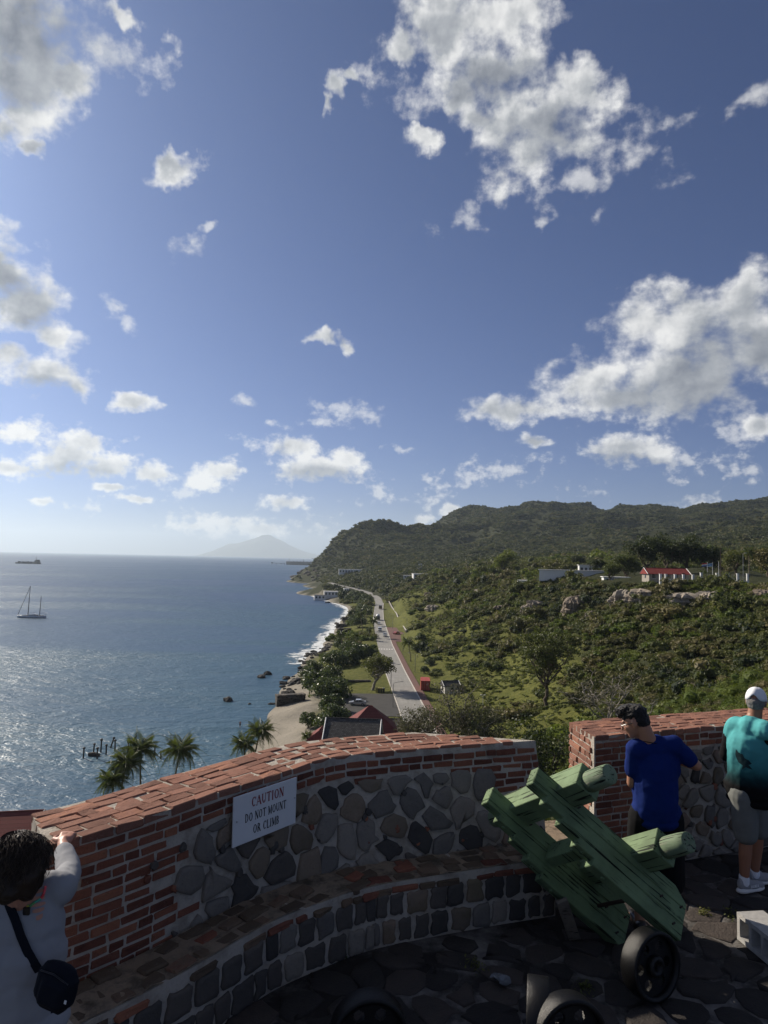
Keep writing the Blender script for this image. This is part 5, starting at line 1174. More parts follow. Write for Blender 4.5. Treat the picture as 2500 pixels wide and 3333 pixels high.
def woman():
    root = at(80, 3000, 3.33); base = (root[0], 3.33, FZ)
    t = thing('person', 'person in a grey top leaning on the parapet corner with a black shoulder bag', 'person', base)
    H = at(66, 2812, 3.27); fw = np.array([-0.10, 0.90, -0.25]); Rs = at(188, 2893, 3.40); Ls = at(-62, 2925, 3.34); neck = at(72, 2905, 3.31); hnd = at(205, 2748, 3.86)
    el = (Rs+hnd)/2+np.array([0.05, -0.02, -0.035]); chest = (Rs+Ls)/2+np.array([0, 0, -0.13]); pel = np.array([base[0]-0.02, 3.36, FZ+0.86])
    hs, P, R = head_shapes(H, fw, s=0.98)
    body = hs+[capsule(H+R @ np.array([0, -0.03, -0.05]), neck+np.array([0, 0, -0.03]), 0.056, 0.066), capsule(Ls, Rs, 0.075, 0.07), ellipsoid(chest, (0.185, 0.13, 0.19)), ellipsoid(pel, (0.19, 0.15, 0.15)), capsule(chest, pel, 0.16, 0.165)]
    body += [capsule(Rs, el, 0.055, 0.045), capsule(el, hnd, 0.042, 0.029)]
    d = np.array([0.02, 0.95, -0.1]); body += hand_shapes(hnd, (-0.10, 0.9, 0.28), (0.1, -0.25, 0.95), 0.75, 1)
    Le = Ls+np.array([-0.06, 0.10, -0.27]); Lh = Le+np.array([0.05, 0.24, 0.02]); body += [capsule(Ls, Le, 0.055, 0.045), capsule(Le, Lh, 0.042, 0.028)]+hand_shapes(Lh, (0.1, 0.95, 0.1), (0, -0.1, 1), 0.4, -1)
    for e in (-1, 1):
        hip = pel+np.array([0.09*e, 0, -0.05]); kn = hip+np.array([0.01*e, 0.02, -0.38]); an = np.array([kn[0], kn[1]-0.02, FZ+0.07]); body += [capsule(hip, kn, 0.095, 0.062), capsule(kn, an, 0.06, 0.04), capsule(an+np.array([0, -0.03, -0.03]), an+np.array([0.01*e, 0.14, -0.04]), 0.036, 0.03)]
    obj('body', rel(fuse(body, 0.0075, 3), t), M['skin_light'], t)
    # loose grey top with a cut-out back
    sh = [capsule(Ls+np.array([0.02, 0, 0]), Rs-np.array([0.02, 0, 0.0]), 0.088, 0.082), ellipsoid(chest+np.array([0, -0.01, -0.02]), (0.212, 0.155, 0.22)), capsule(chest+np.array([0.0, -0.01, -0.10]), pel+np.array([0, 0, -0.03]), 0.178, 0.198), ellipsoid(pel+np.array([0.02, -0.01, -0.12]), (0.215, 0.175, 0.10)),
          ellipsoid(pel+np.array([0.0, -0.01, 0.16]), (0.205, 0.165, 0.2)), capsule(Rs, el, 0.077, 0.062), capsule(el, el+(hnd-el)*0.72, 0.062, 0.048), capsule(Ls, Le, 0.075, 0.06), capsule(Le, Le+(Lh-Le)*0.7, 0.06, 0.046)]
    top = obj('grey_top', rel(fuse(sh, 0.010, 3, [(0.16, 0.022), (0.05, 0.007)]), t), M['grey_jersey'], t)
    # slits of skin showing at the back of the neck
    dg = bpy.context.evaluated_depsgraph_get(); dg.update(); bv = BVHTree.FromObject(top, dg)
    def on_top(px, py, lift=0.004):
        o = Vector(CAMP)-Vector(t.location); dd = Vector(ray(px, py)).normalized(); h = bv.ray_cast(o, dd)
        return None if h[0] is None else np.array(h[0]+h[1]*lift)
    for k, (x0, x1, y0, h) in enumerate(((78, 142, 2903, 13), (84, 146, 2925, 13), (96, 147, 2944, 13), (106, 143, 2963, 13), (117, 138, 2983, 16))):
        g = []
        for j in range(5):
            for i in range(9): g.append(on_top(x0+(x1-x0)*i/8, y0+(h*j/4)*math.sin(math.pi*(0.15+0.7*i/8))**0.5-10*(i/8)))
        if all(q is not None for q in g): obj('bare_skin', (np.array(g), [(j*9+i, j*9+i+1, (j+1)*9+i+1, (j+1)*9+i) for j in range(4) for i in range(8)]), M['skin_light'], top)
    # trousers
    pt = [ellipsoid(pel+np.array([0, 0, -0.06]), (0.20, 0.16, 0.13))]
    for e in (-1, 1):
        hip = pel+np.array([0.09*e, 0, -0.05]); kn = hip+np.array([0.01*e, 0.02, -0.38]); pt += [capsule(hip, kn, 0.105, 0.075), capsule(kn, np.array([kn[0], kn[1]-0.02, FZ+0.12]), 0.075, 0.06)]
    obj('trousers', rel(fuse(pt, 0.012, 3, [(0.1, 0.01)]), t), M['black_cloth'], t)
    # wavy brown hair: a full mass with loose strands over it
    rng = np.random.default_rng(4); Q = lambda x, y, z: H+R @ np.array([x, y, z])
    hb = [ellipsoid(Q(0, -0.02, 0.035), (0.100, 0.112, 0.105), R), ellipsoid(Q(0.05, -0.05, -0.04), (0.07, 0.075, 0.10), R), ellipsoid(Q(-0.05, -0.05, -0.04), (0.07, 0.075, 0.10), R), ellipsoid(Q(0, -0.075, -0.06), (0.085, 0.06, 0.085), R), ellipsoid(Q(0.07, -0.02, -0.02), (0.045, 0.06, 0.09), R)]
    hair = obj('hair', rel(fuse(hb, 0.008, 2, [(0.045, 0.030)]), t), M['hair_brown'], t)
    mb = MB()
    for i in range(1300):
        a = rng.uniform(0, 6.283); b = rng.uniform(-0.5, 1.45); st = np.array([math.cos(a)*math.cos(b)*0.102, math.sin(a)*math.cos(b)*0.112-0.022, math.sin(b)*0.118+0.02])
        if st[1] > 0.06: continue
        n = 9; pts = [Q(*st)]; cur = st.copy(); ph = rng.uniform(0, 6.28); fq = rng.uniform(0.7, 1.5); L = rng.uniform(0.06, 0.17)/n; am = rng.uniform(0.4, 1.1)
        for k in range(n):
            nrm = cur/np.linalg.norm(cur); dwn = np.array([0, -0.25, -1.0]); tgd = dwn-nrm*(dwn @ nrm); tgd /= np.linalg.norm(tgd)+1e-6; sd = np.cross(nrm, tgd)
            dr = tgd+sd*math.sin(ph+k*fq)*am+nrm*(0.10+0.25*math.cos(ph*2+k*fq)*am)
            cur = cur+dr/np.linalg.norm(dr)*L; pts.append(Q(*cur))
        mb.tube(np.array(pts)-np.array(t.location), np.linspace(rng.uniform(0.0014, 0.0034), 0.0007, n+1), 4)
    mb.build('strands', M['hair_brown'], hair, fix=False)
    # bright cord at the neck
    cols = [(0.6, 0.05, 0.06), (0.55, 0.45, 0.05), (0.06, 0.35, 0.25), (0.75, 0.10, 0.12), (0.1, 0.3, 0.1)]
    cp = [(62, 2912), (73, 2920), (84, 2933), (90, 2948), (88, 2958)], [(150, 2885), (143, 2908), (132, 2926), (112, 2938), (95, 2952)]
    cd = obj('neck_cord', None, None, t) if False else None
    for li, line in enumerate(cp):
        for k in range(4):
            a, b = on_top(*line[k], 0.006), on_top(*line[k+1], 0.006)
            if a is None or b is None: continue
            MB().tube([a, b], 0.0055, 6).build('cord_bead', plain('cord_%d_%d' % (li, k), cols[(k*2+li*3) % 5], 0.6), t)
    a = on_top(86, 2966, 0.008)
    if a is not None: MB().box(a, (0.030, 0.012, 0.034), bev=0.003).build('cord_toggle', M['dark_plastic'], t)
    # bag and strap
    bc = at(184, 3208, 3.135); tb = thing('shoulder_bag', 'small black shoulder bag hanging at the back of the person in grey', 'bag', (bc[0], bc[1], bc[2]), (rad(-4), rad(12), rad(-14)))
    bg = [bevbox(0.185, 0.085, 0.150, 0.028), (lambda q: (q[0]+np.array([0, 0, -0.05]), q[1]))(bevbox(0.155, 0.080, 0.10, 0.030)), (lambda q: (q[0]+np.array([0.01, -0.022, -0.012]), q[1]))(bevbox(0.13, 0.075, 0.115, 0.02)), ellipsoid((0, 0, 0.062), (0.082, 0.036, 0.035))]
    mb_ = fuse(bg, 0.006, 2, [(0.06, 0.008)]); obj('pouch', mb_, M['bag_nylon'], tb)
    MB().box((0.082, -0.040, -0.018), (0.010, 0.003, 0.014)).build('tag', M['sign_white'], tb); MB().tube([(-0.07, -0.036, 0.055), (0.0, -0.043, 0.066), (0.07, -0.034, 0.045)], 0.0035, 5).build('zip', M['dark_plastic'], tb)
    pts = []; L = np.array(tb.matrix_basis.inverted() @ Vector((0, 0, 0)))
    Mi = Matrix.Translation(tb.location) @ tb.rotation_euler.to_matrix().to_4x4(); Mi = Mi.inverted()
    for (px, py) in ((22, 2918), (34, 2950), (52, 2995), (70, 3045), (90, 3095), (112, 3135), (128, 3158)):
        q = on_top(px, py, 0.006)
        if q is not None: pts.append(np.array(Mi @ (Vector(q)+Vector(t.location))))
    v = []
    for i, q in enumerate(pts):
        tg = pts[min(i+1, len(pts)-1)]-pts[max(i-1, 0)]; s = np.cross(tg, (0, -1, 0.3)); s = s/np.linalg.norm(s)*0.019; n = np.cross(s, tg); n = n/np.linalg.norm(n)*0.004
        v += [q-s, q+s, q+s+n*np.sign(-n[1]), q-s+n*np.sign(-n[1])]
    k = len(pts); f = [(4*i+a, 4*i+(a+1) % 4, 4*i+4+(a+1) % 4, 4*i+4+a) for i in range(k-1) for a in range(4)]+[(0, 1, 2, 3), (4*k-4, 4*k-3, 4*k-2, 4*k-1)]
    me = mesh('strap', v, f); fixn(me); obj('strap', me, M['bag_nylon'], tb)
woman()
def blue_man():
    D = 5.75; base = at(2125, 2700, D); base[2] = FZ
    t = thing('person', 'dark haired person in a blue T-shirt and glasses behind the green carriage', 'person', base)
    H = at(2066, 2350, D+0.02); fw = np.array([-0.80, 0.42, -0.42]); Ls = at(2068, 2440, D); Rs = at(2198, 2430, D+0.02); neck = at(2112, 2408, D+0.0)
    chest = (Ls+Rs)/2+np.array([0.0, 0.03, -0.15]); pel = at(2135, 2630, D); pel[2] = FZ+0.90
    hs, P, R = head_shapes(H, fw, (0.1, 0, 1))
    Le = at(2057, 2548, D+0.05); Lh = Le+np.array([0.10, 0.24, 0.02]); Re = at(2268, 2492, D+0.02); Rh = Re+np.array([-0.17, 0.20, 0.01])
    body = hs+[capsule(H+R @ np.array([0, -0.045, -0.05]), neck+np.array([0.01, 0, -0.05]), 0.058, 0.066), capsule(Ls, Rs, 0.07, 0.07), capsule(neck, (Ls+Rs)/2, 0.06, 0.08), ellipsoid(chest, (0.16, 0.11, 0.2)), capsule(chest, pel, 0.14, 0.13), ellipsoid(pel, (0.155, 0.12, 0.12)),
               capsule(Ls, Le, 0.052, 0.041), capsule(Le, Lh, 0.041, 0.027), capsule(Rs, Re, 0.052, 0.041), capsule(Re, Rh, 0.041, 0.027)]
    body += hand_shapes(Lh, (0.3, 0.9, 0.2), (-0.6, 0, 0.8), 0.7, 1)+hand_shapes(Rh, (-0.9, 0.35, 0.1), (0.1, 0.3, 0.9), 0.7, -1)
    lg = []
    for e in (-1, 1):
        hip = pel+np.array([0.095*e, 0, -0.04]); kn = hip+np.array([0.03*e, 0.02, -0.41]); an = np.array([kn[0]+0.01*e, kn[1]-0.03, FZ+0.08]); lg.append((hip, kn, an)); body += [capsule(hip, kn, 0.088, 0.058), capsule(kn, an, 0.056, 0.038), capsule(an+np.array([0, -0.03, -0.035]), an+np.array([0.02*e, 0.16, -0.045]), 0.036, 0.028)]
    obj('body', rel(fuse(body, 0.007, 3), t), M['skin_warm'], t)
    hem = pel+np.array([0, 0, -0.06])
    sh = [capsule(Ls+np.array([0.01, 0, 0.0]), Rs-np.array([0.01, 0, 0.0]), 0.086, 0.086), capsule(neck+np.array([0.01, 0, -0.045]), (Ls+Rs)/2+np.array([0, 0, 0.01]), 0.080, 0.105), ellipsoid(chest+np.array([0, 0, 0]), (0.205, 0.145, 0.22)), capsule(chest, hem+np.array([0, 0, 0.10]), 0.182, 0.172), ellipsoid(hem+np.array([0, 0, 0.06]), (0.198, 0.155, 0.14)), ellipsoid(hem+np.array([0, 0, 0.0]), (0.203, 0.158, 0.07)),
          capsule(Ls, Ls+(Le-Ls)*0.62, 0.073, 0.066), capsule(Rs, Rs+(Re-Rs)*0.66, 0.073, 0.066)]
    obj('tee_shirt', rel(fuse(sh, 0.010, 3, [(0.15, 0.024), (0.05, 0.008)]), t), M['navy_cotton'], t)
    sp = [ellipsoid(pel+np.array([0, 0, -0.03]), (0.185, 0.142, 0.12))]
    for hip, kn, an in lg: sp += [capsule(hip+np.array([0, 0, 0]), kn+np.array([0, 0, -0.10]), 0.122, 0.105)]
    obj('shorts', rel(fuse(sp, 0.011, 2, [(0.1, 0.012)]), t), M['black_cloth'], t)
    for hip, kn, an in lg:
        obj('shoe', rel(fuse([capsule(an+np.array([0, -0.04, -0.03]), an+np.array([0, 0.17, -0.04]), 0.045, 0.036), ellipsoid(an+np.array([0, 0.06, -0.06]), (0.05, 0.15, 0.02))], 0.008, 2), t), M['dark_plastic'], t)
    Q = lambda x, y, z: H+R @ np.array([x, y, z]); rng = np.random.default_rng(9)
    hb = [ellipsoid(Q(0, -0.025, 0.060), (0.086, 0.100, 0.075), R), ellipsoid(Q(0, -0.060, 0.010), (0.080, 0.060, 0.085), R), ellipsoid(Q(0, 0.055, 0.100), (0.070, 0.050, 0.035), R), ellipsoid(Q(0.02, 0.085, 0.092), (0.05, 0.03, 0.03), R), ellipsoid(Q(0.0, 0.02, 0.118), (0.07, 0.07, 0.03), R)]
    hair = obj('hair', rel(fuse(hb, 0.007, 1, [(0.035, 0.028), (0.012, 0.012)]), t), M['hair_black'], t)
    mb = MB()
    for i in range(150):
        a = rng.uniform(0, 6.283); st = np.array([math.cos(a)*0.07, rng.uniform(-0.04, 0.095), 0.10+rng.uniform(-0.02, 0.03)]); d = np.array([rng.normal(0, .5), 0.7, rng.normal(0.35, 0.4)]); d /= np.linalg.norm(d); L = rng.uniform(0.02, 0.045)
        mb.tube([Q(*st)-np.array(t.location), Q(*(st+d*L*0.5+np.array([0, 0, 0.006])))-np.array(t.location), Q(*(st+d*L))-np.array(t.location)], [0.003, 0.0025, 0.0006], 4)
    mb.build('strands', M['hair_black'], hair, fix=False)
    gl = thing('glasses', 'black framed glasses worn by the person in the blue T-shirt', 'glasses', tuple(H))
    B = lambda *a: R @ np.array(a)
    for e in (-1, 1):
        c = np.array([0.034*e, 0.098, 0.002]); ring = [B(*(c+np.array([math.cos(q)*0.027, -abs(math.cos(q))*0.003, math.sin(q)*0.021]))) for q in np.linspace(0, 6.283, 17)]
        MB().tube(ring, 0.0036, 5, cap=False).build('rim', M['dark_plastic'], gl); MB().tube([B(0.060*e, 0.094, 0.008), B(0.080*e, 0.05, 0.008), B(0.084*e, -0.01, 0.0)], 0.0034, 5).build('temple_arm', M['dark_plastic'], gl)
    MB().tube([B(-0.009, 0.1, 0.005), B(0.009, 0.1, 0.005)], 0.0032, 5).build('bridge', M['dark_plastic'], gl)
    nk = neck+np.array([0.005, 0, -0.018]); ring = [nk+np.array([math.cos(q)*0.078, math.sin(q)*0.074, -0.012*math.sin(q)-0.012*math.cos(q)])-np.array(t.location) for q in np.linspace(0, 6.283, 25)]
    MB().tube(ring, 0.0035, 5, cap=False).build('neck_cord', M['black_cloth'], t)
blue_man()
def teal_man():
    D = 6.40; base = at(2440, 2700, D); base[2] = FZ
    t = thing('person', 'person in a white cap, faded teal shirt and grey shorts at the far parapet', 'person', base)
    H = at(2462, 2282, D+0.05); fw = np.array([0.62, 0.78, -0.05]); Ls = at(2392, 2364, D+0.11); Rs = at(2500, 2378, D-0.14); Rb = Rz(rad(-52)); neck = at(2452, 2336, D+0.02)
    chest = (Ls+Rs)/2+np.array([0.0, 0.02, -0.17]); pel = at(2440, 2600, D); pel[2] = FZ+0.90
    hs, P, R = head_shapes(H, fw)
    Le = Ls+np.array([-0.035, 0.10, -0.29]); Lh = Le+np.array([0.16, 0.22, 0.03]); Re = at(2512, 2462, D-0.06); Rh = Re+np.array([0.03, 0.22, -0.06])
    body = hs+[capsule(H+R @ np.array([0, -0.03, -0.06]), neck+np.array([0, 0, -0.06]), 0.058, 0.068), capsule(Ls, Rs, 0.07, 0.07), capsule(neck, (Ls+Rs)/2, 0.06, 0.085), ellipsoid(chest, (0.165, 0.12, 0.21), Rb), capsule(chest, pel, 0.15, 0.14), ellipsoid(pel, (0.16, 0.13, 0.13), Rb),
               capsule(Ls, Le, 0.05, 0.04), capsule(Le, Lh, 0.04, 0.027), capsule(Rs, Re, 0.05, 0.04), capsule(Re, Rh, 0.04, 0.027)]+hand_shapes(Rh, (0.1, 0.95, 0), (0.6, 0, 0.8), 0.7, -1)+hand_shapes(Lh, (0.6, 0.7, 0.2), (-0.5, 0.2, 0.8), 0.7, 1)
    lg = []
    for (e, ax, ay, kx) in ((-1, 2422, 2852, 0.0), (1, 2456, 2836, 0.02)):
        an = at(ax, ay, D+(0.0 if e < 0 else 0.16)); an[2] = FZ+0.10; hip = pel+np.array([0.075*e, 0.04*e, -0.05]); kn = (hip+an)/2+np.array([0.02, 0.0, 0.02]); lg.append((hip, kn, an))
        body += [capsule(hip, kn, 0.088, 0.058), capsule((kn*0.6+an*0.4), an, 0.054, 0.036), capsule(kn, (kn*0.6+an*0.4), 0.054, 0.056), capsule(an+np.array([0, 0, -0.02]), an+np.array([0.12, 0.05, -0.06]), 0.036, 0.028)]
    obj('body', rel(fuse(body, 0.0075, 3), t), M['skin_tan'], t)
    hem = pel+np.array([0.0, 0, -0.10])
    sh = [capsule(Ls+np.array([0.01, 0, 0.0]), Rs-np.array([0.02, 0, 0.0]), 0.090, 0.090), capsule(neck+np.array([0, 0, -0.055]), (Ls+Rs)/2+np.array([0, 0, 0.01]), 0.086, 0.112), ellipsoid(chest, (0.205, 0.145, 0.235), Rb), capsule(chest, hem+np.array([0, 0, 0.12]), 0.185, 0.180), ellipsoid(hem+np.array([0, 0, 0.10]), (0.215, 0.165, 0.18), Rb), ellipsoid(hem+np.array([0.02, 0, 0.0]), (0.222, 0.170, 0.06), Rb), capsule(Ls, Ls+(Le-Ls)*0.25, 0.086, 0.080)]
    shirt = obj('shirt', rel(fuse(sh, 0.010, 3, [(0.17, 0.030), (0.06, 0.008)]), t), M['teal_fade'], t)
    obj('dark_sleeve', rel(fuse([capsule(Ls+(Le-Ls)*0.12, Ls+(Le-Ls)*0.95, 0.078, 0.062)], 0.010, 2, [(0.06, 0.01)]), t), M['black_cloth'], t); obj('dark_sleeve', rel(fuse([capsule(Rs+np.array([0.0, 0.0, -0.02]), Re, 0.080, 0.064), capsule(Re, Re+(Rh-Re)*0.6, 0.062, 0.05)], 0.010, 2, [(0.06, 0.01)]), t), M['black_cloth'], t)
    # dark leaping fish print on the back
    dg = bpy.context.evaluated_depsgraph_get(); dg.update(); bv = BVHTree.FromObject(shirt, dg); o = Vector(CAMP)-Vector(t.location)
    pr = [(2396, 2438), (2404, 2449), (2418, 2455), (2424, 2468), (2437, 2474), (2447, 2486), (2437, 2490), (2450, 2505), (2440, 2502), (2428, 2497), (2415, 2505), (2419, 2492), (2405, 2482), (2398, 2468), (2394, 2455)]
    c = np.mean(pr, 0); rows = []
    for k in (1.0, 0.66, 0.33):
        for q in pr:
            z = c+(np.array(q)-c)*k; h = bv.ray_cast(o, Vector(ray(*z)).normalized()); rows.append(None if h[0] is None else np.array(h[0]+h[1]*0.003))
    h = bv.ray_cast(o, Vector(ray(*c)).normalized())
    if h[0] is not None and all(r is not None for r in rows):
        n = len(pr); v = np.array(rows+[np.array(h[0]+h[1]*0.003)]); obj('back_print', (v, [(i*n+j, i*n+(j+1) % n, (i+1)*n+(j+1) % n, (i+1)*n+j) for i in range(2) for j in range(n)]+[(2*n+j, 2*n+(j+1) % n, 3*n) for j in range(n)]), cloth('print_dark', (0.012, 0.03, 0.035)), shirt)
    sp = [ellipsoid(pel+np.array([0, 0, -0.06]), (0.185, 0.155, 0.13))]
    for hip, kn, an in lg: sp.append(capsule(hip, kn+np.array([0, 0, 0.03]), 0.112, 0.104))
    obj('shorts', rel(fuse(sp, 0.011, 2, [(0.10, 0.016)]), t), M['grey_shorts'], t)
    for i, (hip, kn, an) in enumerate(lg):
        d = np.array([0.93, 0.36 if i == 0 else 0.25, 0]); d /= np.linalg.norm(d); A = Rz(math.atan2(d[1], d[0])); c = np.array([an[0], an[1], FZ])
        up = [ellipsoid(c+A @ np.array([0.02, 0, 0.075]), (0.075, 0.042, 0.055), A), ellipsoid(c+A @ np.array([0.10, 0, 0.06]), (0.095, 0.046, 0.038), A), ellipsoid(c+A @ np.array([0.175, 0, 0.052]), (0.045, 0.044, 0.028), A), ellipsoid(c+A @ np.array([-0.045, 0, 0.085]), (0.02, 0.03, 0.05), A)]
        s = obj('shoe', rel(fuse(up, 0.006, 2), t), M['shoe_grey'], t)
        so_ = [ellipsoid(c+A @ np.array([0.0, 0, 0.030]), (0.085, 0.047, 0.028), A), ellipsoid(c+A @ np.array([0.13, 0, 0.027]), (0.10, 0.052, 0.024), A), ellipsoid(c+A @ np.array([0.06, 0, 0.027]), (0.12, 0.046, 0.024), A)]
        obj('sole', rel(fuse(so_, 0.006, 2), t), M['shoe_sole'], s); obj('sock', rel(fuse([capsule(an+np.array([0, 0, -0.01]), an+np.array([0, 0, 0.045]), 0.045, 0.043)], 0.007, 2), t), M['white_cloth'], t)
        if i == 0:
            Q = lettering('HOKA', 0.026, 0.22, 0.95); n = len(Q); q = Q.reshape(-1, 2); sd = A @ np.array([0.075, -0.0475, 0.068]); v = np.array([c+sd+A @ np.array([x, 0.0-0.0001*((j//4) % 4), z-0.013]) for j, (x, z) in enumerate(q)])-np.array(t.location)
            obj('lettering', mesh('lettering', v, np.arange(4*n).reshape(n, 4)), M['white_cloth'], s)
    Q = lambda x, y, z: H+R @ np.array([x, y, z])
    obj('hair', rel(fuse([ellipsoid(Q(0, -0.035, 0.0), (0.080, 0.078, 0.075), R), ellipsoid(Q(0, -0.05, -0.03), (0.066, 0.055, 0.05), R)], 0.007, 1, [(0.02, 0.010)]), t), M['hair_grey'], t)
    # cap: crown with an arched opening at the back, brim in front
    cp = thing('cap', 'white cap on the head of the person in teal', 'cap', tuple(H)); v = []; n = 28; m = 8
    for j in range(m):
        b = j/(m-1)*math.pi/2
        for i in range(n):
            a = i/n*2*math.pi; back = max(0, -math.sin(a)); lowz = 0.012+0.055*math.exp(-((a-1.5*math.pi)/0.42)**2)
            z0 = lowz+(0.125-lowz)*math.sin(b); v.append(R @ np.array([math.cos(a)*0.088*math.cos(b)**0.8, math.sin(a)*0.104*math.cos(b)**0.8-0.010, z0]))
    f = [(j*n+i, j*n+(i+1) % n, (j+1)*n+(i+1) % n, (j+1)*n+i) for j in range(m-1) for i in range(n)]; me = mesh('crown', v, f, True); o_ = obj('crown', me, M['white_cloth'], cp); sd = o_.modifiers.new('thick', 'SOLIDIFY'); sd.thickness = 0.004
    bv_ = [R @ np.array([x*0.078, 0.075+0.085*(1-x*x)*k+0.0, 0.022-0.022*k-0.012*x*x]) for k in (0, 0.5, 1) for x in np.linspace(-1, 1, 11)]; o_ = obj('brim', mesh('brim', bv_, [(j*11+i, j*11+i+1, (j+1)*11+i+1, (j+1)*11+i) for j in range(2) for i in range(10)], True), M['white_cloth'], cp); sd = o_.modifiers.new('thick', 'SOLIDIFY'); sd.thickness = 0.004
    ph = thing('phone', 'dark phone held up by the person in teal', 'phone', tuple(Rh+np.array([0.03, 0.11, 0.02])), (rad(20), 0, rad(20))); MB().box((0, 0, 0), (0.072, 0.008, 0.145), bev=0.004).build('case', M['dark_plastic'], ph)
    MB().box((0, 0.0048, 0), (0.064, 0.001, 0.135)).build('screen', plain('glass_dark', (0.01, 0.01, 0.012), 0.1, 0.5), ph)
teal_man()
# ------------------------------------------------------------------ green gun carriage
def woodpaint(name, c, wear, bare, ax=0):
    def b(t):
        tc = t.new('ShaderNodeTexCoord').outputs['Object']; st = lambda a, b: tuple(a if k == ax else b for k in range(3)); g = t.vmul(tc, st(1.2, 14.0))
        n = t.noise(g, 3.0, 6.0, 0.65, 0.4).outputs[0]; n2 = t.noise(tc, 3.5, 5.0, 0.6).outputs[0]; cr = t.noise(t.vmul(tc, st(0.8, 22.0)), 2.4, 4.0, 0.55).outputs[0]
        crack = t.math('MULTIPLY', t.sstep(cr, 0.59, 0.64), t.sstep(n2, 0.34, 0.50))
        col = t.mix(t.sstep(n2, 0.3, 0.7), c, tuple(x*0.62 for x in c)); col = t.mix(t.math('MULTIPLY', t.sstep(n, 0.50, 0.75), wear), col, bare); col = t.mix(crack, col, (0.012, 0.016, 0.010))
        h = t.math('SUBTRACT', t.math('MULTIPLY', n, 0.4), crack)
        return principled(t, col, 0.75, h, 0.2, 0, 0.9, 0.010)
    return material(name, b)
woodpaint('green_paint', (0.17, 0.245, 0.125), 0.55, (0.125, 0.165, 0.095)); woodpaint('green_worn', (0.19, 0.26, 0.16), 0.95, (0.22, 0.20, 0.165), 2); woodpaint('green_beam', (0.18, 0.255, 0.135), 0.5, (0.13, 0.165, 0.10), 2); woodpaint('grey_timber', (0.17, 0.145, 0.115), 0.5, (0.10, 0.085, 0.07))
plain('iron_black', (0.005, 0.005, 0.0055), 0.36, 0.32, 0.0, 0.4, 30, 0.4, 0.008); plain('iron_rust', (0.045, 0.03, 0.022), 0.7, 0.4, 0.5, 0.3, 20, 0.3)
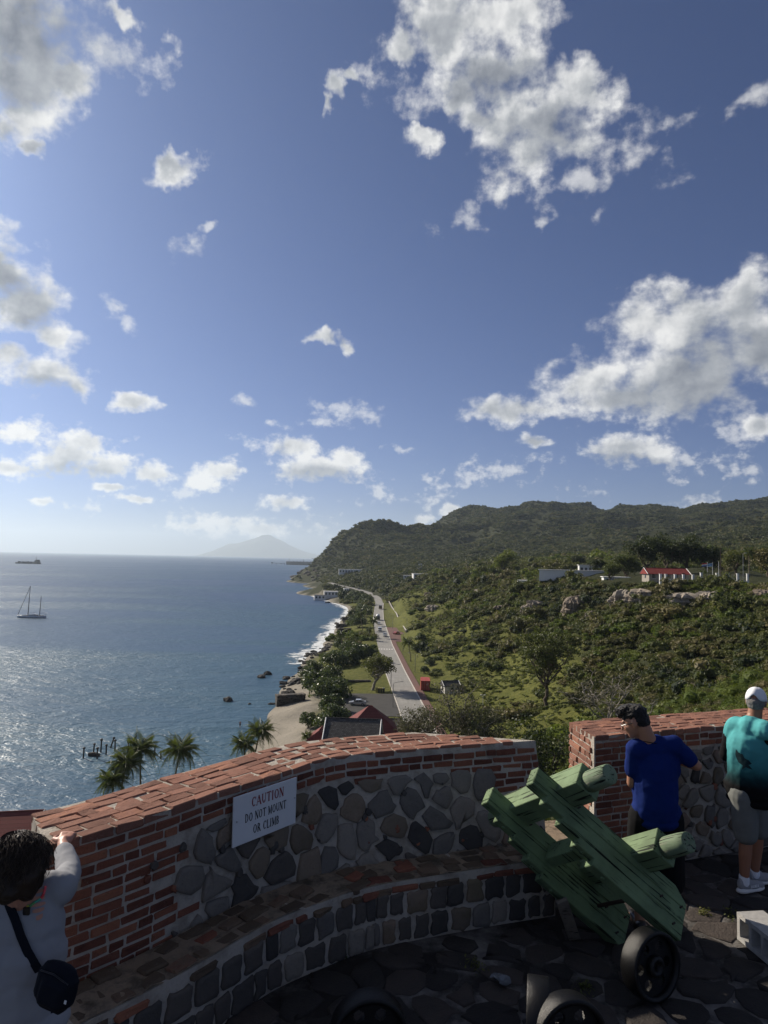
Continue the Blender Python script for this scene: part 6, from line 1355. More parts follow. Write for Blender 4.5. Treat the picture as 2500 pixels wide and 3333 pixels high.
def carriage():
    K = 0.913; o = CAMP+K*(np.array([1.271, 5.748, 40.381])-CAMP); Rm = np.array([[.7685, .4402, .4644], [.0588, .6741, -.7363], [-.6372, .5931, .4922]]); u_, _, v_ = np.linalg.svd(Rm); Rm = u_ @ v_
    Lc, w, s, th = 1.447, 0.340, 0.56, 0.092; l1, l2 = 0.285, 1.005
    t = thing('gun_carriage', 'tilted green timber gun carriage with stepped cheeks and no gun', 'gun carriage'); t.matrix_world = Matrix(((*Rm[0], o[0]), (*Rm[1], o[1]), (*Rm[2], o[2]), (0, 0, 0, 1)))
    def prism(poly, a0, a1, name, mat, par, bev=0.005):
        mb = MB(); mb.prism(poly, a0, a1, 'Z'); me = mesh(name, *mb.data()); bm = bmesh.new(); bm.from_mesh(me); bmesh.ops.recalc_face_normals(bm, faces=bm.faces); bmesh.ops.bevel(bm, geom=bm.edges[:], offset=bev, segments=1, affect='EDGES'); bm.to_mesh(me); bm.free(); return obj(name, me, M[mat], par)
    g = 0.0015; h1, h2 = -0.113, -0.226
    P1 = [(0, 0), (Lc-0.12, 0), (Lc, -0.075), (Lc, h1+g), (0, h1+g)]
    P2 = [(0, h1-g), (Lc, h1-g), (Lc, h2+g), (0.31, h2+g), (0.31, -0.195), (0.145, -0.195), (0.145, -0.146), (0, -0.146)]
    P3 = [(0.31, h2-g), (Lc, h2-g), (Lc, -w), (0.63, -w), (0.63, -0.292), (0.475, -0.292), (0.475, -0.243), (0.31, -0.243)]
    for (a1, nm) in ((0.0, 'near'), (-s, 'far')):
        c = obj('cheek', None, None, t) if False else prism(P1, a1-th, a1, 'cheek', 'green_paint', t)
        prism(P2, a1-th+0.002, a1-0.002, 'plank', 'green_paint', c); prism(P3, a1-th, a1-0.001, 'plank', 'green_paint', c)
        for (l, h) in ((0.40, -0.045), (1.02, -0.045), (1.22, -0.16), (1.40, -0.02-0.1), (1.36, -0.27)):
            MB().box((l, h, a1+0.001), (0.030, 0.012, 0.010), Rz(0.9)).build('keyed_bolt', M['iron_rust'], c)
        for (l, h) in ((0.55, -0.292), (0.76, -w), (0.22, -0.195)):
            v, f = lathe([(0, 0), (0.016, 0), (0.013, 0.008), (0, 0.009)], 10); v = v[:, [0, 2, 1]]*np.array([1, -1, 1]); me = mesh('bolt_head', v+np.array([l, h, a1-th/2]), f); fixn(me); obj('bolt_head', me, M['green_paint'], c)
    for k, l in enumerate((l1, l2)):
        ax = prism([(l-0.098, -0.065), (l+0.098, -0.065), (l+0.098, 0.118), (l-0.098, 0.118)], -s-th-0.10, 0.215, 'axle_beam', 'green_beam', t, 0.004)
        for (a0, a1) in ((0.21, 0.425), (-s-th-0.095, -s-th-0.28)):
            sg = 1 if a1 > a0 else -1; v, f = lathe([(0.073, 0), (0.074, 0.08), (0.072, 0.16), (0.068, abs(a1-a0)-0.004), (0.063, abs(a1-a0)), (0, abs(a1-a0)+0.001)], 26); v[:, 2] = a0+sg*v[:, 2]; v[:, :2] += (l, 0.022); me = mesh('axle_arm', v, f, True); fixn(me); obj('axle_arm', me, M['green_worn'], ax)
    prism([(0.60, -0.20), (0.70, -0.20), (0.70, -0.06), (0.60, -0.06)], -s+0.002, -th-0.002, 'transom', 'green_paint', t); MB().tube([(1.15, -0.2, -s), (1.15, -0.2, -th)], 0.014, 8).build('tie_rod', M['iron_rust'], t)
    p0 = atz(1872, 3060, FZ); p1 = aty(1828, 2930, 5.42); pr = thing('timber_prop', 'weathered grey plank propping up the carriage', 'plank', tuple(p0)); d = p1-p0; L = np.linalg.norm(d); d /= L; x = np.cross(d, (0, 1, 0)); x /= np.linalg.norm(x); y = np.cross(d, x)
    MB().box(d*L/2, (0.085, 0.035, L), np.stack([x, y, d], 1), bev=0.004).build('plank', M['grey_timber'], pr)
carriage()
def wheel_meshes():
    R, W = 0.212, 0.125; rim = lathe([(R-0.030, -W/2), (R-0.004, -W/2), (R, -W/2+0.006), (R, W/2-0.006), (R-0.004, W/2), (R-0.030, W/2), (R-0.034, W/2-0.03), (R-0.034, -W/2+0.03)], 48)[0]
    n = 48; m = 8; f = [(i*n+j, i*n+(j+1) % n, ((i+1) % m)*n+(j+1) % n, ((i+1) % m)*n+j) for i in range(m) for j in range(n)]; rm = mesh('rim', rim, f, True); fixn(rm)
    hub = [(0.030, -0.065), (0.062, -0.062), (0.066, -0.05), (0.066, 0.05), (0.062, 0.062), (0.030, 0.065)]; hv = lathe(hub, 32)[0]; n = 32; m = 6; hf = [(i*n+j, i*n+(j+1) % n, ((i+1) % m)*n+(j+1) % n, ((i+1) % m)*n+j) for i in range(m) for j in range(n)]; hm = mesh('hub', hv, hf, True); fixn(hm)
    rr = np.linspace(0.060, 0.184, 13); n = 96; a = np.linspace(0, 2*math.pi, n, endpoint=False); v = np.array([(r*math.cos(q), r*math.sin(q), 0) for r in rr for q in a]); fs = []
    for i in range(12):
        for j in range(n):
            rm_ = (rr[i]+rr[i+1])/2; q = (a[j]+math.pi/n); x, y = rm_*math.cos(q), rm_*math.sin(q)
            if min(math.hypot(x-0.122*math.cos(k*math.pi/3), y-0.122*math.sin(k*math.pi/3)) for k in range(6)) < 0.032: continue
            fs.append((i*n+j, i*n+(j+1) % n, (i+1)*n+(j+1) % n, (i+1)*n+j))
    bm = bmesh.new(); bm.from_mesh(mesh('t', v, fs)); bmesh.ops.solidify(bm, geom=bm.faces[:], thickness=0.024); bmesh.ops.translate(bm, verts=bm.verts, vec=(0, 0, 0.0)); bmesh.ops.delete(bm, geom=[q for q in bm.verts if not q.link_faces], context='VERTS'); wm = bpy.data.meshes.new('web'); bm.to_mesh(wm); bm.free()
    for q in (rm, hm, wm): q.materials.append(M['iron_black'])
    return rm, hm, wm
WM = wheel_meshes()
for (x, y, nx, ny, lean, lab) in ((*atz(2118, 3138, FZ+0.225)[:2], 0.47, -0.88, 6, 'black iron truck wheel leaning under the tail of the green carriage'), (*atz(1203, 3248, FZ+0.41)[:2], 0.16, -0.98, 0, 'black iron truck wheel at the bottom edge nearest the bench'),
                                  (*atz(1850, 3258, FZ+0.41)[:2], 0.22, -0.97, 4, 'glossy black iron truck wheel at the bottom edge below the carriage'), (*atz(1752, 3200, FZ+0.42)[:2], 0.97, -0.22, 0, 'black iron truck wheel standing edge on behind the glossy one')):
    t = thing('truck_wheel', lab, 'wheel', (x, y, FZ+0.225), (rad(90-lean), 0, math.atan2(ny, nx)+math.pi/2), 'loose iron truck wheels')
    for nm, q in zip(('rim', 'hub', 'web'), WM): obj(nm, q, None, t)
def floor_bits():
    plain('cinder', (0.40, 0.39, 0.37), 0.95, 0.1, 0, 0.2, 25, 0.7, 0.01)
    t = thing('cinder_block', 'grey hollow concrete block lying on the floor at the right edge', 'block', (*(atz(2408, 3062, FZ)[:2]+np.array([0.12, -0.20])), FZ+0.012), (0, 0, rad(8)))
    mb = MB(); L, W, Hh, th = 0.44, 0.22, 0.20, 0.032                                  # cores run sideways
    for z in (th/2, Hh-th/2): mb.box((0, 0, z), (W, L, th))
    for i in range(4): mb.box((0, -L/2+th/2+i*(L-th)/3, Hh/2), (W-0.004, th, Hh-2*th+0.001))
    mb.build('block', M['cinder'], t)
    p = atz(1612, 3195, FZ); t = thing('crushed_cup', 'crushed clear plastic cup lying on the dark cobbles', 'litter', (p[0], p[1], FZ+0.04), (rad(80), rad(20), rad(30))); rng = np.random.default_rng(1)
    v, f = lathe([(0.030, 0), (0.033, 0.03), (0.038, 0.07), (0.041, 0.09), (0.043, 0.092)], 14); f = f[:-1]; v = v*np.array([1.2, 0.55, 1])+rng.normal(0, 0.006, v.shape); plain('clear_plastic', (0.16, 0.17, 0.18), 0.25, 0.5, 0, 0.1)
    obj('cup', (v, f), M['clear_plastic'], t); v, f = lathe([(0.045, 0.094), (0.046, 0.100), (0.02, 0.104)], 14); obj('lid', (v*np.array([1.15, 0.7, 1])+rng.normal(0, 0.003, v.shape), f), M['clear_plastic'], t)
    for i, (px, py, s, lab) in enumerate(((1112, 3105, 0.10, 'small weed at the corner of the bench and the floor'), (1545, 3148, 0.07, 'weed between cobbles left of the crushed cup'), (2395, 2990, 0.09, 'tuft of grass beside the concrete block'), (1900, 3220, 0.07, 'flat weed behind the glossy wheel'), (2290, 2975, 0.06, 'small grass tuft in the sunlit patch of floor'))):
        p = atz(px, py, FZ); t = thing('weed', lab, 'weed', (p[0], p[1], FZ)); q = rng.normal(0, s*0.5, (70, 3)); q[:, 2] = np.abs(q[:, 2])*0.6; obj('leaves', leaf_quads(rng, q, np.tile((0, 0, 1.0), (70, 1)), 0.014, 0.4), M['leaf_scrub'], t)
floor_bits()
# ------------------------------------------------------------------ vehicles
plain('car_white', (0.62, 0.62, 0.61), 0.25, 0.5, 0, 0.03, 2, 0, coat=0.5); plain('car_silver', (0.46, 0.47, 0.48), 0.28, 0.5, 0.4, 0.03, 2, 0, coat=0.5); plain('car_red', (0.40, 0.12, 0.11), 0.3, 0.5, 0, 0.03, 2, 0, coat=0.5); plain('car_dark', (0.03, 0.032, 0.035), 0.3, 0.5, 0, 0.03, 2, 0)
plain('glass', (0.012, 0.016, 0.02), 0.08, 0.6, 0, 0.02, 2, 0); plain('tyre', (0.018, 0.018, 0.018), 0.85, 0.2, 0, 0.1, 8, 0.1); plain('alloy', (0.4, 0.4, 0.4), 0.35, 0.5, 0.8, 0.05); plain('lamp_lens', (0.6, 0.6, 0.55), 0.15, 0.5, 0, 0.02); plain('tail_lens', (0.35, 0.02, 0.015), 0.2, 0.5, 0, 0.02); plain('truck_olive', (0.12, 0.10, 0.06), 0.6, 0.3, 0, 0.15, 2, 0.1)
def vehicle(name, label, pos, heading, prof, glass, width, mat, wheels, wr=0.33, cat='car', group='vehicles on the coast road', extra=None):
    """prof: side outline (x forward, z up); glass: list of side window outlines"""
    t = thing(name, label, cat, pos, (0, 0, heading), group)
    mb = MB(); mb.prism(prof, -width/2, width/2, 'Y'); me = mesh('body', *mb.data()); bm = bmesh.new(); bm.from_mesh(me); bmesh.ops.recalc_face_normals(bm, faces=bm.faces); bmesh.ops.bevel(bm, geom=[e for e in bm.edges if not e.is_boundary], offset=0.05, segments=2, affect='EDGES', clamp_overlap=True); bm.to_mesh(me); bm.free()
    b = obj('body', me, M[mat], t)
    for q in glass:
        for s in (-1, 1): MB().prism(q, s*(width/2+0.004), s*(width/2-0.03), 'Y').build('side_window', M['glass'], b)
    for (x, s) in [(x, s) for x in wheels for s in (-1, 1)]:
        wv, wf = lathe([(0.0, -0.10), (wr*0.6, -0.10), (wr, -0.09), (wr, 0.09), (wr*0.6, 0.10), (0, 0.10)], 16); me = mesh('wheel', wv[:, [0, 2, 1]]+np.array([x, s*(width/2-0.09), wr]), wf); fixn(me); w = obj('wheel', me, M['tyre'], t)
        hv, hf = lathe([(0, 0), (wr*0.58, 0), (wr*0.5, 0.02), (0, 0.025)], 12); me = mesh('rim', hv[:, [0, 2, 1]]*np.array([1, s, 1])+np.array([x, s*(width/2+0.012), wr]), hf); fixn(me); obj('rim', me, M['alloy'], w)
    if extra: extra(t, b)
    return t
SEDAN = [(-2.25, 0.35), (2.25, 0.32), (2.28, 0.62), (2.1, 0.76), (1.05, 0.90), (0.35, 1.38), (-0.95, 1.42), (-1.75, 1.02), (-2.22, 0.98), (-2.3, 0.6)]
SEDW = [[(0.95, 0.93), (0.32, 1.32), (-0.25, 1.35), (-0.25, 0.95)], [(-0.32, 0.95), (-0.32, 1.35), (-0.92, 1.36), (-1.45, 1.0)]]
PICK = [(-2.5, 0.45), (2.5, 0.42), (2.55, 0.85), (2.4, 1.02), (1.25, 1.12), (0.7, 1.72), (-0.65, 1.76), (-0.80, 1.15), (-2.5, 1.12)]
PKW = [[(1.12, 1.15), (0.66, 1.66), (0.12, 1.69), (0.12, 1.15)], [(0.04, 1.15), (0.04, 1.69), (-0.58, 1.70), (-0.68, 1.15)]]
VAN = [(-2.3, 0.4), (2.3, 0.4), (2.35, 0.9), (1.75, 1.2), (1.25, 1.9), (-2.25, 1.95)]
VNW = [[(1.55, 1.22), (1.18, 1.78), (0.45, 1.8), (0.45, 1.2)], [(0.35, 1.2), (0.35, 1.8), (-0.9, 1.82), (-0.9, 1.2)], [(-1.0, 1.2), (-1.0, 1.82), (-2.0, 1.82), (-2.05, 1.2)]]
def front(width, x, zs, wind, lamp=True):
    def e(t, b):
        (xa, za), (xb, zb) = wind; k = width/2-0.14; v = [(xa, -k, za), (xa, k, za), (xb, k*0.88, zb), (xb, -k*0.88, zb)]; n = np.cross(np.subtract(v[1], v[0]), np.subtract(v[3], v[0])); n = n/np.linalg.norm(n); n = n if n[0] > 0 else -n; me = mesh('windscreen', np.array(v)+n*0.012, [(0, 1, 2, 3)]); obj('windscreen', me, M['glass'], b)
        for s in (-1, 1):
            MB().box((x, s*(width/2-0.28), zs), (0.08, 0.34, 0.15), bev=0.02).build('headlight', M['lamp_lens'], b); MB().box((-x+0.02, s*(width/2-0.2), zs+0.1), (0.06, 0.24, 0.2), bev=0.02).build('tail_light', M['tail_lens'], b); MB().box((xa-0.1, s*(width/2+0.09), za+0.06), (0.1, 0.18, 0.13), bev=0.02).build('mirror', M['car_dark'], b)
        MB().box((x+0.01, 0, zs-0.06), (0.05, width*0.42, 0.16), bev=0.01).build('grille', M['car_dark'], b)
    return e
def road_at(y, off):
    k = np.abs(ROADP[:, 1]-y).argmin(); d = ROADP[min(k+1, 239)]-ROADP[max(k-1, 0)]; d = d/np.linalg.norm(d[:2]); return (ROADP[k, 0]+d[1]*off, ROADP[k, 1]-d[0]*off, ROADP[k, 2]+0.05), math.atan2(d[1], d[0])
vehicle('parked_car', 'silver saloon parked side on in the car park', (-5.9, 189, 3.66), math.pi, SEDAN, SEDW, 1.78, 'car_silver', (-1.35, 1.4), extra=front(1.78, 2.24, 0.66, ((1.0, 0.93), (0.42, 1.35))))
p, a = road_at(352, 1.2); vehicle('pickup_truck', 'white pickup leading the line of traffic beside the lay-by', p, a+math.pi, PICK, PKW, 1.86, 'car_white', (-1.55, 1.6), 0.38, 'pickup', extra=front(1.86, 2.5, 0.85, ((1.2, 1.16), (0.76, 1.66))))
p, a = road_at(378, -0.6); vehicle('delivery_van', 'white van second in the line of traffic', p, a+math.pi, VAN, VNW, 1.85, 'car_white', (-1.4, 1.45), 0.34, 'van', extra=front(1.85, 2.32, 0.75, ((1.70, 1.26), (1.30, 1.82))))
p, a = road_at(418, -0.4); vehicle('compact_car', 'small white car in front of the tanker lorry', p, a+math.pi, SEDAN, SEDW, 1.75, 'car_white', (-1.35, 1.4), extra=front(1.75, 2.24, 0.66, ((1.0, 0.93), (0.42, 1.35))))
p, a = road_at(366, 7.5); vehicle('parked_car', 'pale red car parked on the brick lay-by', p, a-0.6, SEDAN, SEDW, 1.75, 'car_red', (-1.35, 1.4), extra=front(1.75, 2.24, 0.66, ((1.0, 0.93), (0.42, 1.35))))
p, a = road_at(742, 1.2); vehicle('distant_car', 'dark car climbing the far road bend', p, a, SEDAN, SEDW, 1.75, 'car_dark', (-1.35, 1.4), extra=front(1.75, 2.24, 0.66, ((1.0, 0.93), (0.42, 1.35))))
def tanker(t, b):
    front(2.4, 3.35, 1.0, ((3.42, 1.6), (3.3, 2.5)))(t, b); v, f = lathe([(0.0, -2.6), (0.55, -2.55), (0.95, -2.2), (1.2, -0.6), (1.2, 0.6), (0.85, 1.7), (0.4, 1.95), (0, 2.0)], 20)
    me = mesh('drum', (v[:, [2, 0, 1]] @ Ry(rad(8)).T)+np.array([-0.7, 0, 2.45]), f, True); fixn(me); obj('drum', me, M['car_white'], t)
LORRY = [(-3.4, 0.75), (3.4, 0.55), (3.45, 1.5), (3.32, 2.6), (2.0, 2.65), (1.9, 1.15), (-3.4, 1.1)]
p, a = road_at(446, -0.3); vehicle('mixer_lorry', 'lorry with a big white drum in the line of traffic', p, a+math.pi, LORRY, [[(3.2, 1.65), (3.1, 2.4), (2.3, 2.4), (2.3, 1.65)]], 2.4, 'car_dark', (-2.4, -1.2, 2.5), 0.5, 'lorry', extra=tanker)
def tipper(t, b):
    front(2.4, 3.35, 1.0, ((3.42, 1.6), (3.3, 2.5)))(t, b); mb = MB(); mb.box((-0.9, 0, 1.95), (4.8, 2.45, 1.5)); mb.build('tipper_body', M['truck_olive'], t); MB().box((-0.9, 0, 2.72), (4.6, 2.2, 0.06)).build('tarpaulin', M['car_dark'], t)
p, a = road_at(540, 1.4); vehicle('tipper_lorry', 'brown tipper lorry farther up the coast road', p, a+math.pi, LORRY, [[(3.2, 1.65), (3.1, 2.4), (2.3, 2.4), (2.3, 1.65)]], 2.4, 'truck_olive', (-2.4, -1.2, 2.5), 0.5, 'lorry', extra=tipper)
# ------------------------------------------------------------------ street furniture
plain('galvanised', (0.22, 0.22, 0.21), 0.5, 0.5, 0.5, 0.1); plain('post_wood', (0.075, 0.062, 0.05), 0.9, 0.1, 0, 0.3, 2, 0.3); plain('bin_dark', (0.025, 0.025, 0.022), 0.6, 0.3, 0, 0.1); plain('bin_yellow', (0.36, 0.31, 0.10), 0.6, 0.3, 0, 0.1); plain('container_red', (0.33, 0.055, 0.038), 0.6, 0.3, 0, 0.12, 2, 0.1); plain('marker', (0.55, 0.50, 0.25), 0.7, 0.3, 0, 0.1)
for i, (bx, by, ty, arm, lab) in enumerate(((1272, 2253, 2166, 1, 'tall street lamp beside the roadside tree'), (1279, 2302, 2222, 1, 'nearest street lamp at the edge of the car park'), (1351, 2187, 2128, -1, 'street lamp on the landward pavement near the lawn trees'), (1312, 2119, 2058, -1, 'street lamp at the near end of the lay-by'), (1278, 2048, 2000, -1, 'street lamp on the grass beyond the lay-by'), (1213, 1998, 1966, 1, 'far seaward street lamp above the shrubs'), (1324, 2066, 2012, -1, 'street lamp beside the retaining wall'), (1233, 2082, 2044, 1, 'seaward street lamp by the yellowish palm'), (1285, 1990, 1958, -1, 'farthest street lamp by the tipper lorry'))):
    b = atz(bx, by, 3.6); b[2] = gz(b[0], b[1]); h = aty(bx, ty, b[1])[2]-b[2]; t = thing('street_lamp', lab, 'street lamp', tuple(b), (0, 0, 0), 'street lamps along the coast road')
    MB().tube([(0, 0, -0.2), (0, 0, h*0.5), (0, 0, h-0.4)], [0.10, 0.085, 0.07], 8).build('pole', M['galvanised'], t); a = MB(); a.tube([(0, 0, h-0.45), (0.15*arm, 0, h-0.1), (0.8*arm, 0, h+0.1), (1.9*arm, 0, h+0.28)], 0.055, 6); ar = a.build('arm', M['galvanised'], t); MB().box((2.25*arm, 0, h+0.30), (0.75, 0.26, 0.13), bev=0.04).build('lantern', M['galvanised'], ar)
for i in range(4):
    p = atz(1226+i*7.5, 2254, 3.55); t = thing('wheelie_bin', ('leftmost', 'second from left', 'third from left', 'rightmost')[i]+' of the bins standing at the car park edge', 'bin', (p[0], p[1], gz(p[0], p[1])), (0, 0, 0.1*i-0.2), 'bins at the car park edge')
    MB().prism([(-0.24, 0.05), (0.24, 0.05), (0.31, 1.25), (-0.31, 1.25)], -0.28, 0.30, 'Y').build('tub', M[('bin_yellow', 'bin_dark', 'bin_dark', 'bin_dark')[i]], t); MB().box((0, 0.0, 1.29), (0.66, 0.66, 0.07), bev=0.02).build('lid', M[('bin_dark', 'bin_yellow', 'bin_yellow', 'old_white')[i]], t)
    for sx in (-1, 1): MB().tube([(sx*0.24-0.03, 0.3, 0.11), (sx*0.24+0.03, 0.3, 0.11)], 0.10, 10).build('wheel', M['tyre'], t)
for i, (px, py, lab) in enumerate(((1358, 2140, 'marker post beside the lawn palm'), (1345, 2068, 'marker post at the foot of the slope, by the retaining wall'), (1331, 2052, 'farthest marker post on the landward verge'), (1379, 2190, 'marker post in front of the small round tree'))):
    p = atz(px, py, 3.8); t = thing('marker_post', lab, 'post', (p[0], p[1], gz(p[0], p[1])), group='marker posts on the landward verge'); MB().box((0, 0, 0.5), (0.35, 0.25, 1.1), bev=0.03).build('post', M['marker'], t); MB().box((0, 0, 1.08), (0.40, 0.30, 0.08), bev=0.02).build('cap', M['old_white'], t)
def container():
    p = atz(1386, 2247, 3.7); t = thing('shipping_container', 'red shipping container end on beside the pavement', 'container', (p[0], p[1]+3, gz(p[0], p[1])+0.05), (0, 0, rad(-2)), None, 1.12)
    for s in (-1, 1):                                             # corrugated sides
        mb = MB(); n = 40; v = []
        for i in range(n+1): v += [(s*(1.20+0.03*(i//2 % 2)), -3+6*i/n, 0.12), (s*(1.20+0.03*(i//2 % 2)), -3+6*i/n, 2.5)]
        mb.add(v, [(2*i, 2*i+2, 2*i+3, 2*i+1) for i in range(n)]); mb.build('side_panel', M['container_red'], t)
    MB().box((0, 0, 2.56), (2.44, 6.06, 0.08)).build('roof', M['container_red'], t); MB().box((0, 0, 0.08), (2.44, 6.06, 0.14)).build('floor_frame', M['bin_dark'], t); MB().box((0, 2.98, 1.3), (2.36, 0.06, 2.4)).build('end_panel', M['container_red'], t)
    for s in (-1, 1):
        d = MB().box((s*0.6, -3.0, 1.3), (1.16, 0.06, 2.36)).build('door', M['container_red'], t)
        for k in (0.25, 0.85): MB().tube([(s*k, -3.06, 0.15), (s*k, -3.06, 2.48)], 0.022, 6).build('lock_rod', M['galvanised'], d)
        for z in (0.1, 2.52):
            for y in (-3.0, 3.0): MB().box((s*1.17, y, z), (0.16, 0.16, 0.16)).build('corner_casting', M['bin_dark'], t)
    for (x, z, w) in ((0.45, 2.05, 0.35), (0.75, 1.85, 0.22), (0.4, 1.7, 0.5)): MB().box((x, -3.035, z), (w, 0.006, 0.07)).build('stencil_mark', M['old_white'], t)
container()
# ------------------------------------------------------------------ masonry bits, rocks
def rock_mesh(seed, strata=0.0, sub=3):
    rng = np.random.default_rng(seed); bm = bmesh.new(); bmesh.ops.create_icosphere(bm, subdivisions=sub, radius=1.0); n = Noise2(seed+70)
    for v in bm.verts:
        c = v.co; d = 0.62+0.75*n.fbm(np.array([c.x*1.6+3+c.z]), np.array([c.y*1.6+7-c.z*0.7]), 3)[0]+0.22*n.fbm(np.array([c.x*5+c.z*2]), np.array([c.y*5-c.z*3]), 2)[0]-0.1
        q = c*d
        if strata: q = Vector((q.x*(1+0.10*math.sin(q.z*17)), q.y*(1+0.10*math.sin(q.z*17)), q.z))
        v.co = q
    me = bpy.data.meshes.new('rock'); bm.to_mesh(me); bm.free(); return me
stonemat('shore_rock', [(0.0, (0.022, 0.021, 0.02)), (0.5, (0.05, 0.046, 0.042)), (1.0, (0.10, 0.09, 0.075))]); stonemat('cliff_rock', [(0.0, (0.13, 0.10, 0.075)), (0.5, (0.24, 0.20, 0.155)), (1.0, (0.36, 0.32, 0.26))], strength=0.9); stonemat('ruin_stone', [(0.0, (0.05, 0.045, 0.04)), (0.5, (0.09, 0.08, 0.068)), (1.0, (0.14, 0.12, 0.10))], moss=0.3)
RK = [rock_mesh(i) for i in range(6)]
for m in RK: m.materials.append(M['shore_rock'])
def crag_mesh(seed):
    """weathered layered outcrop: a few broken towers of bedded rock"""
    rng = np.random.default_rng(seed); V = []; Fc = []; n0 = 0; nn = Noise2(seed+170)
    for k in range(4):
        bm = bmesh.new(); bmesh.ops.create_icosphere(bm, subdivisions=4, radius=1.0); v = np.array([q.co[:] for q in bm.verts]); f = [[w.index for w in q.verts] for q in bm.faces]; bm.free()
        lay = rng.normal(0, 0.065, 40); z = v[:, 2]; a = np.arctan2(v[:, 1], v[:, 0])
        zz = z*6.5+nn.fbm(v[:, 0]*1.5+9, v[:, 1]*1.5+4, 2)*1.6; li = np.clip(np.floor(zz).astype(int)+16, 0, 39)
        rid = np.abs(2*nn.fbm(np.cos(a)*2.2+z*0.4+k*7, np.sin(a)*2.2+5, 4)-1)
        r = 0.62+0.75*rid+lay[li]+0.20*(nn.fbm(v[:, 0]*6+z*5, v[:, 1]*6+z*3, 3)-0.5)
        sq = (np.abs(v)**5).sum(1)**(-0.2); p = v*(0.5+0.5*sq)[:, None]*np.stack([r, r, 0.8+0.35*rid], 1)
        if k: b = rng.uniform(0, 6.283); p = p*rng.uniform(0.4, 0.75)+np.array([math.cos(b)*0.75, math.sin(b)*0.6, rng.uniform(-0.5, 0.15)])
        V.append(p); Fc += [[i+n0 for i in q] for q in f]; n0 += len(p)
    return mesh('rock', np.concatenate(V), Fc)
CK = [crag_mesh(20+i) for i in range(4)]
for m in CK: m.materials.append(M['cliff_rock'])
def rocks():
    rng = np.random.default_rng(2)
    for (px, py, w, h, lab) in ((742, 2281, 1.9, 1.0, 'black rock awash with foam off the sandy beach'), (850, 2205, 2.0, 0.75, 'long low rock off the stone point'), (872, 2196, 1.4, 0.9, 'higher end of the rocks off the stone point'), (812, 2292, 0.6, 0.3, 'small rock between the foam and the beach'), (885, 2292, 1.2, 0.35, 'flat dark rock at the foot of the ruin'), (1070, 2090, 1.9, 1.6, 'rock standing in the surf near the leaning palm'), (958, 1880, 9, 4, 'rock off the tip of the headland'), (1068, 1962, 3, 1.2, 'dark rock off the far beach')):
        p = atz(px, py, 0.0); t = obj('sea_rock', RK[int(rng.integers(6))], None, None, (p[0], p[1], h*0.25), (0, 0, rng.uniform(0, 6)), (w, w*0.7, h)); tag(t, lab, 'rock', 'rocks off the shore')
    k = 0
    for i in range(110):
        y = rng.uniform(212, 345) if i < 80 else rng.uniform(345, 520); c = COASTP[np.abs(COASTP[:, 1]-y).argmin()]; x = c[0]+rng.uniform(-0.8, 5.5); s = rng.uniform(0.35, 1.25)*(1.3 if y > 345 else 1)
        t = obj('shore_boulder', RK[int(rng.integers(6))], None, None, (x, y, max(gz(x, y), 0)+s*0.18), (rng.uniform(-.3, .3), rng.uniform(-.3, .3), rng.uniform(0, 6)), (s*1.4, s, s*0.6)); tag(t, 'dark boulder in the rough line of rocks along the water edge', 'boulder', 'boulders along the water edge')
    for i in range(40):                                                    # scree under the headland
        y = rng.uniform(1120, 1480); c = COASTP[np.abs(COASTP[:, 1]-y).argmin()]; x = c[0]+rng.uniform(-3, 16); s = rng.uniform(2, 5)
        t = obj('scree_boulder', CK[int(rng.integers(4))] if rng.random() < 0.35 else RK[int(rng.integers(6))], None, None, (x, y, max(gz(x, y), 0)+s*0.1), (rng.uniform(-.3, .3), rng.uniform(-.3, .3), rng.uniform(0, 6)), (s*1.2, s, s*0.7)); tag(t, 'boulder of the scree at the foot of the headland', 'boulder', 'scree boulders below the headland')
    for i, (px, py, w, h, lab) in enumerate(((1741, 1990, 2.6, 5.0, 'pale rock tower on the slope, left of the layered one'), (1868, 1992, 3.2, 6.0, 'tallest pale layered rock tower on the slope'), (1895, 1965, 2.2, 3.0, 'rock shoulder above the layered tower'), (2030, 1958, 2.7, 4.2, 'layered cliff face under the red roof, left part'), (2085, 1956, 3.0, 4.0, 'layered cliff face under the red roof, right part'),
                                             (2230, 1962, 3.2, 3.0, 'brown cliff band below the white fence'), (2310, 1958, 3.2, 3.0, 'brown cliff band right of the flagpoles'), (1560, 1935, 3.0, 3.5, 'rock face high on the far part of the slope'), (1395, 1938, 3.2, 2.6, 'pale rock near the far bend of the slope'), (1410, 1985, 3.0, 3.2, 'pale rock low on the far slope'), (1625, 1990, 2.5, 3.0, 'small pale outcrop left of the rock towers'), (2480, 1952, 3.2, 3.0, 'rocky ledge at the right edge below the fence'), (2270, 2245, 2.6, 1.2, 'pale stone outcrop among the bright shrubs'), (1520, 1985, 2.2, 2.4, 'outcrop half hidden by scrub on the far slope'), (1930, 2010, 2.0, 2.2, 'outcrop right of the layered tower'))):
        p = hitT(px, py); t = obj('rock_outcrop', CK[i % 4], None, None, tuple(p+np.array([0.2, 0.4, 0.3])), (0, 0, i*1.3), (w*1.45, w*1.2, h*0.85)); tag(t, lab, 'rock', 'pale rock outcrops on the slope')
rocks()
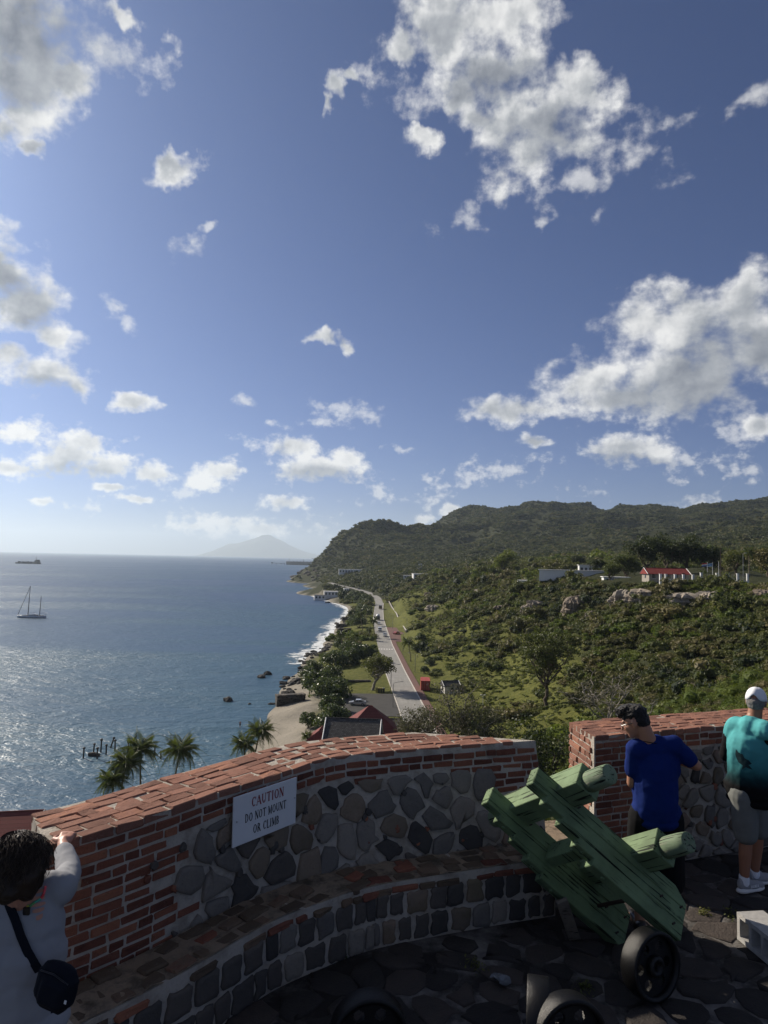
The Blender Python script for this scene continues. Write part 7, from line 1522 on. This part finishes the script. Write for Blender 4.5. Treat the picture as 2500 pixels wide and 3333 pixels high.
def rubble_wall(name, lab, a, b, h, th, z, mat='ruin_stone', cat='wall', seed=0, course=0.42):
    """dry stone wall from a to b, built stone by stone"""
    rng = np.random.default_rng(seed); a = np.asarray(a, float); b = np.asarray(b, float); L = np.linalg.norm(b-a); d = (b-a)/L; t = thing(name, lab, cat, (a[0], a[1], z), (0, 0, math.atan2(d[1], d[0])))
    MB().box((L/2, 0, h/2-0.3), (L-0.1, th*0.82, h+0.4)).build('core', M['stone_dark'], t)
    nz = max(1, int(h/course)); pool = [mesh('stone', *bevbox(1, 1, 1, 0.12)) for _ in range(3)]
    for m in pool: m.vertices.foreach_set('co', (np.array([v.co[:] for v in m.vertices])+rng.normal(0, 0.05, (len(m.vertices), 3))).ravel()); m.materials.append(M[mat])
    for k in range(nz):
        x = 0.0
        while x < L-0.15:
            w = min(rng.uniform(0.5, 1.3)*course*1.6, L-x); hh = h/nz
            if k == nz-1 and rng.random() < 0.18: x += w; continue
            obj('stone', pool[int(rng.integers(3))], None, t, (x+w/2, 0, (k+0.5)*hh), (0, 0, rng.normal(0, 0.03)), (w*0.96, th*rng.uniform(0.95, 1.12), hh*0.94)); x += w
    return t
rubble_wall('ruined_wall', 'massive dark stone ruin standing on the beach', (-29.2, 202), (-21.5, 205), 2.7, 2.4, 0.7, seed=1, course=0.55)
rubble_wall('ruined_wall', 'dark ruined wall on the shore rocks beyond the leaning palm', (-24, 392), (-17, 396), 2.4, 1.6, 1.0, seed=2, course=0.7)
rubble_wall('ruined_wall', 'second ruined wall farther along the shore rocks', (-27, 425), (-20, 424), 2.2, 1.4, 0.8, seed=3, course=0.7)
rubble_wall('ruined_wall', 'farthest ruined wall beside the surf', (-26, 470), (-21, 474), 2.6, 1.5, 0.6, seed=4, course=0.8)
rubble_wall('low_stone_wall', 'broken line of low stones across the lawn', (-13, 224), (-3, 225), 0.7, 0.9, 3.4, seed=5)
rubble_wall('low_stone_wall', 'low dark stone wall at the back of the grass by the foot of the slope', (24, 172), (40, 170), 1.3, 0.7, 4.2, seed=6)
rubble_wall('low_stone_wall', 'stone pillar and wall end beside the bright grass patch', (30, 160), (37, 161), 2.0, 0.9, 4.4, seed=7)
def retaining():
    P = ROADP[(ROADP[:, 1] > 370) & (ROADP[:, 1] < 610)]; tg = np.gradient(P[:, :2], axis=0); n = np.stack([tg[:, 1], -tg[:, 0]], 1)/np.linalg.norm(tg, axis=1)[:, None]
    off = np.interp(P[:, 1], [370, 480, 610], [12.5, 12.0, 7.5]); a = P[:, :2]+n*off[:, None]; b = a+n*0.5; k = len(P); z = P[:, 2]; t = thing('retaining_wall', 'long low retaining wall between the road verge and the slope', 'wall', (a[0][0], a[0][1], z[0])); v = []
    for i in range(k): v += [(a[i][0], a[i][1], z[i]-0.4), (a[i][0], a[i][1], z[i]+1.5), (b[i][0], b[i][1], z[i]+1.5), (b[i][0], b[i][1], z[i]-0.4)]
    f = [(4*i+j, 4*i+(j+1) % 4, 4*i+4+(j+1) % 4, 4*i+4+j) for i in range(k-1) for j in range(4)]+[(0, 1, 2, 3), (4*k-1, 4*k-2, 4*k-3, 4*k-4)]; me = mesh('wall', np.array(v)-np.array(t.location), f); fixn(me); obj('wall', me, M['ruin_stone'], t)
    v2, f2 = [], []
    for i in range(k): v2 += [(a[i][0]-n[i][0]*0.06, a[i][1]-n[i][1]*0.06, z[i]+1.5), (a[i][0]-n[i][0]*0.06, a[i][1]-n[i][1]*0.06, z[i]+1.62), (b[i][0]+n[i][0]*0.06, b[i][1]+n[i][1]*0.06, z[i]+1.62), (b[i][0]+n[i][0]*0.06, b[i][1]+n[i][1]*0.06, z[i]+1.5)]
    me = mesh('coping', np.array(v2)-np.array(t.location), f); fixn(me); obj('coping', me, M['kerb'], t)
retaining()
# ------------------------------------------------------------------ buildings
def roofmat(name, c, dark, sx, sy, streak=0.5):
    def b(t):
        tc = t.new('ShaderNodeTexCoord').outputs['Object']; br = t.new('ShaderNodeTexBrick', ins={0: tc, 'Scale': 1.0, 'Mortar Size': 0.02, 'Brick Width': sx, 'Row Height': sy, 'Color1': (*c, 1), 'Color2': (*dark, 1), 'Mortar': (*[x*0.4 for x in dark], 1)})
        n = t.noise(tc, 0.8, 5.0, 0.6).outputs[0]; return principled(t, t.mix(t.math('MULTIPLY', t.sstep(n, 0.4, 0.7), streak), br.outputs[0], dark), 0.85, br.outputs[1], 0.2, 0, 0.5, 0.03)
    return material(name, b)
roofmat('slate', (0.13, 0.125, 0.12), (0.055, 0.052, 0.05), 0.35, 0.22); roofmat('red_tin', (0.185, 0.055, 0.048), (0.15, 0.042, 0.038), 9.0, 0.5, 0.3); roofmat('red_tile', (0.24, 0.045, 0.04), (0.18, 0.035, 0.03), 0.25, 0.35, 0.3); plain('plaster', (0.52, 0.50, 0.46), 0.9, 0.2, 0, 0.12, 0.8, 0.1); plain('tan_plaster', (0.30, 0.27, 0.23), 0.9, 0.2, 0, 0.12, 0.8, 0.1); plain('pink_plaster', (0.42, 0.24, 0.19), 0.9, 0.2, 0, 0.15, 0.8, 0.1); plain('white_wall', (0.70, 0.70, 0.68), 0.8, 0.2, 0, 0.06, 0.6, 0.1); plain('window_dark', (0.02, 0.024, 0.028), 0.12, 0.5, 0, 0.05)
def house(lab, loc, rz, L, W, wall_h, roof_h, over=0.4, hip=0.0, wallm='plaster', roofm='red_tin', name='house', nwin=3, porch=False, group=None):
    t = thing(name, lab, 'house', loc, (0, 0, rz), group)
    wl = MB().box((0, 0, wall_h/2-0.4), (L, W, wall_h+0.8)).build('wall', M[wallm], t)
    l, w = L/2+over, W/2+over; r = l-hip*w; z = wall_h-0.05; th = 0.14
    v = np.array([(-l, -w, z), (l, -w, z), (l, w, z), (-l, w, z), (-r, 0, z+roof_h), (r, 0, z+roof_h)]); V = np.concatenate([v, v-np.array([0, 0, th])])
    f = [(0, 1, 5, 4), (2, 3, 4, 5), (1, 2, 5), (3, 0, 4), (6, 7, 8, 9), (0, 6, 7, 1), (1, 7, 8, 2), (2, 8, 9, 3), (3, 9, 6, 0)]; me = mesh('roof', V[:10], f); fixn(me); rf = obj('roof', me, M[roofm], t)
    MB().tube([(-r, 0, z+roof_h+0.03), (r, 0, z+roof_h+0.03)], 0.09, 6).build('ridge_cap', M[roofm], rf)
    if hip == 0:
        for s in (-1, 1):
            for e in (-1, 1):
                a = np.array([s*(l+0.02), e*w, z]); b = np.array([s*(l+0.02), 0, z+roof_h+0.05]); MB().tube([a, b], 0.10, 4).build('barge_board', M['white_wall'], rf)
    for i in range(nwin):
        x = (i-(nwin-1)/2)*L/(nwin+0.3)
        for s in (-1, 1):
            q = MB().box((x, s*(W/2+0.02), wall_h*0.55), (0.95, 0.08, 1.25)).build('window', M['window_dark'], wl); mb = MB(); mb.box((x, s*(W/2+0.07), wall_h*0.55+0.66), (1.15, 0.06, 0.1)); mb.build('lintel', M['white_wall'], q); MB().box((x, s*(W/2+0.07), wall_h*0.55-0.66), (1.15, 0.10, 0.08)).build('sill', M['white_wall'], q)
    for s in (-1, 1): MB().box((s*(L/2+0.02), 0, wall_h*0.55), (0.08, 0.9, 1.2)).build('window', M['window_dark'], wl)
    d = MB().box((L*0.36, -W/2-0.03, 1.0), (0.95, 0.08, 2.1)).build('door', M['post_wood'], wl); MB().box((L*0.36+0.35, -W/2-0.09, 1.0), (0.05, 0.06, 0.12)).build('handle', M['steel'], d)
    return t
p = aty(1148, 2357, 112); house('house with a grey slate gable roof just beyond the parapet', (p[0], 116, p[2]-6.0), rad(-4), 8.4, 7.6, 3.0, 3.0, 0.25, 0, 'pink_plaster', 'slate')
p = aty(1020, 2362, 118); house('low annexe with a red tin roof at the seaward end of the slate house', (p[0]+1.2, 119, p[2]-4.6), rad(86), 4.4, 3.4, 2.6, 1.5, 0.3, 0.6, 'plaster', 'red_tin', nwin=2)
p = aty(1206, 2297, 138); house('house with a steep red hipped roof behind the slate house', (p[0], 138, p[2]-8.2), rad(4), 9.2, 8.6, 4.2, 4.0, 0.5, 0.98, 'pink_plaster', 'red_tin')
p = aty(1275, 2325, 148); house('low dark roofed outbuilding between the hipped roof and the grey trees', (p[0], 148, p[2]-4.0), rad(8), 4.2, 4.0, 2.2, 1.0, 0.3, 0, 'pink_plaster', 'slate', nwin=2)
p = aty(30, 2672, 76); house('house with a red roof showing at the left edge below the parapet', (p[0]-3.2, 78, p[2]-6.5), rad(12), 10.0, 7.0, 4.6, 2.0, 0.5, 0, 'plaster', 'red_tin')
p = hitT(1468, 2262); house('small pale hut behind the grey leaved trees', (p[0], p[1]+3, p[2]), rad(15), 4.5, 3.6, 2.4, 1.2, 0.3, 0, 'plaster', 'slate', 'hut', 1)
p = np.array([84.8, 214, 36.6]); p[2] = gz(84.8, 214); house('single storey house with a bright red tiled roof on the plateau', tuple(p), rad(-2), 11.6, 6.5, 1.75, 1.7, 0.5, 0, 'tan_plaster', 'red_tile', nwin=5)
def flat_block(lab, c, L, W, h, rz=0.0, nwin=5, name='building', roof='white_wall', storey=1, base=0.8):
    t = thing(name, lab, 'building', tuple(c), (0, 0, rz)); w = MB().box((0, 0, h/2-base/2), (L, W, h+base)).build('wall', M['white_wall'], t); MB().box((0, 0, h+0.1), (L+0.8, W+0.8, 0.22)).build('roof', M[roof], t)
    for s in range(storey):
        for i in range(nwin):
            x = (i-(nwin-1)/2)*L/(nwin+0.2); q = MB().box((x, -W/2-0.02, h*(s+0.52)/storey), (L/nwin*0.5, 0.1, h/storey*0.5)).build('window', M['window_dark'], w); MB().box((x, -W/2-0.06, h*(s+0.52)/storey), (0.08, 0.1, h/storey*0.5)).build('mullion', M['white_wall'], q)
    return t
p = hitT(1140, 1868); flat_block('long white roofed building on the headland slope', p+np.array([0, 4, 0.5]), 34, 9, 6.0, rad(5), 8, 'hotel_block', base=3)
p = hitT(1330, 1884); flat_block('small pale house among trees below the headland, left one', p+np.array([0, 2, 0.5]), 10, 6, 3.0, rad(-10), 3, 'hillside_house')
p = hitT(1372, 1884); flat_block('small pale house among trees below the headland, right one', p+np.array([0, 2, 0.5]), 16, 7, 4.0, rad(10), 4, 'hillside_house')
flat_block('white beach house on a dark base at the far cove', (-51.5, 716, 3.6), 14, 8, 4.6, rad(8), 4, 'beach_house', base=4); flat_block('dark boathouse seaward of the white beach house', (-62, 708, 0.6), 11, 8, 4.0, rad(8), 3, 'boathouse', 'slate', base=3).children[0].data.materials[0] = M['ruin_stone']
flat_block('small white block landward of the beach house', (-36.5, 722, 7.2), 5, 5, 4.0, rad(10), 2, 'white_cabin', base=3)
for (px, ty, lab) in ((1364, 1835, 'left of two thin masts on the hillside'), (1371, 1834, 'right of two thin masts on the hillside')):
    p = hitT(px, 1862); t = thing('radio_mast', lab, 'mast', tuple(p), group='masts on the hillside'); h = aty(px, ty, p[1])[2]-p[2]; MB().tube([(0, 0, -1), (0, 0, h)], [0.35, 0.22], 6).build('mast', M['galvanised'], t); MB().box((0, 0, h*0.9), (1.4, 0.5, 1.6), bev=0.1).build('aerial', M['old_white'], t)
# the plateau: walls, fence, poles, flags
def plateau():
    a = aty(1808, 1886, 300); flat_block('long blank white wall along the plateau edge', (77.5, 292, gz(77.5, 292)-0.2), 26, 3, 3.0, rad(-14), 0, 'white_enclosure', base=1.5)
    for (px, Y, L, h, lab) in ((1740, 340, 16, 3.0, 'low white building left of the long white wall'), (1905, 330, 6, 4.6, 'small white upper storey behind the long white wall'), (1945, 350, 8, 5.2, 'pale house behind the utility poles'), (2003, 262, 9, 2.2, 'white kiosk wall left of the fence')):
        p = aty(px, 1885, Y); flat_block(lab, (p[0], Y, gz(p[0], Y)-0.2), L, 5, h, rad(-8), 3, 'plateau_building', base=1.5)
    pil = [2150, 2168, 2198, 2225, 2256, 2283, 2334, 2370, 2402, 2434]; t0 = None; Y = 203
    t = thing('boundary_fence', 'white boundary fence with square pillars and arched grey panels', 'fence', (aty(2290, 1905, Y)[0], Y, gz(84, Y))); X = [aty(px, 1905, Y)[0]-t.location.x for px in pil]; z0 = lambda x: gz(x+t.location.x, Y)-t.location.z
    zb = 0.0
    for i, x in enumerate(X):
        h = 1.9 if i < 5 else 2.5; q = MB().box((x, 0, zb+h/2-0.5), (0.55, 0.5, h+1)).build('pillar', M['white_wall'], t); MB().box((x, 0, zb+h+0.06), (0.7, 0.65, 0.12)).build('pillar_cap', M['white_wall'], q)
    for i in range(len(X)-1):
        x0, x1 = X[i]+0.28, X[i+1]-0.28; MB().box(((x0+x1)/2, 0, zb), (x1-x0, 0.28, 1.1)).build('low_wall', M['white_wall'], t)
        n = max(4, int((x1-x0)/0.28))
        pn = MB().box(((x0+x1)/2, 0, zb+0.62), (x1-x0, 0.06, 0.06)).build('panel', M['galvanised'], t)
        for k in range(n):
            u = (k+0.5)/n; hh = (1.05 if i < 5 else 1.5)+0.35*math.sin(u*math.pi); MB().box((x0+u*(x1-x0), 0, zb+0.6+hh/2), (0.05, 0.04, hh)).build('bar', M['galvanised'], pn)
    for i, (px, ty, by, Y, m, r, lab) in enumerate(((2347, 1780, 1915, 198, 'post_wood', 0.13, 'tall dark utility pole in front of the fence'), (1922, 1838, 1884, 300, 'post_wood', 0.12, 'leftmost utility pole behind the white wall'), (1957, 1846, 1886, 300, 'post_wood', 0.10, 'thin utility pole behind the white wall'), (1979, 1836, 1888, 290, 'post_wood', 0.12, 'utility pole right of the pale house'), (2004, 1838, 1888, 285, 'galvanised', 0.10, 'left of a close pair of poles'), (2011, 1846, 1888, 285, 'galvanised', 0.10, 'right of a close pair of poles'))):
        b = aty(px, by, Y); b[2] = gz(b[0], Y); h = aty(px, ty, Y)[2]-b[2]; t = thing('utility_pole', lab, 'pole', tuple(b), group='poles on the plateau'); MB().tube([(0, 0, -0.5), (0, 0, h)], [r, r*0.7], 7).build('pole', M[m], t); MB().box((0, 0, h-0.4), (1.4 if m == 'post_wood' else 0.3, 0.1, 0.12)).build('cross_arm', M[m], t)
    plain('flag_red', (0.45, 0.05, 0.06), 0.8); plain('flag_blue', (0.06, 0.12, 0.34), 0.8); plain('flag_pale', (0.35, 0.5, 0.6), 0.8)
    for i, (px, ty, by, fl, lab) in enumerate(((2303, 1831, 1908, ('flag_red', 'old_white', 'flag_blue'), 'flagpole with a striped red, white and blue flag'), (2320, 1832, 1890, ('flag_pale', 'flag_blue', 'flag_pale'), 'flagpole with a pale blue flag'), (2340, 1830, 1892, None, 'flagpole without a flag'))):
        Y = 206; b = aty(px, by, Y); b[2] = gz(b[0], Y); h = aty(px, ty, Y)[2]-b[2]; t = thing('flagpole', lab, 'flagpole', tuple(b), group='flagpoles on the plateau'); MB().tube([(0, 0, -0.3), (0, 0, h)], [0.10, 0.06], 7).build('pole', M['old_white'], t); MB().tube([(0, 0, h), (0, 0, h+0.16)], [0.09, 0.05], 7).build('finial', M['old_white'], t)
        if fl:
            F_ = None
            for k, c in enumerate(fl):
                v = [(-0.05-1.5*i/8-0.02*j, 0.12*math.sin(i*0.9), h-0.15-0.3*k-0.32*j-0.10*(i/8)**2*2) for j in (0, 0.94) for i in range(9)]
                o = obj('flag' if F_ is None else 'stripe', (v, [(i, i+1, i+10, i+9) for i in range(8)]), M[c], F_ or t); F_ = F_ or o
    p = aty(2420, 1912, 205); p[2] = gz(p[0], 205); h = aty(2420, 1800, 205)[2]-p[2]; t = thing('plateau_lamp', 'tall street lamp on the plateau beside the palm', 'street lamp', tuple(p)); MB().tube([(0, 0, -0.3), (0, 0, h-0.2), (0.25, 0, h), (0.6, 0, h)], [0.11, 0.08, 0.07, 0.06], 7).build('pole', M['galvanised'], t); MB().box((0.75, 0, h-0.02), (0.6, 0.3, 0.16), bev=0.05).build('lantern', M['old_white'], t)
    p = hitT(1572, 2300); t = thing('garden_lamp', 'white twin headed lamp at the foot of the slope', 'street lamp', tuple(p)); h = aty(1572, 2262, p[1])[2]-p[2]; MB().tube([(0, 0, -0.3), (0, 0, h)], 0.07, 7).build('pole', M['old_white'], t)
    for s in (-1, 1): MB().box((s*0.45, 0, h), (0.5, 0.3, 0.22), bev=0.06).build('lantern', M['old_white'], t)
plateau()
# ------------------------------------------------------------------ things on the water
def piles():
    for i, (bx, by, tx, ty, lab) in enumerate(((271, 2468, 274, 2432, 'leftmost old pile in the sea'), (304, 2449, 308, 2419, 'second pile from the left, at the end of the sunken beam'), (316, 2470, 318, 2432, 'pile standing nearest in front of the sunken beam'), (328, 2449, 331, 2404, 'tallest upright old pile'), (345, 2456, 347, 2422, 'pile right of the tallest one'), (360, 2434, 372, 2399, 'old pile leaning to the right'), (374, 2444, 375, 2407, 'upright pile next to the leaning one'), (417, 2446, 418, 2412, 'pile just left of the tall coconut palm'), (425, 2448, 425, 2412, 'pile behind the tall coconut palm'), (503, 2458, 505, 2423, 'pile between the two big palms'), (523, 2470, 524, 2439, 'bare pile without a head, right of the palm'))):
        b = atz(bx, by, 0); d = aty(tx, ty, b[1])-b; t = thing('old_pile', lab, 'pile', (b[0], b[1], 0), group='old piles in the sea'); MB().tube([d*-0.3, d*0.5, d*0.85], [0.17, 0.16, 0.15], 8).build('post', M['post_wood'], t)
        if i != 10: MB().tube([d*0.83, d*0.86, d*0.97, d], [0.16, 0.30, 0.28, 0.16], 8).build('head', M['bin_dark'], t)
    a, b = atz(288, 2457, 0.2), atz(324, 2458, 0.2); t = thing('sunken_beam', 'dark beam lying in the water between the piles', 'beam', tuple(a)); MB().tube([(0, 0, 0.1), (b-a)*0.5+(0, 0, 0.2), b-a], [0.35, 0.42, 0.3], 7).build('beam', M['post_wood'], t)
piles()
plain('hull_white', (0.55, 0.57, 0.58), 0.4, 0.4, 0, 0.05); plain('hull_dark', (0.03, 0.032, 0.036), 0.6, 0.3, 0, 0.1); plain('ship_grey', (0.07, 0.075, 0.075), 0.7, 0.3, 0, 0.2, 0.1, 0); plain('ship_red', (0.10, 0.045, 0.035), 0.7, 0.3, 0, 0.2, 0.1, 0)
def hull(L, B, D, n=14, bow=1.0):
    v = []; sec = 7
    for i in range(n):
        u = i/(n-1); x = (u-0.5)*L; w = B/2*min(1, (math.sin(min(1, u*2.2+0.18)*math.pi/2))*1.0)*(1 if u < 0.6 else max(0.02, math.cos((u-0.6)/0.4*math.pi/2)**0.7)); sh = D*(1+0.25*max(0, u-0.6)*bow)
        for k in range(sec):
            q = k/(sec-1)*math.pi; v.append((x+(0.10*L*max(0, u-0.75)*bow*(abs(math.cos(q)))), -w*math.cos(q)**1 if abs(math.cos(q)) > 1e-6 else 0, sh-(sh+D*0.35)*math.sin(q)**0.6))
    f = [(i*sec+k, i*sec+k+1, (i+1)*sec+k+1, (i+1)*sec+k) for i in range(n-1) for k in range(sec-1)]+[tuple(i*sec for i in range(n))+tuple(i*sec+sec-1 for i in range(n-1, -1, -1)), tuple(range(sec))]
    return v, f
def boats():
    p = atz(104, 2011, 0); t = thing('ketch', 'white two masted sailing boat with furled sails', 'sailboat', (p[0], p[1], 0), (0, 0, math.pi+0.05)); s = 1.0
    me = mesh('hull', *hull(17.5, 4.2, 1.45), smooth=True); fixn(me); h = obj('hull', me, M['hull_white'], t); MB().box((0, 0, -0.02), (14.5, 3.2, 0.25)).build('boot_stripe', M['hull_dark'], h); MB().box((-0.5, 0, 1.55), (13, 3.0, 0.12), bev=0.05).build('deck', M['hull_dark'], t)
    cb = MB(); cb.prism([(-3.5, 1.5), (2.2, 1.5), (1.2, 2.2), (-1.5, 2.5), (-3.2, 2.3)], -1.1, 1.1, 'Y'); c = cb.build('cabin', M['hull_white'], t); MB().box((-0.6, -1.12, 2.0), (2.6, 0.05, 0.3)).build('window', M['window_dark'], c)
    for (x, h_, lab) in ((2.6, 20.0, 'main'), (-4.6, 13.8, 'mizzen')):
        m = MB(); m.tube([(x, 0, 1.2), (x-0.6*h_/20, 0, h_)], [0.24, 0.16], 6); mm = m.build('mast', M['hull_dark'], t); MB().tube([(x-0.1, 0, 3.0), (x-(4.6 if h_ > 15 else 3.0), 0, 3.2)], 0.17, 6).build('boom', M['hull_white'], mm); MB().tube([(x-0.3, -0.7, h_*0.55), (x-0.3, 0.7, h_*0.55)], 0.05, 5).build('spreader', M['hull_dark'], mm)
    MB().tube([(8.8, 0, 1.8), (2.1, 0, 19.4)], 0.15, 5).build('furled_jib', M['hull_dark'], t); MB().tube([(-8.2, 0, 1.6), (-5.0, 0, 13.5)], 0.03, 4).build('backstay', M['hull_dark'], t); MB().box((-8.6, 0, 3.1), (2.2, 1.6, 0.12), bev=0.03).build('stern_arch', M['hull_white'], t)
    for y in (-0.6, 0.6): MB().tube([(-8.4, y, 1.4), (-8.6, y, 3.1)], 0.05, 4).build('arch_leg', M['hull_dark'], t)
    p = atz(92, 1835, 0); t = thing('cargo_ship', 'small dark coaster far out at the left', 'ship', (p[0], p[1], 0), (0, 0, math.pi)); me = mesh('hull', *hull(84, 15, 4.5), smooth=True); fixn(me); obj('hull', me, M['ship_grey'], t)
    b = MB(); b.box((-30, 0, 8), (14, 12, 7)); b.box((-31, 0, 12.5), (9, 12, 3)); br = b.build('bridge_house', M['ship_grey'], t); MB().tube([(-26, 0, 12), (-26, 0, 24)], [0.8, 0.5], 6).build('mast', M['ship_grey'], br); MB().tube([(22, 0, 5), (22, 0, 15)], [0.6, 0.3], 6).build('foremast', M['ship_grey'], t)
    for i, x in enumerate((-16, -8, 2, 9, 17, 30)): MB().box((x, 0, 6), (5.5, 9, 2.4+(i % 3)), bev=0.3).build('hatch', M['ship_grey'], t)
    q = aty(1000, 1830, 3700); t = thing('tanker_ship', 'long oil tanker moored behind the headland', 'ship', (q[0]+10, 3700, 0), (0, 0, math.pi-0.06)); me = mesh('hull', *hull(230, 38, 16), smooth=True); fixn(me); h = obj('hull', me, M['ship_grey'], t); MB().box((0, 0, 0.8), (206, 36, 2.4)).build('waterline_band', M['ship_red'], h)
    MB().box((0, 0, 16.4), (190, 34, 0.8)).build('deck', M['ship_red'], t)
    b = MB(); b.box((-92, 0, 26), (22, 32, 20)); b.build('bridge_house', M['hull_white'], t); MB().tube([(105, 0, 16), (105, 0, 34)], [1.0, 0.5], 6).build('foremast', M['ship_grey'], t); MB().tube([(30, 0, 16), (30, 0, 30)], [0.9, 0.6], 6).build('crane_post', M['ship_grey'], t)
    for x in np.linspace(-60, 80, 9): MB().box((x, 0, 17.6), (6, 20, 2.2)).build('deck_pipes', M['ship_grey'], t)
    t = thing('mooring_jetty', 'low jetty arm with a loading tower beside the tanker', 'jetty', (q[0]-150, 3700, 0)); d = MB().box((0, 0, 7), (70, 5, 2)).build('walkway', M['ship_grey'], t)
    for x in (-33, -10, 15, 33): MB().tube([(x, 0, -2), (x, 0, 7)], 1.4, 6).build('pile', M['ship_grey'], t)
    MB().box((-33, 0, 10), (7, 7, 5)).build('dolphin_head', M['ship_grey'], t)
    q2 = aty(1035, 1800, 3650); t = thing('loading_crane', 'dark loading crane rising behind the headland edge', 'crane', (q2[0], 3650, 0)); MB().tube([(0, 0, -2), (0, 0, 48)], [2.2, 1.2], 6).build('tower', M['ship_grey'], t); MB().tube([(0, 0, 30), (-32, 0, 36)], [1.4, 0.7], 5).build('jib', M['ship_grey'], t); MB().tube([(8, 0, -2), (8, 0, 40)], [1.6, 1.0], 6).build('second_leg', M['ship_grey'], t)
boats()
def bather():
    p = atz(781, 2368, 0); b = np.array([p[0], p[1], -0.12]); t = thing('person', 'tiny bather standing at the edge of the water', 'person', tuple(b)); z = lambda x, y, h: (x, y, h)
    sh = head_shapes(np.array([0, 0, 1.58]), (0.4, 0.9, 0))[0]+[capsule((0, 0, 1.5), (0, 0, 1.35), 0.05, 0.07), capsule((-.17, 0, 1.36), (.17, 0, 1.36), .06, .06), ellipsoid((0, 0, 1.2), (.16, .11, .2)), ellipsoid((0, 0, .9), (.15, .11, .12)), capsule((0, 0, 1.2), (0, 0, .9), .14, .13), capsule((-.18, 0, 1.35), (-.24, .05, 1.05), .05, .04), capsule((-.24, .05, 1.05), (-.14, .2, 1.2), .04, .03), capsule((.18, 0, 1.35), (.24, .02, 1.07), .05, .04), capsule((.24, .02, 1.07), (.22, .14, .84), .04, .03)]
    for e in (-1, 1): sh += [capsule((.08*e, 0, .86), (.09*e, .02, .48), .085, .06), capsule((.09*e, .02, .48), (.09*e, 0, .08), .055, .04), capsule((.09*e, -.02, .05), (.09*e, .14, .04), .035, .03)]
    obj('body', fuse(sh, 0.02, 2), M['skin_light'], t); obj('swim_shorts', fuse([ellipsoid((0, 0, .9), (.17, .13, .12)), capsule((-.08, 0, .86), (-.09, .01, .66), .10, .09), capsule((.08, 0, .86), (.09, .01, .66), .10, .09)], 0.02, 2), M['black_cloth'], t)
bather()
# ------------------------------------------------------------------ the hazy air
def haze():
    m = bpy.data.materials.new('haze'); m.use_nodes = True; t = NT(m.node_tree); t.n.clear()
    out = t.new('ShaderNodeOutputMaterial')
    v = t.new('ShaderNodeVolumePrincipled', ins={'Color': (0.72, 0.86, 1.0, 1), 'Density': HAZE, 'Anisotropy': 0.35})
    t.l.new(v.outputs[0], out.inputs['Volume'])
    b = MB().box((0, 13800, 440), (62500, 34500, 1000))
    o = b.build('haze', m); tag(o, 'thin sea haze', None, None, 'stuff')
    o.display_type = 'WIRE'
HAZE = 5.6e-5
haze()
